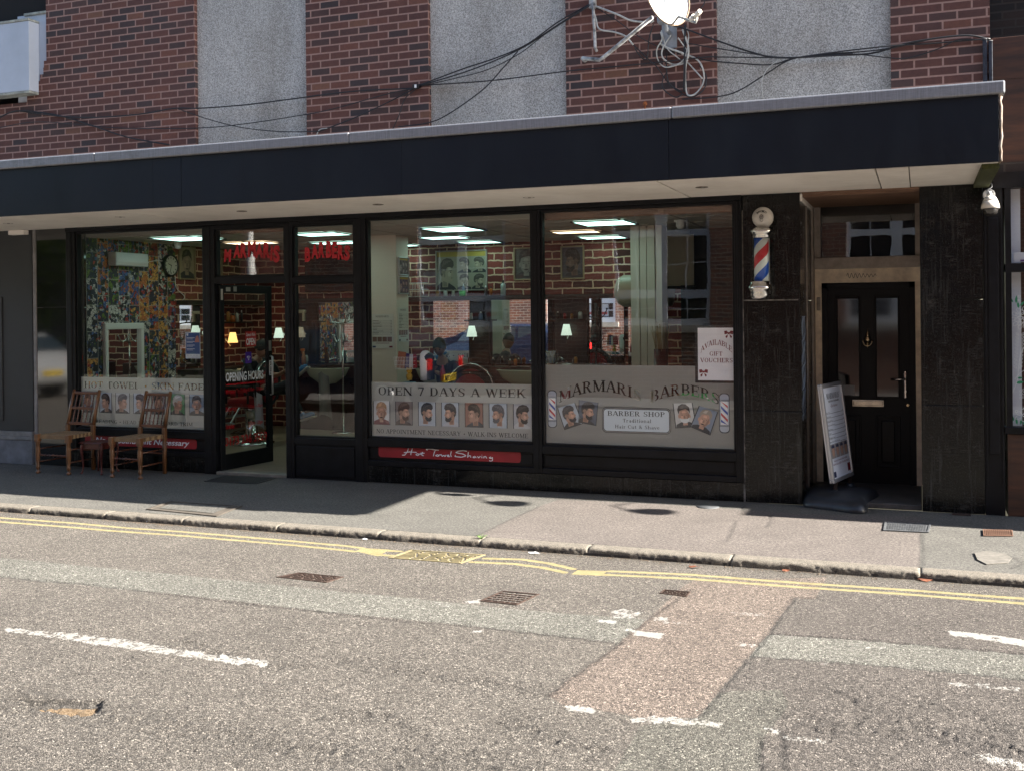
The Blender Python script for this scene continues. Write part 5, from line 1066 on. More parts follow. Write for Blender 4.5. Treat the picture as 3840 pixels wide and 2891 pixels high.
def stripes():
    t = NT('spiral_stripes'); tc = t.new('ShaderNodeTexCoord'); sp = t.new('ShaderNodeSeparateXYZ'); t.l(tc.outputs['Object'], sp.inputs[0])
    an = t.math('ARCTAN2', sp.outputs[1], sp.outputs[0]); u = t.math('FRACT', t.math('SUBTRACT', t.math('MULTIPLY', sp.outputs[2], 1/.36), t.math('MULTIPLY', an, 1/(2*math.pi))))
    t.l(t.ramp(u, [(0, (.62, .63, .64)), (.22, (.50, .012, .025)), (.5, (.62, .63, .64)), (.72, (.008, .07, .42))], True), t.b.inputs['Base Color']); t.b.inputs['Roughness'].default_value = .3; return t.m
mb = MB(); mb.cyl((0, 0, -.195), (0, 0, .195), .062, .062, 32); so_ = obj('striped_cylinder', mb, stripes(), P, (ax, py_, 2.143))
mb = MB(); pb = (px_-.022, py_, 0)
mb.lathe([(.076, 1.962), (.082, 1.955), (.080, 1.935), (.094, 1.925), (.101, 1.905), (.096, 1.885), (.086, 1.878), (.086, 1.84), (.078, 1.812), (.055, 1.80), (.0005, 1.797)], 28, pb); obj('bottom_collar', mb, M_chrome, P)
mb = MB(); mb.box(-1.33, -1.25, -.09, .0, 2.39, 2.41, .003); mb.box(-1.34, -1.27, -.09, .0, 1.90, 1.92, .003); mb.box(-1.35, -1.24, -.012, -.002, 1.85, 2.45, .003); obj('wall_bracket', mb, M_steel, P)
# dome camera
K = thing('security_camera', 'white dome security camera below the right end of the canopy', 'security camera', (0, 0, 0))
cx, cy = .538, -.17
mb = MB(); mb.cyl((cx, -.001, 2.64), (cx, -.03, 2.64), .048, .046, 24); mb.tube([(cx, -.03, 2.64), (cx, -.10, 2.645), (cx, -.15, 2.635), (cx, cy, 2.61)], .016); obj('wall_mount', mb, M_white, K)
mb = MB(); mb.lathe([(.02, 2.615), (.040, 2.607), (.052, 2.585), (.056, 2.578)], 28, (cx, cy, 0)); mb.lathe([(.057, 2.575), (.068, 2.54), (.071, 2.515), (.066, 2.512)], 28, (cx, cy, 0)); obj('housing', mb, mat('cream_camera_plastic', (.70, .66, .58), .35), K)
mb = MB(); mb.lathe([(.060, 2.513), (.060, 2.50), (.052, 2.475), (.034, 2.457), (.0005, 2.450)], 24, (cx, cy, 0)); obj('smoked_dome', mb, mat('smoked_dome', (.03, .028, .026), .05, spec=.9), K)
mb = MB(); mb.tube(bez([(cx+.03, -.03, 2.655), (cx-.02, -.08, 2.67), (cx+.02, -.05, 2.70), (cx+.005, -.02, 2.76)], 6), .004, 6); obj('lead', mb, M_cable, K)
# satellite dish
S = thing('satellite_dish', 'weathered white satellite dish with feed arm on the brick pier', 'satellite dish')
n_ = Vector((.62, -.70, .30)).normalized(); ctr = Vector((*(-2.015, -0.55, 4.447),)); q_ = n_.to_track_quat('Z', 'Y').to_matrix()
mb = MB(); V = []; Fc = []; nr, ns = 7, 36
upv = Vector((0, 0, 1)); upv = (upv-n_*upv.dot(n_)).normalized(); sdv = n_.cross(upv)
for s_, off in ((0, 0), (1, -.006)):
    for i in range(nr+1):
        r_ = i/nr
        for k in range(ns): a = 2*math.pi*k/ns; V.append(ctr+sdv*(.205*r_*math.cos(a))+upv*(.31*r_*math.sin(a))+n_*(.06*r_*r_-.06+off))
st = (nr+1)*ns
for s_ in (0, 1):
    for i in range(nr):
        for k in range(ns): Fc.append((s_*st+i*ns+k, s_*st+i*ns+(k+1) % ns, s_*st+(i+1)*ns+(k+1) % ns, s_*st+(i+1)*ns+k))
for k in range(ns): Fc.append((nr*ns+k, nr*ns+(k+1) % ns, st+nr*ns+(k+1) % ns, st+nr*ns+k))
mb.tris(V, Fc)
for f in mb.b.faces: f.smooth = True
obj('reflector', mb, mat('chalky_white_dish', (.78, .77, .75), .6, var=.06, vscale=9), S)
mb = MB(); mb.tube([ctr+sdv*(.207*math.cos(a))+upv*(.312*math.sin(a)) for a in np.linspace(0, 6.2832, 40)], .007, 6); obj('rusty_rim', mb, mat('stained_dish_rim', (.16, .11, .07), .7, var=.6, vscale=20), S)
lnb = Vector((-1.716, -0.8, 4.166)); foot = ctr-upv*.30-n_*.0
mb = MB(); mb.tube([foot-n_*.03, foot+n_*.10+upv*.01, lnb-upv*.05-n_*.03, lnb-upv*.02], .012, 8); obj('feed_arm', mb, mat('weathered_grey_arm', (.26, .26, .24), .6, var=.5, vscale=20), S)
mb = MB(); mb.cyl(lnb+n_*.06, lnb-n_*.03, .02, .02, 14); mb.cyl(lnb-n_*.03, lnb-n_*.07, .032, .032, 16); mb.cyl(lnb-n_*.07, lnb-n_*.08, .03, .02, 16); obj('receiver_head', mb, mat('cream_receiver', (.60, .55, .46), .4), S)
bk = ctr-n_*.12; mb = MB(); mb.box(-.05, .05, -.05, .05, -.06, .06, .01); mb.xf(Matrix.Translation(bk-upv*.15)); mb.cyl(ctr-n_*.06-upv*.1, bk-upv*.15, .03); mb.cyl(bk-upv*.30, Vector((bk.x, bk.y, bk.z+.5)), .018)
mb.tube([bk-upv*.12, Vector((bk.x-.02, -.2, bk.z-.15)), Vector((bk.x-.03, 0, bk.z-.16))], .018); mb.box(bk.x-.1, bk.x+.04, -.012, 0, bk.z-.30, bk.z, .003); obj('rear_bracket', mb, mat('galvanised_bracket', (.28, .30, .32), .5, .6, var=.3), S)
def F2(p, y): return (p[0], y, p[1])
mb = MB(); mb.tube([F2((-2.92, 4.075), -.10), F2((-2.751, 4.038), -.13), F2((-2.712, 4.054), -.14), F2((-2.181, 4.296), -.42)], .018, 12); mb.cyl(F2((-2.92, 4.075), -.10), ((-2.92, 4.075)[0]-.01, 0, (-2.92, 4.075)[1]), .02)
tag(obj('bent_support_pole', mb, M_paintw), 'bent flaking white pole braced against the brick beside the dish', 'pole')
mb = MB(); mb.tube([F2((-2.835, 4.701), -.05), F2((-2.827, 4.476), -.05), F2((-2.816, 4.275), -.05), F2((-2.814, 4.176), -.05), F2((-2.799, 4.139), -.05)], .014, 10); mb.box((-2.841, 4.59)[0]-.03, (-2.841, 4.59)[0]+.03, -.05, 0, (-2.841, 4.59)[1]-.04, (-2.841, 4.59)[1]+.04, .004)
tag(obj('old_aerial_stub', mb, M_paintw), 'short upright peeling aerial stub left of the satellite dish', 'aerial bracket')
mb = MB(); mb.sph(F2((-2.349, 3.619), -.03), .022, 1, .4, 1); mb.tube([F2((-2.352, 3.609), -.02), F2((-2.352, 3.567), -.02)], .008)
tag(obj('rusty_wall_fixing', mb, M_rust), 'small rusty round fixing just above the canopy edge below the dish', 'wall fixing')
# cables
def cable(pts, label, m=M_cable, r=.006, ys=None):
    pp = [(p[0], (-.022-.012*((i*7) % 3) if ys is None else ys[i] if hasattr(ys, '__len__') else ys), p[1]) for i, p in enumerate(pts)]
    mb = MB(); mb.tube(bez(pp, 8), r, 6); return tag(obj('wall_cable', mb, m), label, 'cable', 'cables strung along the upper wall')
cable([(-10.333, 4.04), (-10.166, 4.069), (-9.836, 4.129), (-9.288, 4.043), (-8.785, 3.89), (-8.256, 3.714), (-7.703, 3.594)], 'black cable sagging from the far left wall down to the canopy', r=.008)
cable([(-9.836, 4.129), (-9.183, 4.017), (-8.658, 3.965), (-8.053, 3.964), (-7.63, 3.988), (-7.273, 3.96), (-6.716, 3.956), (-6.175, 3.967), (-5.38, 3.984), (-4.674, 3.96)], 'long black cable from the left clip across the first panel to the central clip', r=.007)
cable([(-7.58, 3.981), (-7.18, 3.837), (-6.719, 3.708), (-6.267, 3.639), (-5.809, 3.607)], 'thin cable drooping low across the first grey panel', r=.005)
cable([(-10.251, 3.952), (-9.612, 3.984), (-8.966, 3.909), (-8.355, 3.825), (-7.374, 3.752), (-6.719, 3.748), (-6.002, 3.794), (-5.619, 3.828), (-4.949, 3.932), (-4.68, 3.958)], 'thin cable along the bottom of the first grey panel rising to the central clip', r=.005)
cable([(-4.692, 3.964), (-5.02, 3.835), (-5.383, 3.711), (-5.716, 3.631), (-5.809, 3.604)], 'cable slanting down left from the central clip across the second brick pier', r=.006)
cable([(-5.841, 3.565), (-5.792, 3.623), (-5.697, 3.63)], 'short white cable end curling over the canopy edge', M_cablew, .005)
cable([(-4.686, 3.955), (-4.809, 3.859), (-4.865, 3.705), (-4.954, 3.569)], 'short cable dropping from the central clip to the canopy', r=.0045)
cable([(-4.653, 3.99), (-4.547, 4.01), (-4.155, 4.104), (-3.821, 4.183), (-3.497, 4.28), (-3.177, 4.456), (-2.864, 4.598)], 'upper black cable climbing across the second grey panel to the aerial stub', r=.0065)
cable([(-4.653, 3.985), (-4.547, 3.997), (-4.07, 4.086), (-3.577, 4.242), (-3.177, 4.436), (-2.859, 4.582)], 'lower black cable climbing across the second grey panel to the aerial stub', r=.0065)
cable([(-4.645, 3.976), (-4.288, 4.016), (-3.918, 4.067), (-3.583, 4.199), (-3.282, 4.373), (-2.854, 4.577)], 'third thin cable climbing across the second grey panel', r=.0045)
cable([(-3.594, 4.228), (-3.759, 4.063), (-3.956, 3.88), (-4.327, 3.68), (-4.552, 3.604), (-4.881, 3.585)], 'cable looping down across the second grey panel to the canopy', r=.006)
cable([(-4.615, 3.984), (-3.874, 3.964), (-3.118, 3.982), (-2.694, 3.988), (-2.267, 3.986), (-1.764, 3.99), (-1.687, 3.987), (-1.132, 3.925)], 'nearly level cable from the central clip past the dish', r=.006)
cable([(-2.073, 4.309), (-1.956, 4.26), (-1.686, 4.131), (-1.358, 3.991), (-1.132, 3.925), (-0.694, 3.899), (-0.356, 3.894), (-0.058, 3.951), (0.347, 3.966), (0.558, 3.92)], 'thick cable from the dish across the third grey panel to the corner post', r=.008)
cable([(-2.025, 4.17), (-1.94, 4.132), (-1.457, 4.001), (-1.102, 3.927), (-0.817, 3.911), (-0.52, 3.899)], 'thin cable from the dish joining the bundle on the third grey panel', r=.005)
cable([(-1.856, 4.008), (-1.788, 3.965), (-1.458, 3.901), (-1.197, 3.874), (-0.954, 3.915), (-0.283, 3.935), (0.086, 3.93), (0.304, 3.924), (0.532, 3.919)], 'low sagging cable across the third grey panel and right hand brick pier', r=.006)
cable([(-2.006, 3.633), (-1.691, 3.627), (-1.493, 3.663), (-1.246, 3.801), (-1.054, 3.896), (-0.816, 3.916), (-0.302, 3.916), (0.122, 3.965)], 'cable rising from behind the canopy across the third grey panel', r=.006)
cable([(-0.563, 3.901), (-0.463, 3.889), (-0.208, 3.832), (-0.06, 3.827), (0.159, 3.876), (0.328, 3.933), (0.576, 3.905)], 'drooping cable on the right hand brick pier', r=.005)
cable([(-1.132, 3.92), (-1.246, 3.832), (-1.289, 3.722), (-1.285, 3.582)], 'thin pale cable hanging on the third grey panel', M_cablew, .004)
def cl(pts, *a, **k): cable(pts, *a, **k)
def Z_(x, y): pass
cl([(-2.105, 4.226), (-2.179, 4.105), (-2.173, 4.018), (-2.086, 3.959), (-1.985, 3.957), (-1.941, 4.039), (-1.961, 4.183), (-1.996, 4.265)], 'pale loop of cable hanging under the dish', M_cablew, .007)
cl([(-2.005, 4.045), (-1.877, 3.99), (-1.814, 3.899), (-1.808, 3.778), (-1.866, 3.683), (-1.923, 3.656), (-1.966, 3.699), (-1.971, 3.899), (-1.937, 4.074), (-1.996, 4.265)], 'long pale cable loop hanging lowest under the dish', M_cablew, .008)
cl([(-2.199, 4.265), (-2.185, 4.192), (-2.23, 4.102), (-2.224, 4.008), (-2.159, 3.937), (-2.05, 3.942), (-1.97, 3.97), (-1.892, 3.892), (-1.815, 3.799)], 'pale cable with the widest curl left of the other loops', M_cablew, .006)
cl([(-2.192, 4.278), (-2.142, 4.115), (-2.049, 4.02), (-1.977, 3.971), (-1.941, 4.039), (-2.033, 4.19)], 'white cable crossing behind the loops under the dish', M_cablew, .005)
cl([(-2.211, 4.16), (-2.121, 4.106), (-2.005, 4.052), (-1.941, 4.01)], 'short thick pale cable end poking left under the dish', M_cablew, .009)
cl([(-2.264, 4.344), (-2.303, 4.218), (-2.319, 4.046), (-2.356, 4.028), (-2.407, 4.084), (-2.437, 4.137)], 'black cable hook hanging left of the dish loops')
cl([(-1.97, 4.305), (-1.974, 4.113), (-1.975, 3.899), (-1.987, 3.7)], 'straight black cable dropping vertically below the dish', r=.012)
cl([(-2.143, 4.072), (-2.144, 3.915), (-2.117, 3.783), (-2.023, 3.696), (-1.909, 3.644), (-1.801, 3.706), (-1.786, 3.825), (-1.842, 3.923)], 'black loop of cable behind the lowest pale loop', r=.006)
cl([(-2.145, 3.893), (-2.182, 3.817), (-2.168, 3.73), (-2.067, 3.657), (-1.995, 3.68)], 'small black loop at the bottom of the tangle', r=.006)
cl([(-2.859, 4.587), (-2.741, 4.534), (-2.59, 4.459), (-2.471, 4.398), (-2.301, 4.362), (-2.257, 4.368)], 'white cable sloping from the aerial stub to the back of the dish', M_cablew, .009)
cl([(-2.855, 4.583), (-2.81, 4.453), (-2.773, 4.346), (-2.637, 4.31), (-2.525, 4.255), (-2.451, 4.168)], 'curved white cable hanging below the aerial stub', M_cablew, .008)
cl([(-2.451, 4.168), (-2.305, 4.016), (-2.232, 3.944), (-2.124, 3.784), (-2.002, 3.695)], 'black cable slanting down right below the bent pole', r=.006)
cl([(-2.84, 4.574), (-2.636, 4.434), (-2.413, 4.251), (-2.23, 4.138), (-2.005, 4.045)], 'thin black cable from the aerial stub through the tangle', r=.0045)
cl([(-1.96, 4.276), (-1.939, 4.181), (-1.984, 3.986), (-2.122, 3.941)], 'short pale cable beside the vertical black cable', M_cablew, .005)
cl([(-1.793, 4.549), (-1.794, 4.478), (-1.837, 4.419), (-1.873, 4.394)], 'thin cable curving into the receiver head', r=.005)
mb = MB(); mb.box(-.035, .035, -.05, 0, -.02, .02, .004); mb.mi = 1; mb.box(-.01, .012, -.054, -.05, -.016, .016); q_ = (-4.68, 3.976)
tag(obj('cable_clamp', mb, [M_black, M_white], loc=(q_[0], 0, q_[1])), 'black and white cable clamp at the edge of the second brick pier', 'cable clamp')
# recessed downlights in the soffit
base = None
for i, (x, y) in enumerate(((-9.241, -0.784), (-7.682, -0.834), (-6.24, -0.769), (-4.746, -0.735), (-3.257, -0.689), (-1.691, -0.775))):
    lb = ('leftmost recessed soffit light, above the grey boarding', 'recessed soffit light above the left shop window', 'recessed soffit light above the shop doorway', 'recessed soffit light above the left part of the middle window', 'recessed soffit light above the post between the two right windows', 'recessed soffit light nearest the barber pole')[i]
    if base is None:
        base = thing('recessed_light', lb, 'downlight', (x, y, 2.733), 0, 'recessed lights in the canopy soffit')
        mb = MB(); mb.lathe([(.030, .006), (.045, .0), (.052, .0), (.052, .004)], 24); obj('trim_ring', mb, mat('dull_bronze_ring', (.16, .12, .09), .4, .6), base)
        mb = MB(); mb.cyl((0, 0, .003), (0, 0, .006), .030, .030, 20); mb.sph((.006, 0, .001), .014, 1, 1, .4); obj('lamp', mb, mat('grey_lamp_glass', (.25, .24, .22), .2), base)
    else: dup(base, (x, y, 2.733), 0, lb)
# voucher poster
mb = MB(); mb.box(-1.925, -1.550, .0455, .050, 1.045, 1.575); mb.mi = 1; mb.box(-1.898, -1.560, .0435, .0454, 1.078, 1.553)
gv = tag(obj('gift_voucher_poster', mb, [M_black, mat('white_poster_card', (.72, .72, .74), .5)]), 'white gift voucher poster with dark red lettering and bows', 'poster')
vs = fit_slab('AVAILABLE', -1.872, -1.586, 1.325, 1.372, arch=.075)+fit_slab('GIFT', -1.792, -1.672, 1.300, 1.338)+fit_slab('VOUCHERS', -1.876, -1.580, 1.240, 1.279)
M_bow = mat('dark_red_print', (.15, .004, .012), .5); v_, f_ = union2d(vs); mb = MB(); mb.tris([(v[0], .0425, v[1]) for v in v_], f_); obj('lettering', mb, M_bow, gv)
def bow(cx, cz):
    mb = MB(); y = .0425
    for s in (-1, 1):
        mb.poly([(cx, cz), (cx+s*.018, cz+.022), (cx+s*.040, cz+.018), (cx+s*.038, cz-.012), (cx+s*.016, cz-.008)], y); mb.poly([(cx+s*.006, cz-.01), (cx+s*.03, cz-.03), (cx+s*.022, cz-.048), (cx+s*.012, cz-.036)], y)
    mb.poly([(cx-.008, cz-.01), (cx+.008, cz-.01), (cx+.008, cz+.008), (cx-.008, cz+.008)], y-.0004); obj('printed_bow', mb, M_bow, gv)
bow(-1.617, 1.505); bow(-1.848, 1.155)
# rush seated chairs and a small table
def wobj(n, m, p): return n
M_oak = mat('worn_oak', (.13, .052, .020), .35, var=.45, vscale=9, var2=(.22, .10, .04), stretch=(1, 1, .25)); M_oakr = mat('reddish_oak', (.085, .026, .012), .3, var=.4, vscale=8, var2=(.15, .05, .02), stretch=(1, 1, .3))
def rush():
    t = NT('woven_rush'); n = t.noise(t.co((1, 1, 1)), 18, 4); w_ = t.new('ShaderNodeTexWave'); w_.inputs['Scale'].default_value = 60; w_.inputs['Distortion'].default_value = 2.5; t.l(t.co(), w_.inputs['Vector'])
    c = t.mix(t.ramp(w_.outputs['Fac'], [(.2, 0.), (.7, 1.)]), (.13, .075, .035), (.34, .22, .11)); c = t.mix(.5, c, t.ramp(n, [(.3, (.6, .6, .6)), (.7, (1.2, 1.2, 1.2))]), 'MULTIPLY')
    t.l(c, t.b.inputs['Base Color']); t.b.inputs['Roughness'].default_value = .8; t.bump(w_.outputs['Fac'], .6, .004); return t.m
def chair(label, loc, rz, wf=.43, wb=.37, d=.41):
    """wf, wb = width between leg centres front and back"""
    c = thing('rush_seat_chair', label, 'chair', loc, rz, 'old wooden chairs outside the shop')
    for s in (-1, 1):
        mb = MB(); x = s*wf/2; yf = -d/2
        mb.lathe([(.018, 0), (.026, .008), (.027, .022), (.014, .032), (.013, .05), (.024, .062), (.020, .085), (.015, .10), (.021, .15), (.026, .22), (.025, .29), (.019, .318), (.026, .326), (.018, .336), (.027, .345), (.027, .352)], 14, (x, yf, 0)); mb.box(x-.028, x+.028, yf-.028, yf+.028, .352, .434, .006); obj('leg', mb, M_oak, c)
        mb = MB(); x = s*wb/2; yb = d/2
        mb.tube([(x, yb, .0), (x, yb, .46)], .023, 4); mb.box(x-.02, x+.02, yb-.02, yb+.02, .35, .50, .004); mb.tube([(x, yb, .46), (x, yb+.05, .70), (x, yb+.11, .885)], .02, 4, [.023, .021, .018]); obj('leg', mb, M_oak, c)
    mb = MB(); n = 12; V = []; Fc = []
    for j in range(n+1):
        for i in range(n+1):
            u, v = i/n*2-1, j/n*2-1; w_ = (wf*(1-(v+1)/2)+wb*(v+1)/2)/2; z = .415+.012*max(abs(u), abs(v))-.006*(abs(abs(u)-abs(v)) < .12)
            V.append((u*w_, v*d/2, z))
    for j in range(n):
        for i in range(n): a = j*(n+1)+i; Fc.append((a, a+1, a+n+2, a+n+1))
    m0 = len(V); V += [(x, y, .385) for x, y, z in V]; Fc += [tuple(m0+k for k in f[::-1]) for f in Fc]
    bd = [i for i in range(n+1)]+[j*(n+1)+n for j in range(1, n+1)]+[n*(n+1)+i for i in range(n-1, -1, -1)]+[j*(n+1) for j in range(n-1, 0, -1)]
    for a, b in zip(bd, bd[1:]+bd[:1]): Fc.append((a, b, b+m0, a+m0))
    mb.tris(V, Fc); obj('seat', mb, rush(), c)
    mb = MB()
    for z, yo in ((.512, .06), (.682, .102), (.848, .152)): mb.box(-wb/2, wb/2, d/2+yo-.062, d/2+yo-.042, z-.015, z+.018, .004)
    obj('back_rail', mb, M_oakr, c)
    for zb, zt, yo in ((.525, .672, .02), (.695, .838, .06)):
        for k in range(5):
            x = -wb/2+wb*(k+1)/6; mb = MB(); P_ = [(x+.0*math.sin(i), d/2+yo-.01+.04*i/10, zb+(zt-zb)*i/10) for i in range(11)]
            mb.tube(P_, .006, 6, [.0055+.0035*(i % 2) for i in range(11)]); obj('spindle', mb, M_oakr, c)
    mb = MB(); pts = [(-wf/2+wf*i/16, -d/2, .205) for i in range(17)]; mb.tube(pts, .008, 8, [.007, .008, .012, .007, .011, .007, .013, .008, .018, .008, .013, .007, .011, .007, .012, .008, .007])
    for s in (-1, 1):
        for z in (.13, .27): mb.tube([(s*wf/2, -d/2, z), (s*wb/2, d/2, z)], .008, 8)
    mb.tube([(-wb/2, d/2, .22), (wb/2, d/2, .22)], .008, 8); obj('stretcher', mb, M_oakr, c); return c
chair('left old oak chair with woven rush seat in front of the granite strip', (-8.885, -.335, .0), R(0), .43, .36)
chair('right old oak chair with woven rush seat under the left window', (-7.885, -.34, .0), R(-1), .375, .33)
T = thing('small_side_table', 'small low mahogany table with curved legs between the two chairs', 'table', (-8.45, -.31, 0), 0)
M_mah = mat('mahogany', (.085, .018, .014), .3, var=.35, vscale=10)
mb = MB(); mb.box(-.16, .16, -.15, .15, .332, .348, .006); obj('table_top', mb, M_mah, T)
mb = MB(); mb.box(-.135, .135, -.125, .125, .275, .332, .003); obj('apron', mb, M_mah, T)
for sx in (-1, 1):
    for sy in (-1, 1):
        mb = MB(); x, y = sx*.125, sy*.115; mb.tube(bez([(x, y, .33), (x+sx*.012, y+sy*.012, .26), (x-.0, y, .12), (x+sx*.006, y+sy*.006, .03), (x+sx*.02, y+sy*.02, .006)], 5), .014, 8, [.018, .019, .019, .018, .017, .016, .015, .014, .012, .011, .010, .009, .008, .008, .008, .009, .010, .011, .012, .013, .012]); obj('leg', mb, M_mah, T)
# pavement sign
Q = thing('pavement_sign', 'tilted silver framed price board on a black rubber base in the doorway', 'pavement sign')
p00 = Vector((-.735, .05, .19)); p10 = Vector((-.60, .625, .19)); p01 = Vector((-.835, .05, 1.05)); p11 = p10+(p01-p00)
ux = (p10-p00).normalized(); wv = (p10-p00).length; uz = (p01-p00).normalized(); hv = (p01-p00).length; nn_ = ux.cross(uz).normalized()
if nn_.x < 0: nn_ = -nn_
Mx = Matrix((ux, uz, nn_)).transposed().to_4x4(); Mx.translation = p00
mb = MB(); t0 = .035
for s in (-1, 1):
    z0, z1 = (.004, .022) if s > 0 else (-.022, -.004)
    mb.box(0, wv, 0, t0, z0, z1, .006); mb.box(0, wv, hv-t0, hv, z0, z1, .006); mb.box(0, t0, t0, hv-t0, z0, z1, .006); mb.box(wv-t0, wv, t0, hv-t0, z0, z1, .006)
mb.box(.01, wv-.01, .01, hv-.01, -.006, .006); mb.xf(Mx); obj('snap_frame', mb, mat('satin_silver_frame', (.52, .53, .55), .3, .7), Q)
mb = MB(); mb.box(t0-.005, wv-t0+.005, t0-.005, hv-t0+.005, .0065, .012); mb.xf(Mx); ps_ = obj('price_poster', mb, mat('pale_poster_paper', (.76, .79, .84), .35), Q)
PT = lambda y: (lambda a, b: Mx @ Vector((a, b, y)))
mb = MB(); a0, a1 = t0+.02, wv-t0-.02; v_, f_ = union2d(fit_slab('MARMARIS', a0+.06, a1-.06, hv-.135, hv-.085)); mb.tris([Mx @ Vector((v[0], v[1], .0135)) for v in v_], f_)
put(mb, fit(sans('TRADITIONAL TURKISH BARBER', 1, .02), a0+.09, a1-.09, hv-.165, hv-.150), PT(.0135))
for i, ln in enumerate(('Hair Cut', 'Skin Fade', 'Grade All Over', 'Hot Towel Shaving', 'Head Shave', 'O.A.P.', 'Children Under', 'Beard Trim With Clippers', 'Beard Trim With Razor Shape Up', 'Hair Cut, Hot Towel, Shaving & Wash')):
    z = hv-.265-i*.037; L_ = min(.019*len(ln)*.62, a1-a0-.07); put(mb, fit(sans(ln, 1, .0), a0, a0+L_, z, z+.020), PT(.0135)); mb.tris([Mx @ Vector(v) for v in ((a0+L_+.005, z, .0135), (a1-.03, z, .0135), (a1-.03, z+.003, .0135), (a0+L_+.005, z+.003, .0135))], [(0, 1, 2, 3)])
    put(mb, fit(sans('£%d' % (12+i), 1, 0), a1-.025, a1, z, z+.016), PT(.0135))
obj('poster_print', mb, M_ink, ps_)
mb = MB(); put(mb, fit(sans('- Our Services -', 1, .0, .3), a0+.13, a1-.13, hv-.21, hv-.185), PT(.0135)); put(mb, fit(sans('Saturday & Sunday & Bank Holiday', 1, .01), a0+.04, a1-.06, .175, .193), PT(.0135)); put(mb, fit(sans('All Hair Cuts £18.00   Skin Fade £22.00', 1, .01), a0+.01, a1-.03, .148, .165), PT(.0135)); obj('red_poster_print', mb, M_bow, ps_)
mb = MB()
for i in range(4):
    a = a0+i*(a1-a0)/4; b = a+(a1-a0)/4-.006; mb = MB(); mb.mi = 0; mb.tris([Mx @ Vector(v) for v in ((a, .21, .0135), (b, .21, .0135), (b, .335, .0135), (a, .335, .0135))], [(0, 1, 2, 3)])
    m_ = (a+b)/2; mb.mi = 1; mb.tris([Mx @ Vector((m_+.035*math.cos(k*.6), .27+.045*math.sin(k*.6), .0142)) for k in range(10)], [tuple(range(10))]); mb.mi = 2; mb.tris([Mx @ Vector((m_+.04*math.cos(k*.52), .30+.03*math.sin(k*.52), .0148)) for k in range(7)], [tuple(range(7))]); obj('poster_photo', mb, [mat('print_grey', (.3, .28, .27), .5), mat('print_skin', SK, .5), M_navy], ps_, rnorm=False)
mb = MB(); mb.mi = 2; mb.tris([Mx @ Vector(v) for v in ((a0, .045, .0135), (a0+.06, .045, .0135), (a0+.06, .095, .0135), (a0, .095, .0135))], [(0, 1, 2, 3)]); mb.mi = 3; mb.tris([Mx @ Vector(v) for v in ((a1-.08, .06, .0135), (a1, .06, .0135), (a1, .13, .0135), (a1-.08, .13, .0135))], [(0, 1, 2, 3)])
obj('poster_logos', mb, [mat('print_grey', (.3, .28, .27), .5), mat('print_skin', SK, .5), M_navy, M_bow], ps_, rnorm=False)
for k, pq in enumerate((p00+ux*.09, p10-ux*.07)):
    mb = MB(); zc = pq.z; mb.tube([(pq.x+.016*math.cos(a), pq.y+.016*math.sin(a), zc-.005-.075*a/(2*math.pi*7)) for a in np.linspace(0, 2*math.pi*7, 90)], .004, 5); mb.cyl((pq.x, pq.y, zc-.005), (pq.x, pq.y, zc+.006), .026); obj('spring', mb, M_iron, Q)
def base_mesh():
    V = []; Fc = []; C0 = Vector((-.695, .235, 0)); out = [(-.97, -.06), (-.93, -.12), (-.80, -.17), (-.66, -.23), (-.54, -.29), (-.46, -.27), (-.43, -.19), (-.44, -.05), (-.42, .12), (-.37, .34), (-.36, .50), (-.41, .62), (-.55, .66), (-.70, .70), (-.84, .72), (-.93, .60), (-.97, .40), (-.985, .15)]
    P_ = bez([(a, b, 0) for a, b in out+out[:1]], 3)[:-1]; n = len(P_); prof = [(1.0, .0), (1.01, .02), (.985, .045), (.92, .088), (.78, .110), (.5, .122), (.25, .126)]
    for r_, z in prof:
        for p in P_:
            q = C0+(Vector(p)-C0)*r_; bump = .018*math.cos((math.atan2(q.y-C0.y, q.x-C0.x))*2+.7)*(r_ if r_ < .95 else 0); V.append((q.x, q.y, z+(bump if z > .03 else 0)))
    for k in range(len(prof)-1):
        for i in range(n): Fc.append((k*n+i, k*n+(i+1) % n, (k+1)*n+(i+1) % n, (k+1)*n+i))
    Fc.append(tuple((len(prof)-1)*n+i for i in range(n))); return V, Fc
mb = MB(); mb.tris(*base_mesh())
for f in mb.b.faces: f.smooth = True
for pq in (p00+ux*.09, p10-ux*.07): mb.lathe([(.06, .06), (.045, .10), (.034, .125), (.030, .128)], 16, (pq.x, pq.y, 0))
obj('rubber_base', mb, mat('scuffed_black_rubber', (.022, .025, .030), .38, var=.5, vscale=6), Q)
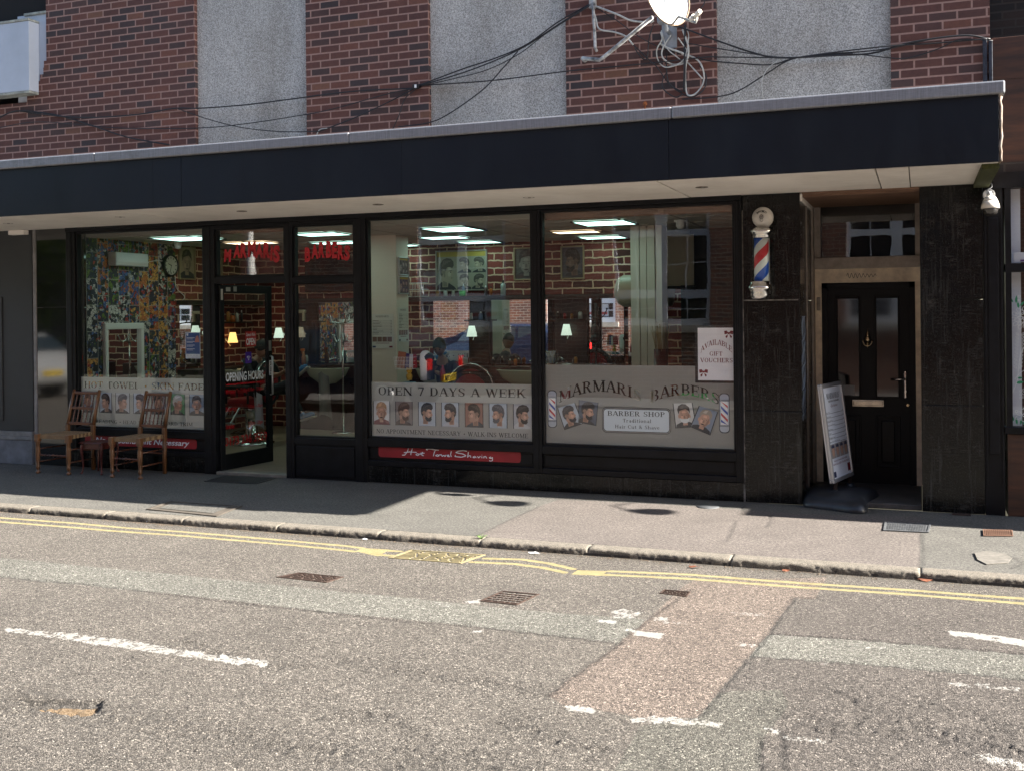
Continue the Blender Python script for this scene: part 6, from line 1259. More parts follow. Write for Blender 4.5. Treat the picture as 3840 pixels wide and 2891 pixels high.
# covers and gratings in the ground
def cover(name, label, pts, z, m, slots='bars', rows=7, group='iron covers in the ground', frame=True):
    q = [Vector((a, b, z)) for a, b in pts]; mb = MB(); t_ = .004
    def mp(u, v): return (q[0]*(1-u)+q[1]*u)*(1-v)+(q[3]*(1-u)+q[2]*u)*v
    def bar(u0, v0, u1, v1, h=.006):
        P_ = [mp(u0, v0), mp(u1, v0), mp(u1, v1), mp(u0, v1)]; mb.tris([p for p in P_]+[p+Vector((0, 0, h)) for p in P_], [(0, 1, 2, 3), (4, 5, 6, 7), (0, 1, 5, 4), (1, 2, 6, 5), (2, 3, 7, 6), (3, 0, 4, 7)])
    for e in ((0, 0, 1, .06), (0, .94, 1, 1), (0, .06, .04, .94), (.96, .06, 1, .94)): bar(*e)
    rs = random.Random(len(label))
    if slots == 'bars':
        for i in range(rows):
            v0 = .1+.8*i/rows; v1 = v0+.8/rows*(.55 if rows != 5 else .3); u = .06
            while u < .93: du = rs.uniform(.08, .22); bar(u, v0, min(.94, u+du), v1); u += du+.035
    elif slots == 'grid':
        for i in range(rows*2): u0 = .06+.88*i/(rows*2); bar(u0, .08, u0+.88/(rows*2)*.5, .92)
    elif slots == 'studs':
        for i in range(rows*2):
            for j in range(rows): u0 = .07+.86*i/(rows*2); v0 = .1+.8*j/rows; bar(u0, v0, u0+.86/(rows*2)*.6, v0+.8/rows*.6, .004)
    o = tag(obj(name, mb, m), label, name.replace('_', ' '), group); mb = MB(); P_ = [mp(0, 0), mp(1, 0), mp(1, 1), mp(0, 1)]; mb.tris([p+Vector((0, 0, .001)) for p in P_], [(0, 1, 2, 3)]); obj('cover_bed', mb, M_pit if slots == 'bars' else m, o); return o
M_pit = mat('dark_slot_bed', (.035, .028, .022), .9)  # plain dark brown bed between the bars
ZG = ZR-.0015
cover('drain_cover', 'dark rusty slotted cover in the road nearest the left', [(-4.058, -3.527), (-3.655, -3.549), (-3.622, -3.38), (-3.982, -3.369)], ZG, M_iron, rows=9)
o = cover('drain_cover', 'rusty square cover splashed with white paint in the middle of the road', [(-2.532, -3.64), (-2.283, -3.65), (-2.237, -3.37), (-2.483, -3.372)], ZG, M_iron, rows=5)
for c_ in o.children: c_.data.materials[0] = mat('white_paint_in_slots', (.62, .60, .54), .8, var=.5, vscale=20)
cover('drain_cover', 'small rusty cover beside the pink patch of road', [(-1.535, -3.112), (-1.359, -3.138), (-1.358, -3.018), (-1.529, -3.014)], ZG, M_iron, rows=5)
cover('drain_cover', 'wide yellow painted gully cover set in the double yellow lines', [(-3.608, -2.783), (-3.035, -2.774), (-2.969, -2.472), (-3.566, -2.494)], ZG, mat('yellow_painted_iron', (.17, .14, .07), .85, var=.6, vscale=9), rows=8)
cover('drain_cover', 'grey chequered cover in the pavement before the black door', [(-0.283, -0.95), (0.044, -0.927), (0.064, -0.575), (-0.282, -0.596)], .004, M_grateg, 'studs', 8)
cover('drain_cover', 'small rusty ribbed cover at the right edge of the pavement', [(0.426, -0.925), (0.633, -0.867), (0.644, -0.647), (0.434, -0.684)], .004, mat('brown_rusty_iron', (.12, .06, .035), .8, var=.3), 'grid', 7)
cover('drain_cover', 'large pavement cover with studded edge left of the doorway', [(-6.426, -1.981), (-5.613, -2.07), (-5.693, -1.581), (-6.497, -1.581)], .003, mat('infill_cover_edge', (.07, .058, .045), .8, var=.3), 'none')
mb = MB(); q = [Vector((*p, .0085)) for p in ((-6.333, -1.91), (-5.723, -1.966), (-5.774, -1.635), (-6.405, -1.639))]; mb.tris(q, [(0, 1, 2, 3)]); obj('asphalt_infill', mb, M_pave, bpy.data.objects['drain_cover.006'])
cover('door_grating', 'black metal foot grating outside the open shop door', [(-6.937, -0.488), (-6.312, -0.474), (-6.336, -0.078), (-6.974, -0.12)], .004, M_grateg and mat('dark_grating', (.02, .022, .025), .6), 'grid', 12, None)
mb = MB(); mb.lathe([(.0005, .006), (.095, .006), (.10, .0)], 20, ((-1.749, -0.333)[0], (-1.749, -0.333)[1], 0)); tag(obj('round_valve_cover', mb, M_grateg), 'round metal cover at the foot of the right shop window', 'cover')
mb = MB(); mb.box(*(lambda p, q: (p[0], q[0], -.09, -.02))((0.231, -0.036), (0.374, -0.027)), -.001, .007); tag(obj('stop_tap_cover', mb, M_iron), 'tiny iron cover at the foot of the right granite pillar', 'cover')
pp = [(0.337, -1.563), (0.419, -1.475), (0.534, -1.523), (0.567, -1.657), (0.531, -1.808), (0.396, -1.901), (0.345, -1.772)]
mb = MB(); mb.poly([(a, b, .0045) for a, b in pp], thick=.004, axis='Z'); o = struct('pavement_patch', mb, mat('pale_concrete_patch', (.125, .115, .098), .9, var=.3, vscale=20, bump=.3))
# litter
rl = random.Random(11); M_leaf = mat('orange_brown_leaf', (.15, .05, .022), .85, var=.4, vscale=30); M_paper = mat('scrap_paper', (.6, .6, .6), .7)
for (x, y), s, m, lb, cat in (((-0.865, -2.284), .035, M_leaf, 'orange dead leaf in the gutter before the pink road patch', 'leaf'), ((0.014, -2.267), .05, M_leaf, 'larger orange leaf lying at the kerb joint on the right', 'leaf'), ((-1.469, -2.382), .045, M_leaf, 'small heap of orange leaf fragments left of the kerb joint', 'leaf'),
     ((-4.069, -2.295), .03, M_paper, 'crumpled white paper scrap in the gutter above the yellow box', 'litter'), ((-2.652, -2.331), .04, M_paper, 'flat pale wrapper lying in the gutter', 'litter'), ((-6.198, -2.248), .014, M_paper, 'tiny white scrap below the studded pavement cover', 'litter'), ((-7.591, -2.234), .018, M_leaf, 'cigarette end in the gutter at the far left', 'litter'), ((-5.306, -2.243), .04, mat('brown_twig', (.09, .06, .03), .8), 'brown strip of debris in the gutter before the door', 'litter')):
    mb = MB(); n = 9
    mb.tris([(0, 0, .012)]+[(s*rl.uniform(.6, 1.3)*math.cos(k*2*math.pi/n), .45*s*rl.uniform(.6, 1.2)*math.sin(k*2*math.pi/n), rl.uniform(0, .012)) for k in range(n)], [(0, k+1, (k+1) % n+1) for k in range(n)])
    tag(obj('dead_leaf' if cat == 'leaf' else 'litter_scrap', mb, m, loc=(x, y, ZR+.004)), lb, cat)
mb = MB(); V = []; Fc = []
for k in range(2600):
    x = rl.uniform(-9, 1.5); 
    if rl.random() > .35+.65*abs(math.sin(x*2.3)): continue
    y = -2.262-abs(rl.gauss(0, .035)); s = rl.uniform(.0015, .006); n0 = len(V); a = rl.uniform(0, 3); zz = ZR+.001
    V += [(x+s*math.cos(a), y+s*math.sin(a), zz), (x-s*math.sin(a), y+s*math.cos(a), zz), (x-s*math.cos(a), y-s*math.sin(a)*.7, zz), (x+s*math.sin(a), y-s*math.cos(a), zz), (x, y, zz+s*.9)]; Fc += [(n0, n0+1, n0+4), (n0+1, n0+2, n0+4), (n0+2, n0+3, n0+4), (n0+3, n0, n0+4)]
mb.tris(V, Fc); o = obj('gutter_grit', mb, mat('gutter_grit', (.07, .055, .04), .9, var=.8, vscale=60, var2=(.20, .15, .10))); tag(o, 'loose grit and crumbs of debris lying along the gutter', 'grit', kind='stuff')
mb = MB(); g0 = (-3.121, -2.191)
for k in range(26): a = rl.uniform(0, 6.28); L_ = rl.uniform(.02, .05); mb.tube([(g0[0], g0[1], -.01), (g0[0]+.5*L_*math.cos(a), g0[1]+.5*L_*math.sin(a), L_*.6), (g0[0]+L_*math.cos(a), g0[1]+L_*math.sin(a), L_*.7)], .0014, 3)
tag(obj('small_weed', mb, mat('weed_green', (.10, .18, .04), .7)), 'tuft of green weed growing in a kerb joint', 'weed')
# ---------------------------------------------------------------- inside the shop
def ceil_light(label, x0, x1, y0, y1, m):
    t = thing('ceiling_light', label, 'ceiling light', ((x0+x1)/2, (y0+y1)/2, ZC-.006), 0, 'square ceiling lights in the barber shop'); a, b = (x1-x0)/2, (y1-y0)/2
    mb = MB()
    for e in ((-a-.02, a+.02, -b-.02, -b), (-a-.02, a+.02, b, b+.02), (-a-.02, -a, -b, b), (a, a+.02, -b, b)): mb.box(e[0], e[1], e[2], e[3], -.012, 0)
    obj('frame', mb, M_dark, t); mb = MB(); mb.box(-a, a, -b, b, -.008, -.002); obj('diffuser', mb, m, t)
for a in ((-5.36, -4.80, 1.43, 2.04, M_panelc, 'nearest cool square ceiling light in the middle window'), (-6.0, -5.46, 2.70, 3.12, M_panelc, 'second cool ceiling light in the middle window, left of the wall posters'), (-5.93, -5.41, 3.74, 4.15, M_panelc, 'farthest cool ceiling light in the middle window, above the large poster'),
    (-3.53, -2.96, 1.44, 2.02, M_panelc, 'nearest cool ceiling light in the right window'), (-4.19, -3.65, 2.65, 2.98, M_panelw, 'warm yellow ceiling light in the right window'), (-4.17, -3.62, 3.67, 4.12, M_panelc, 'farthest cool ceiling light in the right window'),
    (-7.10, -6.50, 1.43, 1.88, M_panelc, 'cool ceiling light behind the right fanlight'), (-9.0, -8.3, 1.2, 1.78, M_panelc, 'cool ceiling light in the left window'), (-8.75, -8.1, 2.35, 2.75, M_panelw, 'warm yellow ceiling light behind the left fanlight'), (-7.75, -7.1, 2.9, 3.3, M_panelc, 'farther cool ceiling light behind the right fanlight lettering'), (-7.3, -6.7, 3.9, 4.2, M_panelc, 'small looking far ceiling light beside the white column')):
    ceil_light(a[5], *a[:5])
M_gold = mat('pale_gold_frame', (.32, .25, .15), .4, .5)
def picture(label, p, w_, h, axis, face, bg_, hair, fw=.018, kind='R', skin=(.16, .145, .13), m=M_gold, mark=None):
    """p = lower-left corner; axis 'Y' faces -y, 'X' faces +x"""
    t = thing('framed_picture', label, 'picture', p, 0 if axis == 'Y' else R(90), 'framed pictures on the shop walls')
    mb = MB()
    for e in ((0, w_, 0, fw), (0, w_, h-fw, h), (0, fw, fw, h-fw), (w_-fw, w_, fw, h-fw)): mb.box(e[0], e[1], -.03, -.002, e[2], e[3], .004)
    obj('frame', mb, m, t); mb = MB()
    if kind == 'multi':
        mb.mi = 0; mb.poly([(fw, fw), (w_-fw, fw), (w_-fw, h-fw), (fw, h-fw)], -.010); W_ = w_-2*fw; H_ = h-2*fw
        def sq(u0, v0, u1, v1): return rq(fw+W_*u0, fw+H_*v0, fw+W_*u1, fw+H_*v1)
        portrait(mb, sq(0, 0, .40, .86), -.0105, 'R', dy=-.0003, beard=False, frame=False); portrait(mb, sq(.41, .44, .70, .86), -.0105, 'L', dy=-.0003, beard=False, frame=False); portrait(mb, sq(.71, .44, 1, .86), -.0105, 'l', dy=-.0003, beard=False, frame=False)
        portrait(mb, sq(.41, 0, .70, .42), -.0105, 'B', dy=-.0003, beard=False, frame=False); portrait(mb, sq(.71, 0, 1, .42), -.0105, 'R', dy=-.0003, beard=True, frame=False)
        mb.mi = 5; mb.poly([(fw, fw+H_*.87), (fw+W_, fw+H_*.87), (fw+W_, fw+H_), (fw, fw+H_)], -.0112)
    else: portrait(mb, rq(fw, fw, w_-fw, h-fw), -.010, kind, dy=-.0004, frame=False)
    ms = pm(bg_, hair, skin, (.03, .03, .035)); 
    if kind == 'multi': ms[5] = mat('poster_yellow', (.42, .30, .05), .5)
    obj('print', mb, ms, t, rnorm=False); return t
GR = (.16, .145, .13)
picture('large framed poster of several haircuts with a yellow top edge', (-6.50, YB, 2.03), .80, .58, 'Y', 0, (.30, .28, .22), (.07, .06, .05), .02, 'multi', (.34, .29, .22), M_alu)
picture('framed grey portrait of a man facing forward, right of the large poster', (-5.30, YB, 2.16), .37, .46, 'Y', 0, (.07, .07, .065), (.02, .02, .02), .02, 'B', (.2, .19, .17))
picture('framed portrait of a man in left profile behind the right window', (-4.61, YB, 2.16), .34, .46, 'Y', 0, (.06, .06, .075), (.015, .013, .012), .022, 'L', (.13, .08, .06))
picture('framed portrait of a dark haired man beside the wall clock', (XL, 2.50, 2.22), .36, .46, 'X', 0, (.30, .25, .17), (.03, .025, .02), .022, 'B', (.25, .2, .14))
picture('gold framed portrait partly hidden behind the left fanlight post', (XL, 3.10, 2.22), .38, .46, 'X', 0, (.30, .25, .17), (.03, .025, .02), .022, 'L', (.25, .2, .14))
_p, _q2 = (2.311, 2.196), (2.667, 2.446)
picture('upper small black and white picture on the side of the white column', (-6.119, 2.33, _p[1]), .28, .23, 'X', 0, (.10, .08, .09), (.03, .02, .02), .012, 'multi', (.3, .25, .25), M_steel)
picture('lower small colourful picture on the side of the white column', (-6.119, 2.33, _p[1]-.235), .28, .225, 'X', 0, (.12, .07, .09), (.05, .03, .08), .012, 'multi', (.35, .22, .2), M_steel)
def price(label, x0, x1, z0, z1, y, axis='Y', X=0):
    mb = MB(); w_, h = x1-x0, z1-z0; 
    mb.box(0, w_, -.004, 0, 0, h); mb.mi = 1; ps = fit_slab('MARMARIS', w_*.2, w_*.8, h*.90, h*.96); v_, f_ = union2d(ps); mb.tris([(v[0], -.0045, v[1]) for v in v_], f_)
    rs = random.Random(3)
    for k in range(10): z = h*(.80-.043*k); mb.box(w_*.06, w_*(.25+.35*rs.random()), -.005, -.0041, z, z+h*.012); mb.box(w_*.86, w_*.93, -.005, -.0041, z, z+h*.012); mb.box(w_*.06, w_*.85, -.0047, -.0041, z-.001, z+.001)
    mb.mi = 2
    for k in range(4): mb.box(w_*(.05+.225*k), w_*(.25+.225*k), -.005, -.0041, h*.2, h*.34)
    mb.mi = 3; mb.box(w_*.2, w_*.8, -.005, -.0041, h*.15, h*.165); mb.box(w_*.8, w_*.95, -.005, -.0041, h*.03, h*.08)
    mb.mi = 4; mb.box(w_*.05, w_*.2, -.005, -.0041, h*.03, h*.08)
    return tag(obj('price_list', mb, [mat('cream_paper', (.55, .52, .46), .6), M_ink, mat('brown_photo_strip', (.16, .08, .055), .5), M_bow, M_navy], loc=(x0 if axis == 'Y' else X, y, z0), rotz=0 if axis == 'Y' else R(90)), label, 'price list', 'printed price lists on the white column')
a_, b_ = (-6.476, 1.277), (-6.162, 1.712)
price('cream printed price list on the front of the white column', a_[0], b_[0], a_[1], b_[1], 2.298)
price('printed price list on the narrow side of the white column', 0, .27, a_[1]+.08, b_[1]+.08, 2.34, 'X', -6.119)
# clock
K2 = thing('wall_clock', 'round black rimmed wall clock on the comic wallpaper', 'wall clock', (XL, 2.31, 2.405))
mb = MB(); mb.lathe([(.15, 0), (.155, .03), (.148, .05), (.132, .052), (.130, .035)], 32, axis='X'); obj('rim', mb, M_black, K2)
mb = MB(); mb.cyl((.03, 0, 0), (.036, 0, 0), .131, .131, 32); fc = obj('clock_face', mb, mat('pale_clock_face', (.52, .52, .46), .5), K2)
mb = MB()
for k in range(12):
    a = k*math.pi/6; mb.box(.0365, .038, -.006, .006, .092, .118, rot=Matrix.Rotation(a, 3, 'X'))
mb.box(.039, .041, -.005, .005, -.01, .062, rot=Matrix.Rotation(R(70), 3, 'X')); mb.box(.042, .044, -.004, .004, -.01, .1, rot=Matrix.Rotation(R(165), 3, 'X')); obj('clock_hands', mb, M_black, K2)
mb = MB(); mb.box(0, .13, -.30, .30, -.085, .085, .012); H_ = tag(obj('wall_heater', mb, mat('white_heater', (.55, .56, .56), .4), loc=(XL, 1.44, 2.445)), 'white rectangular wall heater on the comic wallpaper', 'heater')
mb = MB(); mb.box(.131, .133, -.28, .28, -.07, -.035); mb.box(.131, .134, -.25, -.15, -.06, -.05); obj('grille', mb, M_steel, H_)
mb = MB(); mb.tube(bez([(XL+.03, 1.75, 2.40), (XL+.03, 1.95, 2.45), (XL+.03, 2.15, 2.46)], 5), .005, 5); mb.tube(bez([(XL+.03, 2.40, 2.27), (XL+.02, 2.44, 2.1), (XL+.03, 2.60, 1.98), (XL+.02, 2.5, 1.9)], 5), .005, 5); tag(obj('wall_lead', mb, M_white), 'white lead trailing from the heater past the clock', 'cable')
M1 = thing('wall_mirror', 'white framed mirror on the comic wallpaper behind the left window', 'mirror', (XL, 1.385, 1.13))
mb = MB()
for e in ((-.36, .36, .42, .50), (-.36, .36, -.5, -.42), (-.36, -.30, -.42, .42), (.30, .36, -.42, .42)): mb.box(0, .05, e[0], e[1], e[2], e[3], .01)
obj('frame', mb, M_white, M1); mb = MB(); mb.box(.0, .012, -.30, .30, -.42, .42); obj('mirror_glass', mb, M_mirror, M1)
# workstations along the back wall
mb = MB(); mb.box(-8.80, -7.40, YB-.42, YB-.002, .80, .98, .005); mb.box(-6.9, -3.25, YB-.42, YB-.002, .80, .98, .005); mb.box(-6.9, -3.25, YB-.30, YB-.002, .03, .80); mb.box(-8.8, -7.4, YB-.3, YB-.002, .03, .8)
tag(obj('back_counter', mb, mat('dark_wood_counter', (.045, .016, .012), .3, var=.4, vscale=5)), 'long dark wooden counter below the mirrors', 'counter')
mb = MB(); mb.box(-6.95, -3.30, YB-.22, YB-.002, 1.895, 1.955, .004); mb.box(-8.9, -7.3, YB-.22, YB-.002, 1.895, 1.955, .004); tag(obj('high_shelf', mb, M_ebony), 'dark shelf running above the mirrors', 'shelf')
for i, (x0, x1, lb) in enumerate(((-6.54, -5.97, 'left mirror above the back counter in the middle window'), (-5.64, -4.70, 'wide mirror above the back counter beside the round wall lamp'), (-4.20, -3.72, 'mirror behind the dark coat stand'), (-3.66, -3.25, 'narrow mirror below the water heater'), (-8.43, -7.82, 'mirror seen through the glass beside the doorway'))):
    mb = MB(); mb.box(x0, x1, YB-.03, YB-.018, 1.0, 1.893); o = tag(obj('station_mirror', mb, M_mirror), lb, 'mirror', 'mirrors above the back counter'); mb = MB(); mb.box(x0-.01, x1+.01, YB-.017, YB-.002, .985, 1.894); obj('backing_board', mb, M_ebony, o)
def unit(label, x0, x1):
    mb = MB(); mb.box(x0, x1, YB-.10, YB-.002, .985, 1.60, .003); mb.box(x0-.02, x1+.02, YB-.22, YB-.002, 1.60, 1.62, .003); mb.box(x0, x1, YB-.06, YB-.002, 1.62, 1.893); return tag(obj('shelf_unit', mb, M_ebony), label, 'shelf unit', 'dark shelf units between the mirrors')
unit('dark shelf unit with lamp between the two middle window mirrors', -5.96, -5.65); unit('dark shelf unit left of the coat stand mirror', -4.68, -4.22); unit('dark shelf unit left of the mirror beside the doorway', -8.80, -8.45)
def lamp(label, loc, rz, m):
    t = thing('wall_lamp', label, 'wall lamp', loc, rz, 'small shaded wall lamps'); mb = MB(); mb.cyl((0, .12, -.03), (0, .10, -.03), .035, .035, 16); mb.tube(bez([(0, .11, -.03), (0, .05, -.12), (0, .02, -.12), (0, 0, -.03)], 5), .006, 6); obj('arm', mb, M_chrome, t)
    mb = MB(); mb.lathe([(.075, -.075), (.042, .075)], 20); obj('lamp_shade', mb, m, t)
M_sh = mat('lit_green_white_shade', (.5, .55, .5), .6, emit=(.60, .76, .62), es=.16); M_shw = mat('lit_amber_shade', (.5, .4, .25), .6, emit=(.95, .55, .16), es=.32); M_shc = mat('glowing_cream_shade', (.42, .37, .27), .6, emit=(.5, .42, .28), es=.05)  # the cream shade is given a faint glow though its lamp is off
lamp('cool lit lamp between the middle window mirrors', (-5.86, YB-.22, 1.46), 0, M_sh); lamp('cool lit lamp left of the coat stand', (-4.47, YB-.22, 1.475), 0, M_sh); lamp('unlit cream lamp seen beside the doorway, its shade given a faint glow', (-8.64, YB-.22, 1.455), 0, M_shc)
lamp('amber lit lamp seen through the door glass', (XL+.14, 3.55, 1.39), R(90), M_shw); lamp('cool lit lamp behind the blue poster', (XL+.14, 3.0, 1.5), R(90), M_sh); lamp('cool lit lamp seen in the white framed mirror', (-8.9, 3.9, 1.45), 0, M_sh)
mb = MB(); mb.box(XL, XL+.02, 2.50, 2.95, 1.0, 1.86); o = tag(obj('station_mirror', mb, M_mirror), 'mirror on the left wall behind the blue poster', 'mirror', 'mirrors above the back counter')
mb = MB(); mb.box(XL, XL+.20, 2.46, 4.25, 1.87, 1.93, .004); mb.box(XL, XL+.35, 2.46, 4.25, .85, .97, .005); tag(obj('side_counter', mb, M_ebony), 'dark counter and shelf along the left wall', 'counter')
# basins
def basin(label, x, y, w_=.30):
    mb = MB(); V = []
    mb.lathe([(.02, -.24), (.10, -.22), (.20, -.12), (.245, -.01), (.25, .0), (.235, .003), (.19, -.06), (.05, -.12)], 28); 
    for v in mb.b.verts: v.co.x *= w_/.25; v.co.y *= .85
    t = thing('wash_basin', label, 'basin', (x, y, .945), 0, 'white wash basins'); obj('bowl', mb, mat('ivory_ceramic', (.50, .48, .38), .12, spec=.7), t)
    mb = MB(); mb.tube(bez([(.1, .16, 0), (.1, .16, .10), (.07, .08, .13), (.02, .02, .11)], 5), .011, 8); mb.box(.09, .11, .12, .19, .1, .115, .003); obj('tap', mb, M_chrome, t)
basin('large basin at the right of the middle window', -4.95, YB-.45, .45); basin('basin behind the chrome coat stand', -8.05, YB-.45, .36); basin('small basin behind the seated dark haired man', -6.35, YB-.45, .26); basin('basin seen through the open door glass', -9.1, 3.2, .26)
# barber chairs
M_vr = mat('red_leatherette', (.26, .014, .020), .35, var=.2)
def bchair(label, loc, rz):
    t = thing('barber_chair', label, 'barber chair', loc, rz, 'red barber chairs'); 
    mb = MB(); mb.box(-.24, .24, -.24, .24, .52, .64, .05); obj('seat', mb, M_vr, t)
    mb = MB(); V = [(.27*math.cos(a)*(1 if math.sin(a) > 0 else .9), .27+.0*a, .82+.28*math.sin(a)) for a in np.linspace(0, 6.2832, 25)[:-1]]
    mb.poly([(v[0]*.88, .205, .82+(v[2]-.82)*.88) for v in V], thick=.05); b_ = obj('backrest', mb, M_vr, t)
    mb = MB(); mb.tube([(v[0], .245, v[2]) for v in V]+[(V[0][0], .245, V[0][2])], .035, 8); mb.box(-.24, .24, .235, .275, .60, 1.04, .02); obj('black_shell', mb, M_black, b_)
    mb = MB(); mb.poly([(v[0]*.80, .2765, .80+(v[2]-.82)*.78-.01) for v in V], thick=.004); obj('rear_panel', mb, M_vr, b_)
    mb = MB(); mb.tube([(v[0]*1.09, .275, .82+(v[2]-.82)*1.09) for v in V[:13]], .008, 6); mb.sph((0, .285, 1.02), .012); obj('chrome_trim', mb, M_chrome, b_)
    for s in (-1, 1): mb = MB(); mb.box(s*.29-.035, s*.29+.035, -.22, .2, .76, .81, .02); mb.tube([(s*.29, -.18, .77), (s*.29, -.18, .58)], .015, 8); mb.tube([(s*.29, .15, .77), (s*.29, .15, .58)], .015, 8); obj('armrest', mb, M_black, t)
    mb = MB(); mb.lathe([(.30, .03), (.30, .05), (.24, .08), (.08, .11), (.075, .45), (.12, .52)], 28); obj('pedestal', mb, M_chrome, t)
    mb = MB(); mb.tube([(-.12, -.24, .52), (-.12, -.42, .26), (.12, -.42, .26), (.12, -.24, .52)], .015, 8); mb.box(-.17, .17, -.50, -.38, .25, .28, .008); obj('footrest', mb, M_steel, t); return t
bchair('empty red barber chair seen from behind in the middle window', (-4.88, 2.0, 0), R(180)); bchair('red barber chair with the seated man behind the open door', (-8.25, 2.25, 0), R(-90)); bchair('red barber chair deep in the left window', (-8.9, 3.2, 0), R(-120))
# people
M_skin = mat('warm_skin', (.36, .20, .14), .5, var=.08, vscale=30); M_skd = mat('tanned_skin', (.30, .165, .11), .5); M_blk = mat('black_tshirt', (.016, .016, .019), .8, bump=.2, bscale=20); M_jean = mat('charcoal_trousers', (.012, .013, .018), .8); M_hair = mat('black_hair', (.008, .007, .006), .6, bump=.5, bscale=90)
def person(label, J, E_, head, face_dir, cloth, trouser, skin, hands, shoes=None):
    """J joints name->(pos, radius, tag) ; tag c cloth t trouser s skin"""
    names = list(J); me = bpy.data.meshes.new('sk'); me.from_pydata([J[n][0] for n in names], [(names.index(a), names.index(b)) for a, b in E_], [])
    o = bpy.data.objects.new('sk', me); COL.objects.link(o); md = o.modifiers.new('s', 'SKIN'); md.use_smooth_shade = True; o.modifiers.new('u', 'SUBSURF').levels = 1
    for i, n in enumerate(names): me.skin_vertices[0].data[i].radius = (J[n][1], J[n][1]*(.72 if n in ('chest', 'belly', 'pelvis') else 1)); me.skin_vertices[0].data[i].use_root = (n == 'pelvis')
    bpy.context.view_layer.update(); ev = o.evaluated_get(bpy.context.evaluated_depsgraph_get()); m2 = ev.to_mesh()
    mb = MB(); vs = [v.co.copy() for v in m2.vertices]; fs = [tuple(p.vertices) for p in m2.polygons]; ev.to_mesh_clear(); bpy.data.objects.remove(o)
    vv = [mb.b.verts.new(v) for v in vs]; idx = {'c': 0, 't': 1, 's': 2}
    for f in fs:
        try: F_ = mb.b.faces.new([vv[i] for i in f])
        except ValueError: continue
        c = sum((vs[i] for i in f), Vector())/len(f); n = min(names, key=lambda k: (Vector(J[k][0])-c).length-J[k][1]*.6); F_.material_index = idx[J[n][2]]; F_.smooth = True
    hp = Vector(head); fd = Vector(face_dir).normalized(); up = Vector((0, 0, 1)); up = (up-fd*up.dot(fd)).normalized(); sd = fd.cross(up); mb.mi = 2
    V = []; Fc = []; nu, nv = 20, 14
    for j in range(nv+1):
        ph = math.pi*j/nv; z = math.cos(ph)
        for i in range(nu):
            a = 2*math.pi*i/nu; x, y = math.cos(a)*math.sin(ph), math.sin(a)*math.sin(ph); w_ = 1-.22*max(0, -z)**1.2; X = x*.098*w_; Y = y*.076*w_; Z = z*.118
            if x > .6 and abs(y) < .25 and -.35 < z < .1: X += .020*(1-abs(y)*4)*(1-abs(z+.15)*2.5)
            if x > .5 and z < -.72: X += .012
            if x > .75 and .05 < z < .25 and .2 < abs(y) < .6: X -= .008
            V.append(hp+fd*X+sd*Y+up*Z)
    for j in range(nv):
        for i in range(nu): Fc.append((j*nu+i, j*nu+(i+1) % nu, (j+1)*nu+(i+1) % nu, (j+1)*nu+i))
    n0 = len(mb.b.faces); mb.tris(V, Fc); bmesh.ops.remove_doubles(mb.b, verts=mb.b.verts, dist=.0004)
    for f in mb.b.faces: f.smooth = True
    for s in (-1, 1): mb.sph(hp+sd*(.077*s)-up*.01-fd*.01, .022, .6, .4, 1, 10)
    mb.mi = 3
    for s in (-1, 1): mb.sph(hp+fd*.084+sd*(.03*s)+up*.012, .009, seg=8)
    mb.sph(hp+fd*.092-up*.055, .016, .5, 1, .3, 8)
    P_ = obj('person', mb, [cloth, trouser, skin, M_ink]); tag(P_, label, 'person')
    mb = MB(); V2 = []
    for j in range(8):
        ph = math.pi*.54*j/7
        for i in range(nu):
            a = 2*math.pi*i/nu; z = math.cos(ph); x, y = math.cos(a)*math.sin(ph), math.sin(a)*math.sin(ph); k = 1.13
            fr_ = max(0, x)**2; zz = max(z, -.25+.62*fr_)
            V2.append(hp+fd*(x*.098*k-.006)+sd*(y*.076*k)+up*(zz*.118*1.12+.006))
    mb.tris(V2, [(j*nu+i, j*nu+(i+1) % nu, (j+1)*nu+(i+1) % nu, (j+1)*nu+i) for j in range(7) for i in range(nu)])
    for f in mb.b.faces: f.smooth = True
    obj('hair', mb, M_hair, P_)
    if shoes:
        for p, d in shoes:
            p = Vector(p); d = Vector(d).normalized(); s_ = d.cross(Vector((0, 1, 0))); s_ = d.orthogonal() if s_.length < .1 else s_.normalized(); q = Matrix((d, Vector((0, 1, 0)), s_)).transposed()
            mb = MB(); mb.sph((.05, 0, .03), .05, 2.2, .85, .8, 16); mb.sph((-.03, 0, .05), .045, 1.1, .9, 1.1, 12); mb.mi = 1; mb.box(-.08, .165, -.043, .043, -.018, .006, .012); mb.xf(Matrix.Translation(p) @ q.to_4x4()); obj('shoe', mb, [mat('blue_trainer', (.03, .14, .30), .6), mat('grey_sole', (.40, .38, .34), .6)], P_)
    return P_
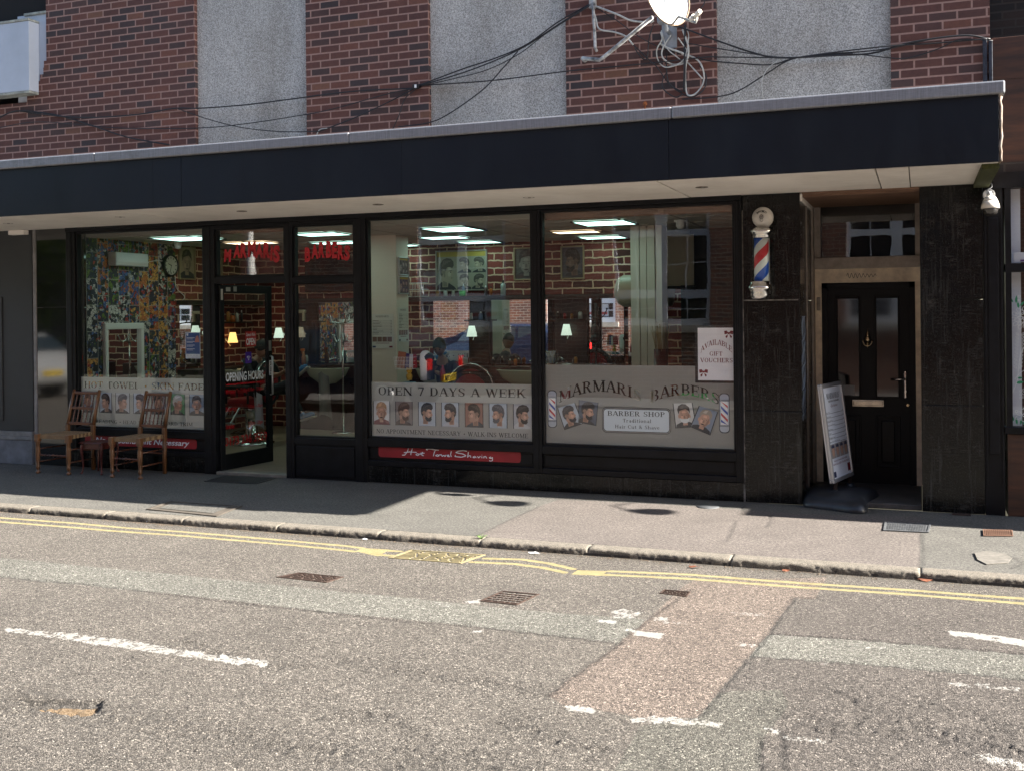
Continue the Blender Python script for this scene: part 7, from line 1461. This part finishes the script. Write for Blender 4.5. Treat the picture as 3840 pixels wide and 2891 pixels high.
def arm(J, E_, sfx, sh, el, wr, hd, curl):
    J['sh'+sfx] = (sh, .055, 'c'); J['ua'+sfx] = (tuple((Vector(sh)+Vector(el))/2), .048, 'c'); J['el'+sfx] = (el, .038, 's'); J['wr'+sfx] = (wr, .026, 's'); J['pm'+sfx] = (hd, .030, 's')
    E_ += [('chest', 'sh'+sfx), ('sh'+sfx, 'ua'+sfx), ('ua'+sfx, 'el'+sfx), ('el'+sfx, 'wr'+sfx), ('wr'+sfx, 'pm'+sfx)]
    h = Vector(hd); d = (h-Vector(wr)).normalized(); s = d.cross(Vector((0, 0, 1))).normalized(); dn = Vector(curl)
    for k in range(4):
        a = h+s*(.018*(k-1.5))+d*.03; b = a+d*(.03+.005*(k in (1, 2)))+dn*.008; c = b+d*.018+dn*.02
        J['f%d'%k+sfx] = (tuple(a), .010, 's'); J['g%d'%k+sfx] = (tuple(b), .009, 's'); J['h%d'%k+sfx] = (tuple(c), .008, 's'); E_ += [('pm'+sfx, 'f%d'%k+sfx), ('f%d'%k+sfx, 'g%d'%k+sfx), ('g%d'%k+sfx, 'h%d'%k+sfx)]
    a = h+s*.035; b = a+d*.03+dn*.006; J['t'+sfx] = (tuple(a), .011, 's'); J['u'+sfx] = (tuple(b), .009, 's'); E_ += [('pm'+sfx, 't'+sfx), ('t'+sfx, 'u'+sfx)]
y0 = 2.22
J = {'pelvis': ((-8.15, y0, .74), .14, 't'), 'belly': ((-8.19, y0, .88), .125, 'c'), 'chest': ((-8.17, y0, 1.04), .15, 'c'), 'nb': ((-8.10, y0, 1.14), .06, 's'), 'neck': ((-8.055, y0, 1.19), .05, 's'),
     'hipL': ((-8.10, y0-.10, .73), .09, 't'), 'kneeL': ((-7.68, y0-.12, .78), .065, 't'), 'ankL': ((-7.42, y0-.10, .92), .042, 't'), 'hipR': ((-8.10, y0+.10, .73), .09, 't'), 'kneeR': ((-7.70, y0+.12, .74), .065, 't'), 'ankR': ((-7.48, y0+.1, .42), .042, 't')}
E_ = [('pelvis', 'belly'), ('belly', 'chest'), ('chest', 'nb'), ('nb', 'neck'), ('pelvis', 'hipL'), ('hipL', 'kneeL'), ('kneeL', 'ankL'), ('pelvis', 'hipR'), ('hipR', 'kneeR'), ('kneeR', 'ankR')]
arm(J, E_, 'L', (-8.15, y0-.17, 1.10), (-8.02, y0-.20, .90), (-7.82, y0-.12, .93), (-7.75, y0-.09, .95), (.3, 0, .8)); arm(J, E_, 'R', (-8.15, y0+.17, 1.10), (-8.02, y0+.20, .90), (-7.82, y0+.08, .93), (-7.75, y0+.05, .96), (.3, 0, .8))
pm_ = person('man in black t-shirt and blue trainers sitting in profile behind the open door', J, E_, (-8.02, y0-.0, 1.27), (.95, -.15, -.35), M_blk, M_jean, M_skin, 0, [((-7.39, y0-.10, .96), (.75, 0, .55)), ((-7.44, y0+.1, .37), (.9, 0, .25))]); pm_.location = (-.03, 0, 0)
x0, y0 = -5.87, 3.05
J = {'pelvis': ((x0, y0+.25, .62), .14, 't'), 'belly': ((x0, y0+.2, .80), .125, 'c'), 'chest': ((x0, y0+.12, .98), .15, 'c'), 'nb': ((x0, y0+.05, 1.12), .06, 's'), 'neck': ((x0, y0+.01, 1.17), .05, 's'),
     'hipL': ((x0-.1, y0+.2, .61), .09, 't'), 'kneeL': ((x0-.14, y0-.2, .62), .065, 't'), 'ankL': ((x0-.14, y0-.25, .16), .042, 't'), 'hipR': ((x0+.1, y0+.2, .61), .09, 't'), 'kneeR': ((x0+.14, y0-.2, .62), .065, 't'), 'ankR': ((x0+.14, y0-.25, .16), .042, 't')}
E_ = [('pelvis', 'belly'), ('belly', 'chest'), ('chest', 'nb'), ('nb', 'neck'), ('pelvis', 'hipL'), ('hipL', 'kneeL'), ('kneeL', 'ankL'), ('pelvis', 'hipR'), ('hipR', 'kneeR'), ('kneeR', 'ankR')]
arm(J, E_, 'L', (x0-.18, y0+.1, 1.06), (x0-.24, y0-.04, .86), (x0-.08, y0-.2, .95), (x0-.02, y0-.22, .98), (0, 0, .8)); arm(J, E_, 'R', (x0+.18, y0+.1, 1.06), (x0+.24, y0-.04, .86), (x0+.1, y0-.2, .93), (x0+.04, y0-.23, .96), (0, 0, .8))
person('dark haired man in black looking down in the middle window', J, E_, (x0, y0-.03, 1.27), (.1, -.9, -.45), M_blk, M_jean, M_skd, 0, [((x0-.14, y0-.3, .10), (0.05, -1, 0)), ((x0+.14, y0-.3, .10), (.05, -1, 0))])
mb = MB(); mb.box(x0-.22, x0+.22, y0+.05, y0+.45, .42, .48, .02); mb.box(x0-.2, x0+.2, y0+.42, y0+.46, .5, .9, .02)
for s in (-1, 1):
    for q in (.08, .42): mb.cyl((x0+s*.19, y0+q, .03), (x0+s*.19, y0+q, .43), .014)
tag(obj('waiting_chair', mb, M_black), 'black chair under the dark haired man', 'chair')
# coat stands
cs = thing('coat_stand', 'chrome coat stand with curved hooks behind the glass beside the doorway', 'coat stand', (-7.70, 3.70, .03))
zt_ = 1.80; mb = MB(); mb.cyl((0, 0, .02), (0, 0, 1.62), .016, .014); mb.lathe([(.17, 0), (.16, .02), (.02, .03)], 20); obj('pole', mb, M_chrome, cs)
for k in range(5):
    a = k*2*math.pi/5+.4; c, s = math.cos(a), math.sin(a); mb = MB(); mb.tube(bez([(.016*c, .016*s, 1.25), (.018*c, .018*s, 1.50), (.05*c, .05*s, 1.56), (.20*c, .20*s, 1.58), (.235*c, .235*s, 1.66)], 6), .009, 8); mb.sph((.235*c, .235*s, 1.67), .014, seg=10); mb.tube(bez([(.016*c, .016*s, 1.42), (.05*c, .05*s, 1.33), (.12*c, .12*s, 1.30), (.17*c, .17*s, 1.40)], 6), .008, 8); obj('hook', mb, M_chrome, cs)
cp = (-3.531, 1.619)
cs2 = thing('coat_stand', 'black coat stand with a dark cap behind the right window', 'coat stand', (cp[0], 2.3, .03)); mb = MB(); mb.cyl((0, 0, 0), (0, 0, 1.78), .013, .012); mb.lathe([(.17, 0), (.16, .02), (.02, .03)], 20); obj('pole', mb, M_black, cs2)
for k in range(5): a = k*2*math.pi/5+.3; c, s = math.cos(a), math.sin(a); mb = MB(); mb.tube(bez([(0, 0, 1.62), (.08*c, .08*s, 1.62), (.13*c, .13*s, 1.70)], 5), .006, 6); mb.sph((.13*c, .13*s, 1.715), .014, seg=8); mb.tube(bez([(0, 0, 1.36), (.06*c, .06*s, 1.34), (.10*c, .10*s, 1.40)], 5), .005, 6); obj('hook', mb, M_black, cs2)
mb = MB(); mb.sph((cp[0], 2.26, 1.47), .07, .8, .7, 1.5, 16); mb.sph((cp[0]+.01, 2.22, 1.40), .06, .9, .9, 1.0, 12); tag(obj('hanging_cap', mb, M_black), 'dark grey cap hanging on the black coat stand', 'cap')
# assorted
mb = MB(); hx = (-3.749, 2.008)[0]; mb.lathe([(.0005, 0), (.10, .015), (.17, .05), (.21, .12), (.21, .75)], 28, (hx, 3.95, 1.98), 'X'); tag(obj('water_heater', mb, mat('cream_enamel', (.40, .36, .27), .4)), 'cream horizontal water heater drum beside the panelled column', 'water heater')
a_, b_ = (-2.968, 2.019), (-2.532, 2.629); mb = MB(); mb.box(a_[0], b_[0], 3.08, 3.1, a_[1], b_[1]); tag(obj('roller_blind', mb, mat('beige_blind', (.40, .36, .28), .7)), 'beige roller blind panel behind the right window', 'blind')
a_, b_ = (-2.97, 1.977), (-2.492, 2.006); mb = MB(); mb.box(a_[0], b_[0], 2.85, 3.0, a_[1], b_[1]); tag(obj('black_shelf', mb, M_black), 'thin black shelf under the beige blind', 'shelf')
a_ = (-2.415, 2.64); mb = MB(); mb.lathe([(.075, 2.694), (.07, 2.675), (.05, 2.67), (.05, 2.63), (.035, 2.60), (.0005, 2.595)], 20, (a_[0], 1.8, 0)); tag(obj('ceiling_camera', mb, M_white), 'white dome camera on the ceiling behind the right window', 'ceiling camera')
mb = MB(); mb.lathe([(.05, 2.694), (.05, 2.66), (.035, 2.61), (.0005, 2.60)], 16, (-9.2, 2.0, 0)); tag(obj('ceiling_camera', mb, M_white), 'small white dome camera above the wall clock', 'ceiling camera')
# counter by the right window with jar
mb = MB(); mb.box(-3.62, -3.0, .45, .95, .03, 1.14); mb.box(-3.66, -2.96, .40, 1.0, 1.14, 1.175, .006); tag(obj('reception_counter', mb, mat('dark_glossy_counter', (.02, .012, .01), .2)), 'dark counter behind the left end of the right window', 'counter')
jx = (-3.51, 1.255)[0]; jt = thing('sweet_jar', 'glass jar full of wrapped sticks on the counter', 'jar', (jx, .6, 1.176)); mb = MB(); mb.lathe([(.06, 0), (.078, .02), (.08, .12), (.06, .15), (.062, .16), (.055, .16), (.055, .15), (.074, .12), (.072, .02), (.055, .008)], 24); obj('jar_glass', mb, M_clear, jt)
mb = MB(); rj = random.Random(4)
for k in range(34): a = rj.uniform(0, 6.28); r_ = rj.uniform(0, .05); mb.mi = k % 3 == 0; mb.cyl((r_*math.cos(a), r_*math.sin(a), .02), (rj.uniform(-.05, .05), rj.uniform(-.05, .05), .14), .0035, seg=5)
obj('sticks', mb, [mat('white_sticks', (.6, .6, .6), .5), mat('yellow_sticks', (.5, .4, .08), .5)], jt)
mb = MB(); mb.lathe([(.0005, .03), (.05, .02), (.065, .0), (.06, -.008)], 20); o = tag(obj('jar_lid', mb, M_clear, loc=(jx+.12, .62, 1.215)), 'glass lid leaning against the sweet jar', 'lid'); o.rotation_euler = (0, R(35), 0)
# ledge goods inside the middle window
mb = MB(); mb.box(-5.25, -3.5, .16, .50, .93, .955, .004); mb.box(-5.25, -3.5, .18, .2, .03, .93); tag(obj('window_ledge', mb, M_ebony), 'dark ledge inside the middle window', 'ledge')
bk_ = (-4.999, 1.191); bt = thing('wire_basket', 'white wire basket of magazines in the middle window', 'basket', (bk_[0], .30, bk_[1]-.02)); mb = MB()
for k in range(13): x = -.11+.22*k/12; mb.tube([(x, -.05, .09), (x*.85, -.04, -.04)], .0018, 4)
for z, k in ((.09, 1), (.05, .95), (.01, .9), (-.03, .87)): mb.tube([(-.11*k, -.05, z), (.11*k, -.05, z), (.11*k, .05, z), (-.11*k, .05, z), (-.11*k, -.05, z)], .0022, 4)
obj('wire_frame', mb, M_white, bt)
for k, (c_, n_2) in enumerate((((.25, .08, .03), 'orange'), ((.05, .03, .16), 'violet'), ((.5, .5, .5), 'white'), ((.3, .02, .03), 'red'))):
    mb = MB(); mb.box(-.09+.04*k, .0+.04*k, -.02+.015*k, -.012+.015*k, -.03, .14-.01*k, rot=Matrix.Rotation(R(8-4*k), 3, 'Y')); obj('magazine', mb, mat(n_2+'_magazine', c_, .4), bt)
fx, fz = (-4.781, 1.024); f_t = thing('hot_drinks_dispenser', 'white and black domed dispenser in the middle window', 'dispenser', (fx, .35, fz)); mb = MB(); mb.lathe([(.055, 0), (.06, .1), (.062, .22), (.055, .27), (.03, .30), (.0005, .305)], 20, (-.01, 0, 0)); obj('white_body', mb, M_white, f_t)
mb = MB(); mb.box(.02, .075, -.05, .05, 0, .20, .012); mb.sph((.02, 0, .23), .062, 1.1, 1, .9, 14); obj('black_front', mb, M_black, f_t)
yx, yz = (-4.955, 1.025); mb = MB(); mb.sph((0, 0, .035), .035, 1, .9, 1.1, 14); mb.sph((0, 0, .095), .03, seg=14); mb.sph((-.022, 0, .12), .011, seg=8); mb.sph((.022, 0, .12), .011, seg=8); mb.cyl((0, 0, .0), (0, 0, .01), .03)
tag(obj('toy_bear', mb, mat('yellow_toy', (.45, .26, .02), .6), loc=(yx, .30, yz)), 'small plain yellow toy bear on the ledge', 'toy')
tx, tz = (-4.945, 1.007); mb = MB(); mb.box(-.06, .06, -.04, .04, -.03, 0, .003); tag(obj('teal_box', mb, mat('teal_card', (.02, .16, .20), .5), loc=(tx, .28, tz)), 'small teal box under the yellow toy', 'box')
rx_, rz_ = (-4.621, 1.065); mb = MB(); mb.lathe([(.03, -.03), (.033, .05), (.02, .09), (.012, .11), (.014, .13), (.0005, .132)], 16); tag(obj('drink_bottle', mb, mat('red_drink', (.25, .02, .03), .15), loc=(rx_, .4, rz_-.02)), 'red drink bottle beside the domed dispenser', 'bottle')
# bottles, tubs
rb = random.Random(8)
def bottle(label, x, y, z, h, r, col, grp='bottles and tubs on the shelves'):
    t = thing('bottle', label, 'bottle', (x, y, z), 0, grp); mb = MB(); mb.lathe([(r, 0), (r, h*.66), (r*.75, h*.76), (r*.4, h*.82)], 14); obj('container', mb, mat('bottle_%02x%02x%02x' % tuple(int(c*255) for c in col), col, .3), t); mb = MB(); mb.cyl((0, 0, h*.82), (0, 0, h), r*.45, r*.4, 10); obj('cap', mb, M_black if col[0] > .1 else M_white, t)
xs_ = {'shamp': (-5.422, 1.987)[0], 'green': (-6.041, 1.959)[0]}
bottle('tall white shampoo bottle on the high shelf', xs_['shamp'], YB-.12, 1.955, .21, .035, (.5, .52, .5))
mb = MB(); mb.cyl((0, 0, 0), (0, 0, .06), .045, .047, 20); mb.cyl((0, 0, .06), (0, 0, .075), .049, .049, 20); tag(obj('green_tub', mb, mat('bright_green_tub', (.02, .38, .04), .4), loc=(xs_['green'], YB-.12, 1.955)), 'bright green tub on the high shelf', 'tub')
names_ = ['amber', 'clear blue', 'dark', 'white', 'brown', 'red', 'pale', 'orange']
cols_ = [(.30, .13, .03), (.10, .16, .25), (.02, .02, .02), (.5, .5, .48), (.10, .05, .03), (.30, .02, .02), (.38, .36, .30), (.45, .12, .02)]
spots = [(-6.42, 1.955, 'left end of the high shelf'), (-6.30, 1.955, 'high shelf below the poster corner'), (-6.18, 1.955, 'high shelf under the large poster'), (-6.02, 1.955, 'high shelf left of the green tub'), (-5.68, 1.955, 'high shelf right of the green tub'), (-5.60, 1.955, 'high shelf under the poster right edge'), (-4.62, 1.62, 'unit shelf left of the coat stand'), (-4.52, 1.62, 'unit shelf above the right lamp'), (-4.42, 1.62, 'unit shelf second from its right end'), (-4.30, 1.62, 'unit shelf right end'), (-5.90, 1.62, 'unit shelf above the middle lamp'), (-5.76, 1.62, 'unit shelf right of the middle lamp'),
         (-5.30, .98, 'back counter under the wide mirror'), (-5.22, .98, 'back counter left of the large basin'), (-5.55, .98, 'back counter left end of the wide mirror'), (-6.05, .98, 'back counter right of the small basin'), (-4.35, .98, 'back counter under the right lamp'), (-8.62, .98, 'counter below the cream lamp'), (-8.55, .98, 'counter beside the mirror by the doorway'), (-3.55, .98, 'counter below the narrow mirror')]
for i, (x, z, ds) in enumerate(spots):
    c_ = i*3 % 8; bottle('%s bottle on the %s' % (names_[c_], ds), x, YB-.13 if z > 1.5 else YB-.2, z, rb.uniform(.09, .17), rb.uniform(.018, .03), cols_[c_])
for k in range(4): bottle('%s bottle on the left wall shelf' % ('tallest amber', 'squat orange', 'pale capped', 'dark slim')[k], XL+.1, 3.5+.11*k, 1.62, (.19, .12, .16, .17)[k], (.03, .04, .03, .02)[k], (cols_[0], cols_[7], cols_[6], cols_[2])[k])
mb = MB(); mb.box(XL, XL+.18, 3.4, 3.98, 1.60, 1.62, .003); tag(obj('glass_shelf', mb, M_ebony), 'small shelf of bottles on the left wall', 'shelf')
sp_ = thing('spray_bottle', 'orange topped spray bottle below the cream lamp', 'spray bottle', (-8.50, YB-.36, .98)); mb = MB(); mb.lathe([(.035, 0), (.037, .10), (.02, .16), (.014, .20)], 14); obj('bottle_body', mb, mat('orange_liquid', (.35, .15, .07), .2), sp_); mb = MB(); mb.box(-.045, .02, -.014, .014, .20, .235, .006); mb.box(-.03, -.02, -.006, .006, .16, .2); obj('trigger', mb, mat('orange_trigger', (.55, .12, .01), .4), sp_)
mb = MB(); mb.box(-.10, .06, -.03, .03, .12, .17, .012); mb.box(.01, .05, -.02, .02, .0, .13, .008); tag(obj('hair_dryer', mb, mat('cream_dryer', (.45, .40, .28), .4), loc=(-8.62, YB-.2, 1.62)), 'cream hand dryer on the shelf above the cream lamp', 'hair dryer')
cgx, cgz = (-6.758, 1.892)[0], (-6.758, 1.892)[1]; cg = thing('wire_cage', 'white wire rack at the left end of the high shelf', 'wire rack', (cgx+.10, 3.95, 1.955)); mb = MB()
for k in range(14): mb.tube([(-.16+.32*k/13, -.08, 0), (-.16+.32*k/13, -.08, .19)], .003, 4)
for z in (0, .1, .19): mb.tube([(-.16, -.08, z), (.16, -.08, z), (.16, .08, z), (-.16, .08, z), (-.16, -.08, z)], .004, 4)
obj('rack_wires', mb, M_white, cg)
# screen, fan, vase, towels
mb = MB(); mb.box(-8.62, -7.75, YB-.12, YB-.05, 2.05, 2.60, .01); tv = tag(obj('wall_screen', mb, mat('dark_screen', (.006, .006, .008), .08)), 'dark wall screen seen through the right fanlight', 'screen')
fnx = (-3.159, 1.186); fn = thing('desk_fan', 'round dark wire desk fan behind the right window', 'fan', (fnx[0], 1.6, 1.10)); mb = MB()
for r_ in np.linspace(.04, .24, 8): mb.tube([(r_*math.cos(a), -.05*(1-r_/.24)**.5, r_*math.sin(a)) for a in np.linspace(0, 6.2832, 28)], .0022, 4)
for k in range(16): a = k*math.pi/8; mb.tube([(.03*math.cos(a), -.05, .03*math.sin(a)), (.24*math.cos(a), 0, .24*math.sin(a))], .002, 4)
obj('wire_guard', mb, M_black, fn); mb = MB(); mb.cyl((0, .05, -.03), (0, .05, -.35), .02); mb.cyl((0, .0, 0), (0, .1, 0), .05); obj('fan_motor', mb, M_black, fn)
vx = (-2.579, 1.251); vt = thing('reed_vase', 'tall dark red vase of dried reeds behind the right window', 'vase', (vx[0], 1.5, .03)); mb = MB(); mb.lathe([(.09, 0), (.10, .3), (.07, .8), (.075, 1.28)], 18); obj('vase_body', mb, mat('dark_red_vase', (.07, .006, .008), .3), vt); mb = MB(); rv = random.Random(6)
for k in range(22): a = rv.uniform(0, 6.28); s_ = rv.uniform(.02, .13); mb.cyl((.02*math.cos(a), .02*math.sin(a), 1.1), (s_*math.cos(a), s_*math.sin(a), rv.uniform(1.42, 1.58)), .003, seg=5)
obj('reeds', mb, mat('dried_reeds', (.30, .20, .09), .8), vt)
tw = (-6.996, 0.644); mb = MB(); Vt = []; 
for j in range(12):
    for i in range(10): u, v = i/9, j/11; Vt.append((-.11+.22*u*(1-.3*(1-v)), .025*math.sin(u*9+v*2), -.55*v+.03*math.sin(u*5)))
mb.tris(Vt, [(j*10+i, j*10+i+1, (j+1)*10+i+1, (j+1)*10+i) for j in range(11) for i in range(9)])
for f in mb.b.faces: f.smooth = True
tag(obj('grey_towel', mb, mat('grey_towel_cloth', (.22, .20, .18), .95, bump=.4, bscale=50), loc=(-7.18, 2.35, .95)), 'grey towel hanging on the barber chair beside the blue trainers', 'towel')
mb = MB(); mb.tris([(v[0]*.8, v[1], v[2]*.8) for v in Vt], [(j*10+i, j*10+i+1, (j+1)*10+i+1, (j+1)*10+i) for j in range(11) for i in range(9)]); tag(obj('white_towel', mb, mat('white_towel_cloth', (.42, .43, .47), .95), loc=(-7.95, 2.0, .72)), 'white and navy towel over the chair arm behind the door', 'towel')
# blue poster in the left window
a_, b_ = (-7.576, 1.242), (-7.381, 1.53); w_, h = b_[0]-a_[0], b_[1]-a_[1]
mb = MB(); mb.box(0, w_, -.002, 0, 0, h); mb.mi = 1; mb.box(.006, w_-.006, -.0026, -.0021, h*.17, h-.006); mb.mi = 0
for k in range(4): mb.box(w_*.08, w_*.62, -.0032, -.0027, h*(.78-.14*k), h*(.80-.14*k)); mb.box(w_*.08, w_*.5, -.0032, -.0027, h*(.735-.14*k), h*(.75-.14*k))
mb.poly([(w_*.08, -.003, h*.88), (w_*.18, -.003, h*.86), (w_*.2, -.003, h*.96), (w_*.06, -.003, h*.96)]); mb.mi = 2; mb.poly([(w_*.62, -.003, h*.62), (w_*.95, -.003, h*.62), (w_*.85, -.003, h*.88), (w_*.72, -.003, h*.86)]); mb.mi = 3
for k in range(4): mb.box(w_*(.1+.2*k), w_*(.22+.2*k), -.0026, -.0021, h*.12, h*.13)
tag(obj('blue_poster', mb, [mat('poster_white', (.5, .53, .58), .5), mat('poster_blue', (.025, .065, .20), .45), mat('poster_skin', (.4, .16, .12), .5), M_navy], loc=(a_[0], .06, a_[1])), 'blue and white fixtures poster stuck inside the left window', 'poster')
# stock behind the right window film
for k in range(6): 
    x = -2.07+.107*(k % 3); z = .80+.08*(k//3); mb = MB(); mb.box(0, .104, 0, .06, 0, .077, .002); mb.mi = 1; mb.box(.03, .07, -.001, 0, .03, .045)
    tag(obj('green_box', mb, [mat('green_carton', (.02, .32, .06), .5), M_white], loc=(x, .047, z)), '%s green carton pressed against the film of the right window' % ('lower left', 'lower middle', 'lower right', 'upper left', 'upper middle', 'upper right')[k], 'carton', 'green cartons behind the window film')
mb = MB(); mb.cyl((0, 0, 0), (0, 0, .14), .035, .042, 18); mb.mi = 1; mb.cyl((0, 0, .03), (0, 0, .11), .0415, .0435, 18, False); tag(obj('paper_cup', mb, [M_white, M_bow], loc=(-3.18, .091, .855)), 'white paper cup with red print behind the right window film', 'cup')
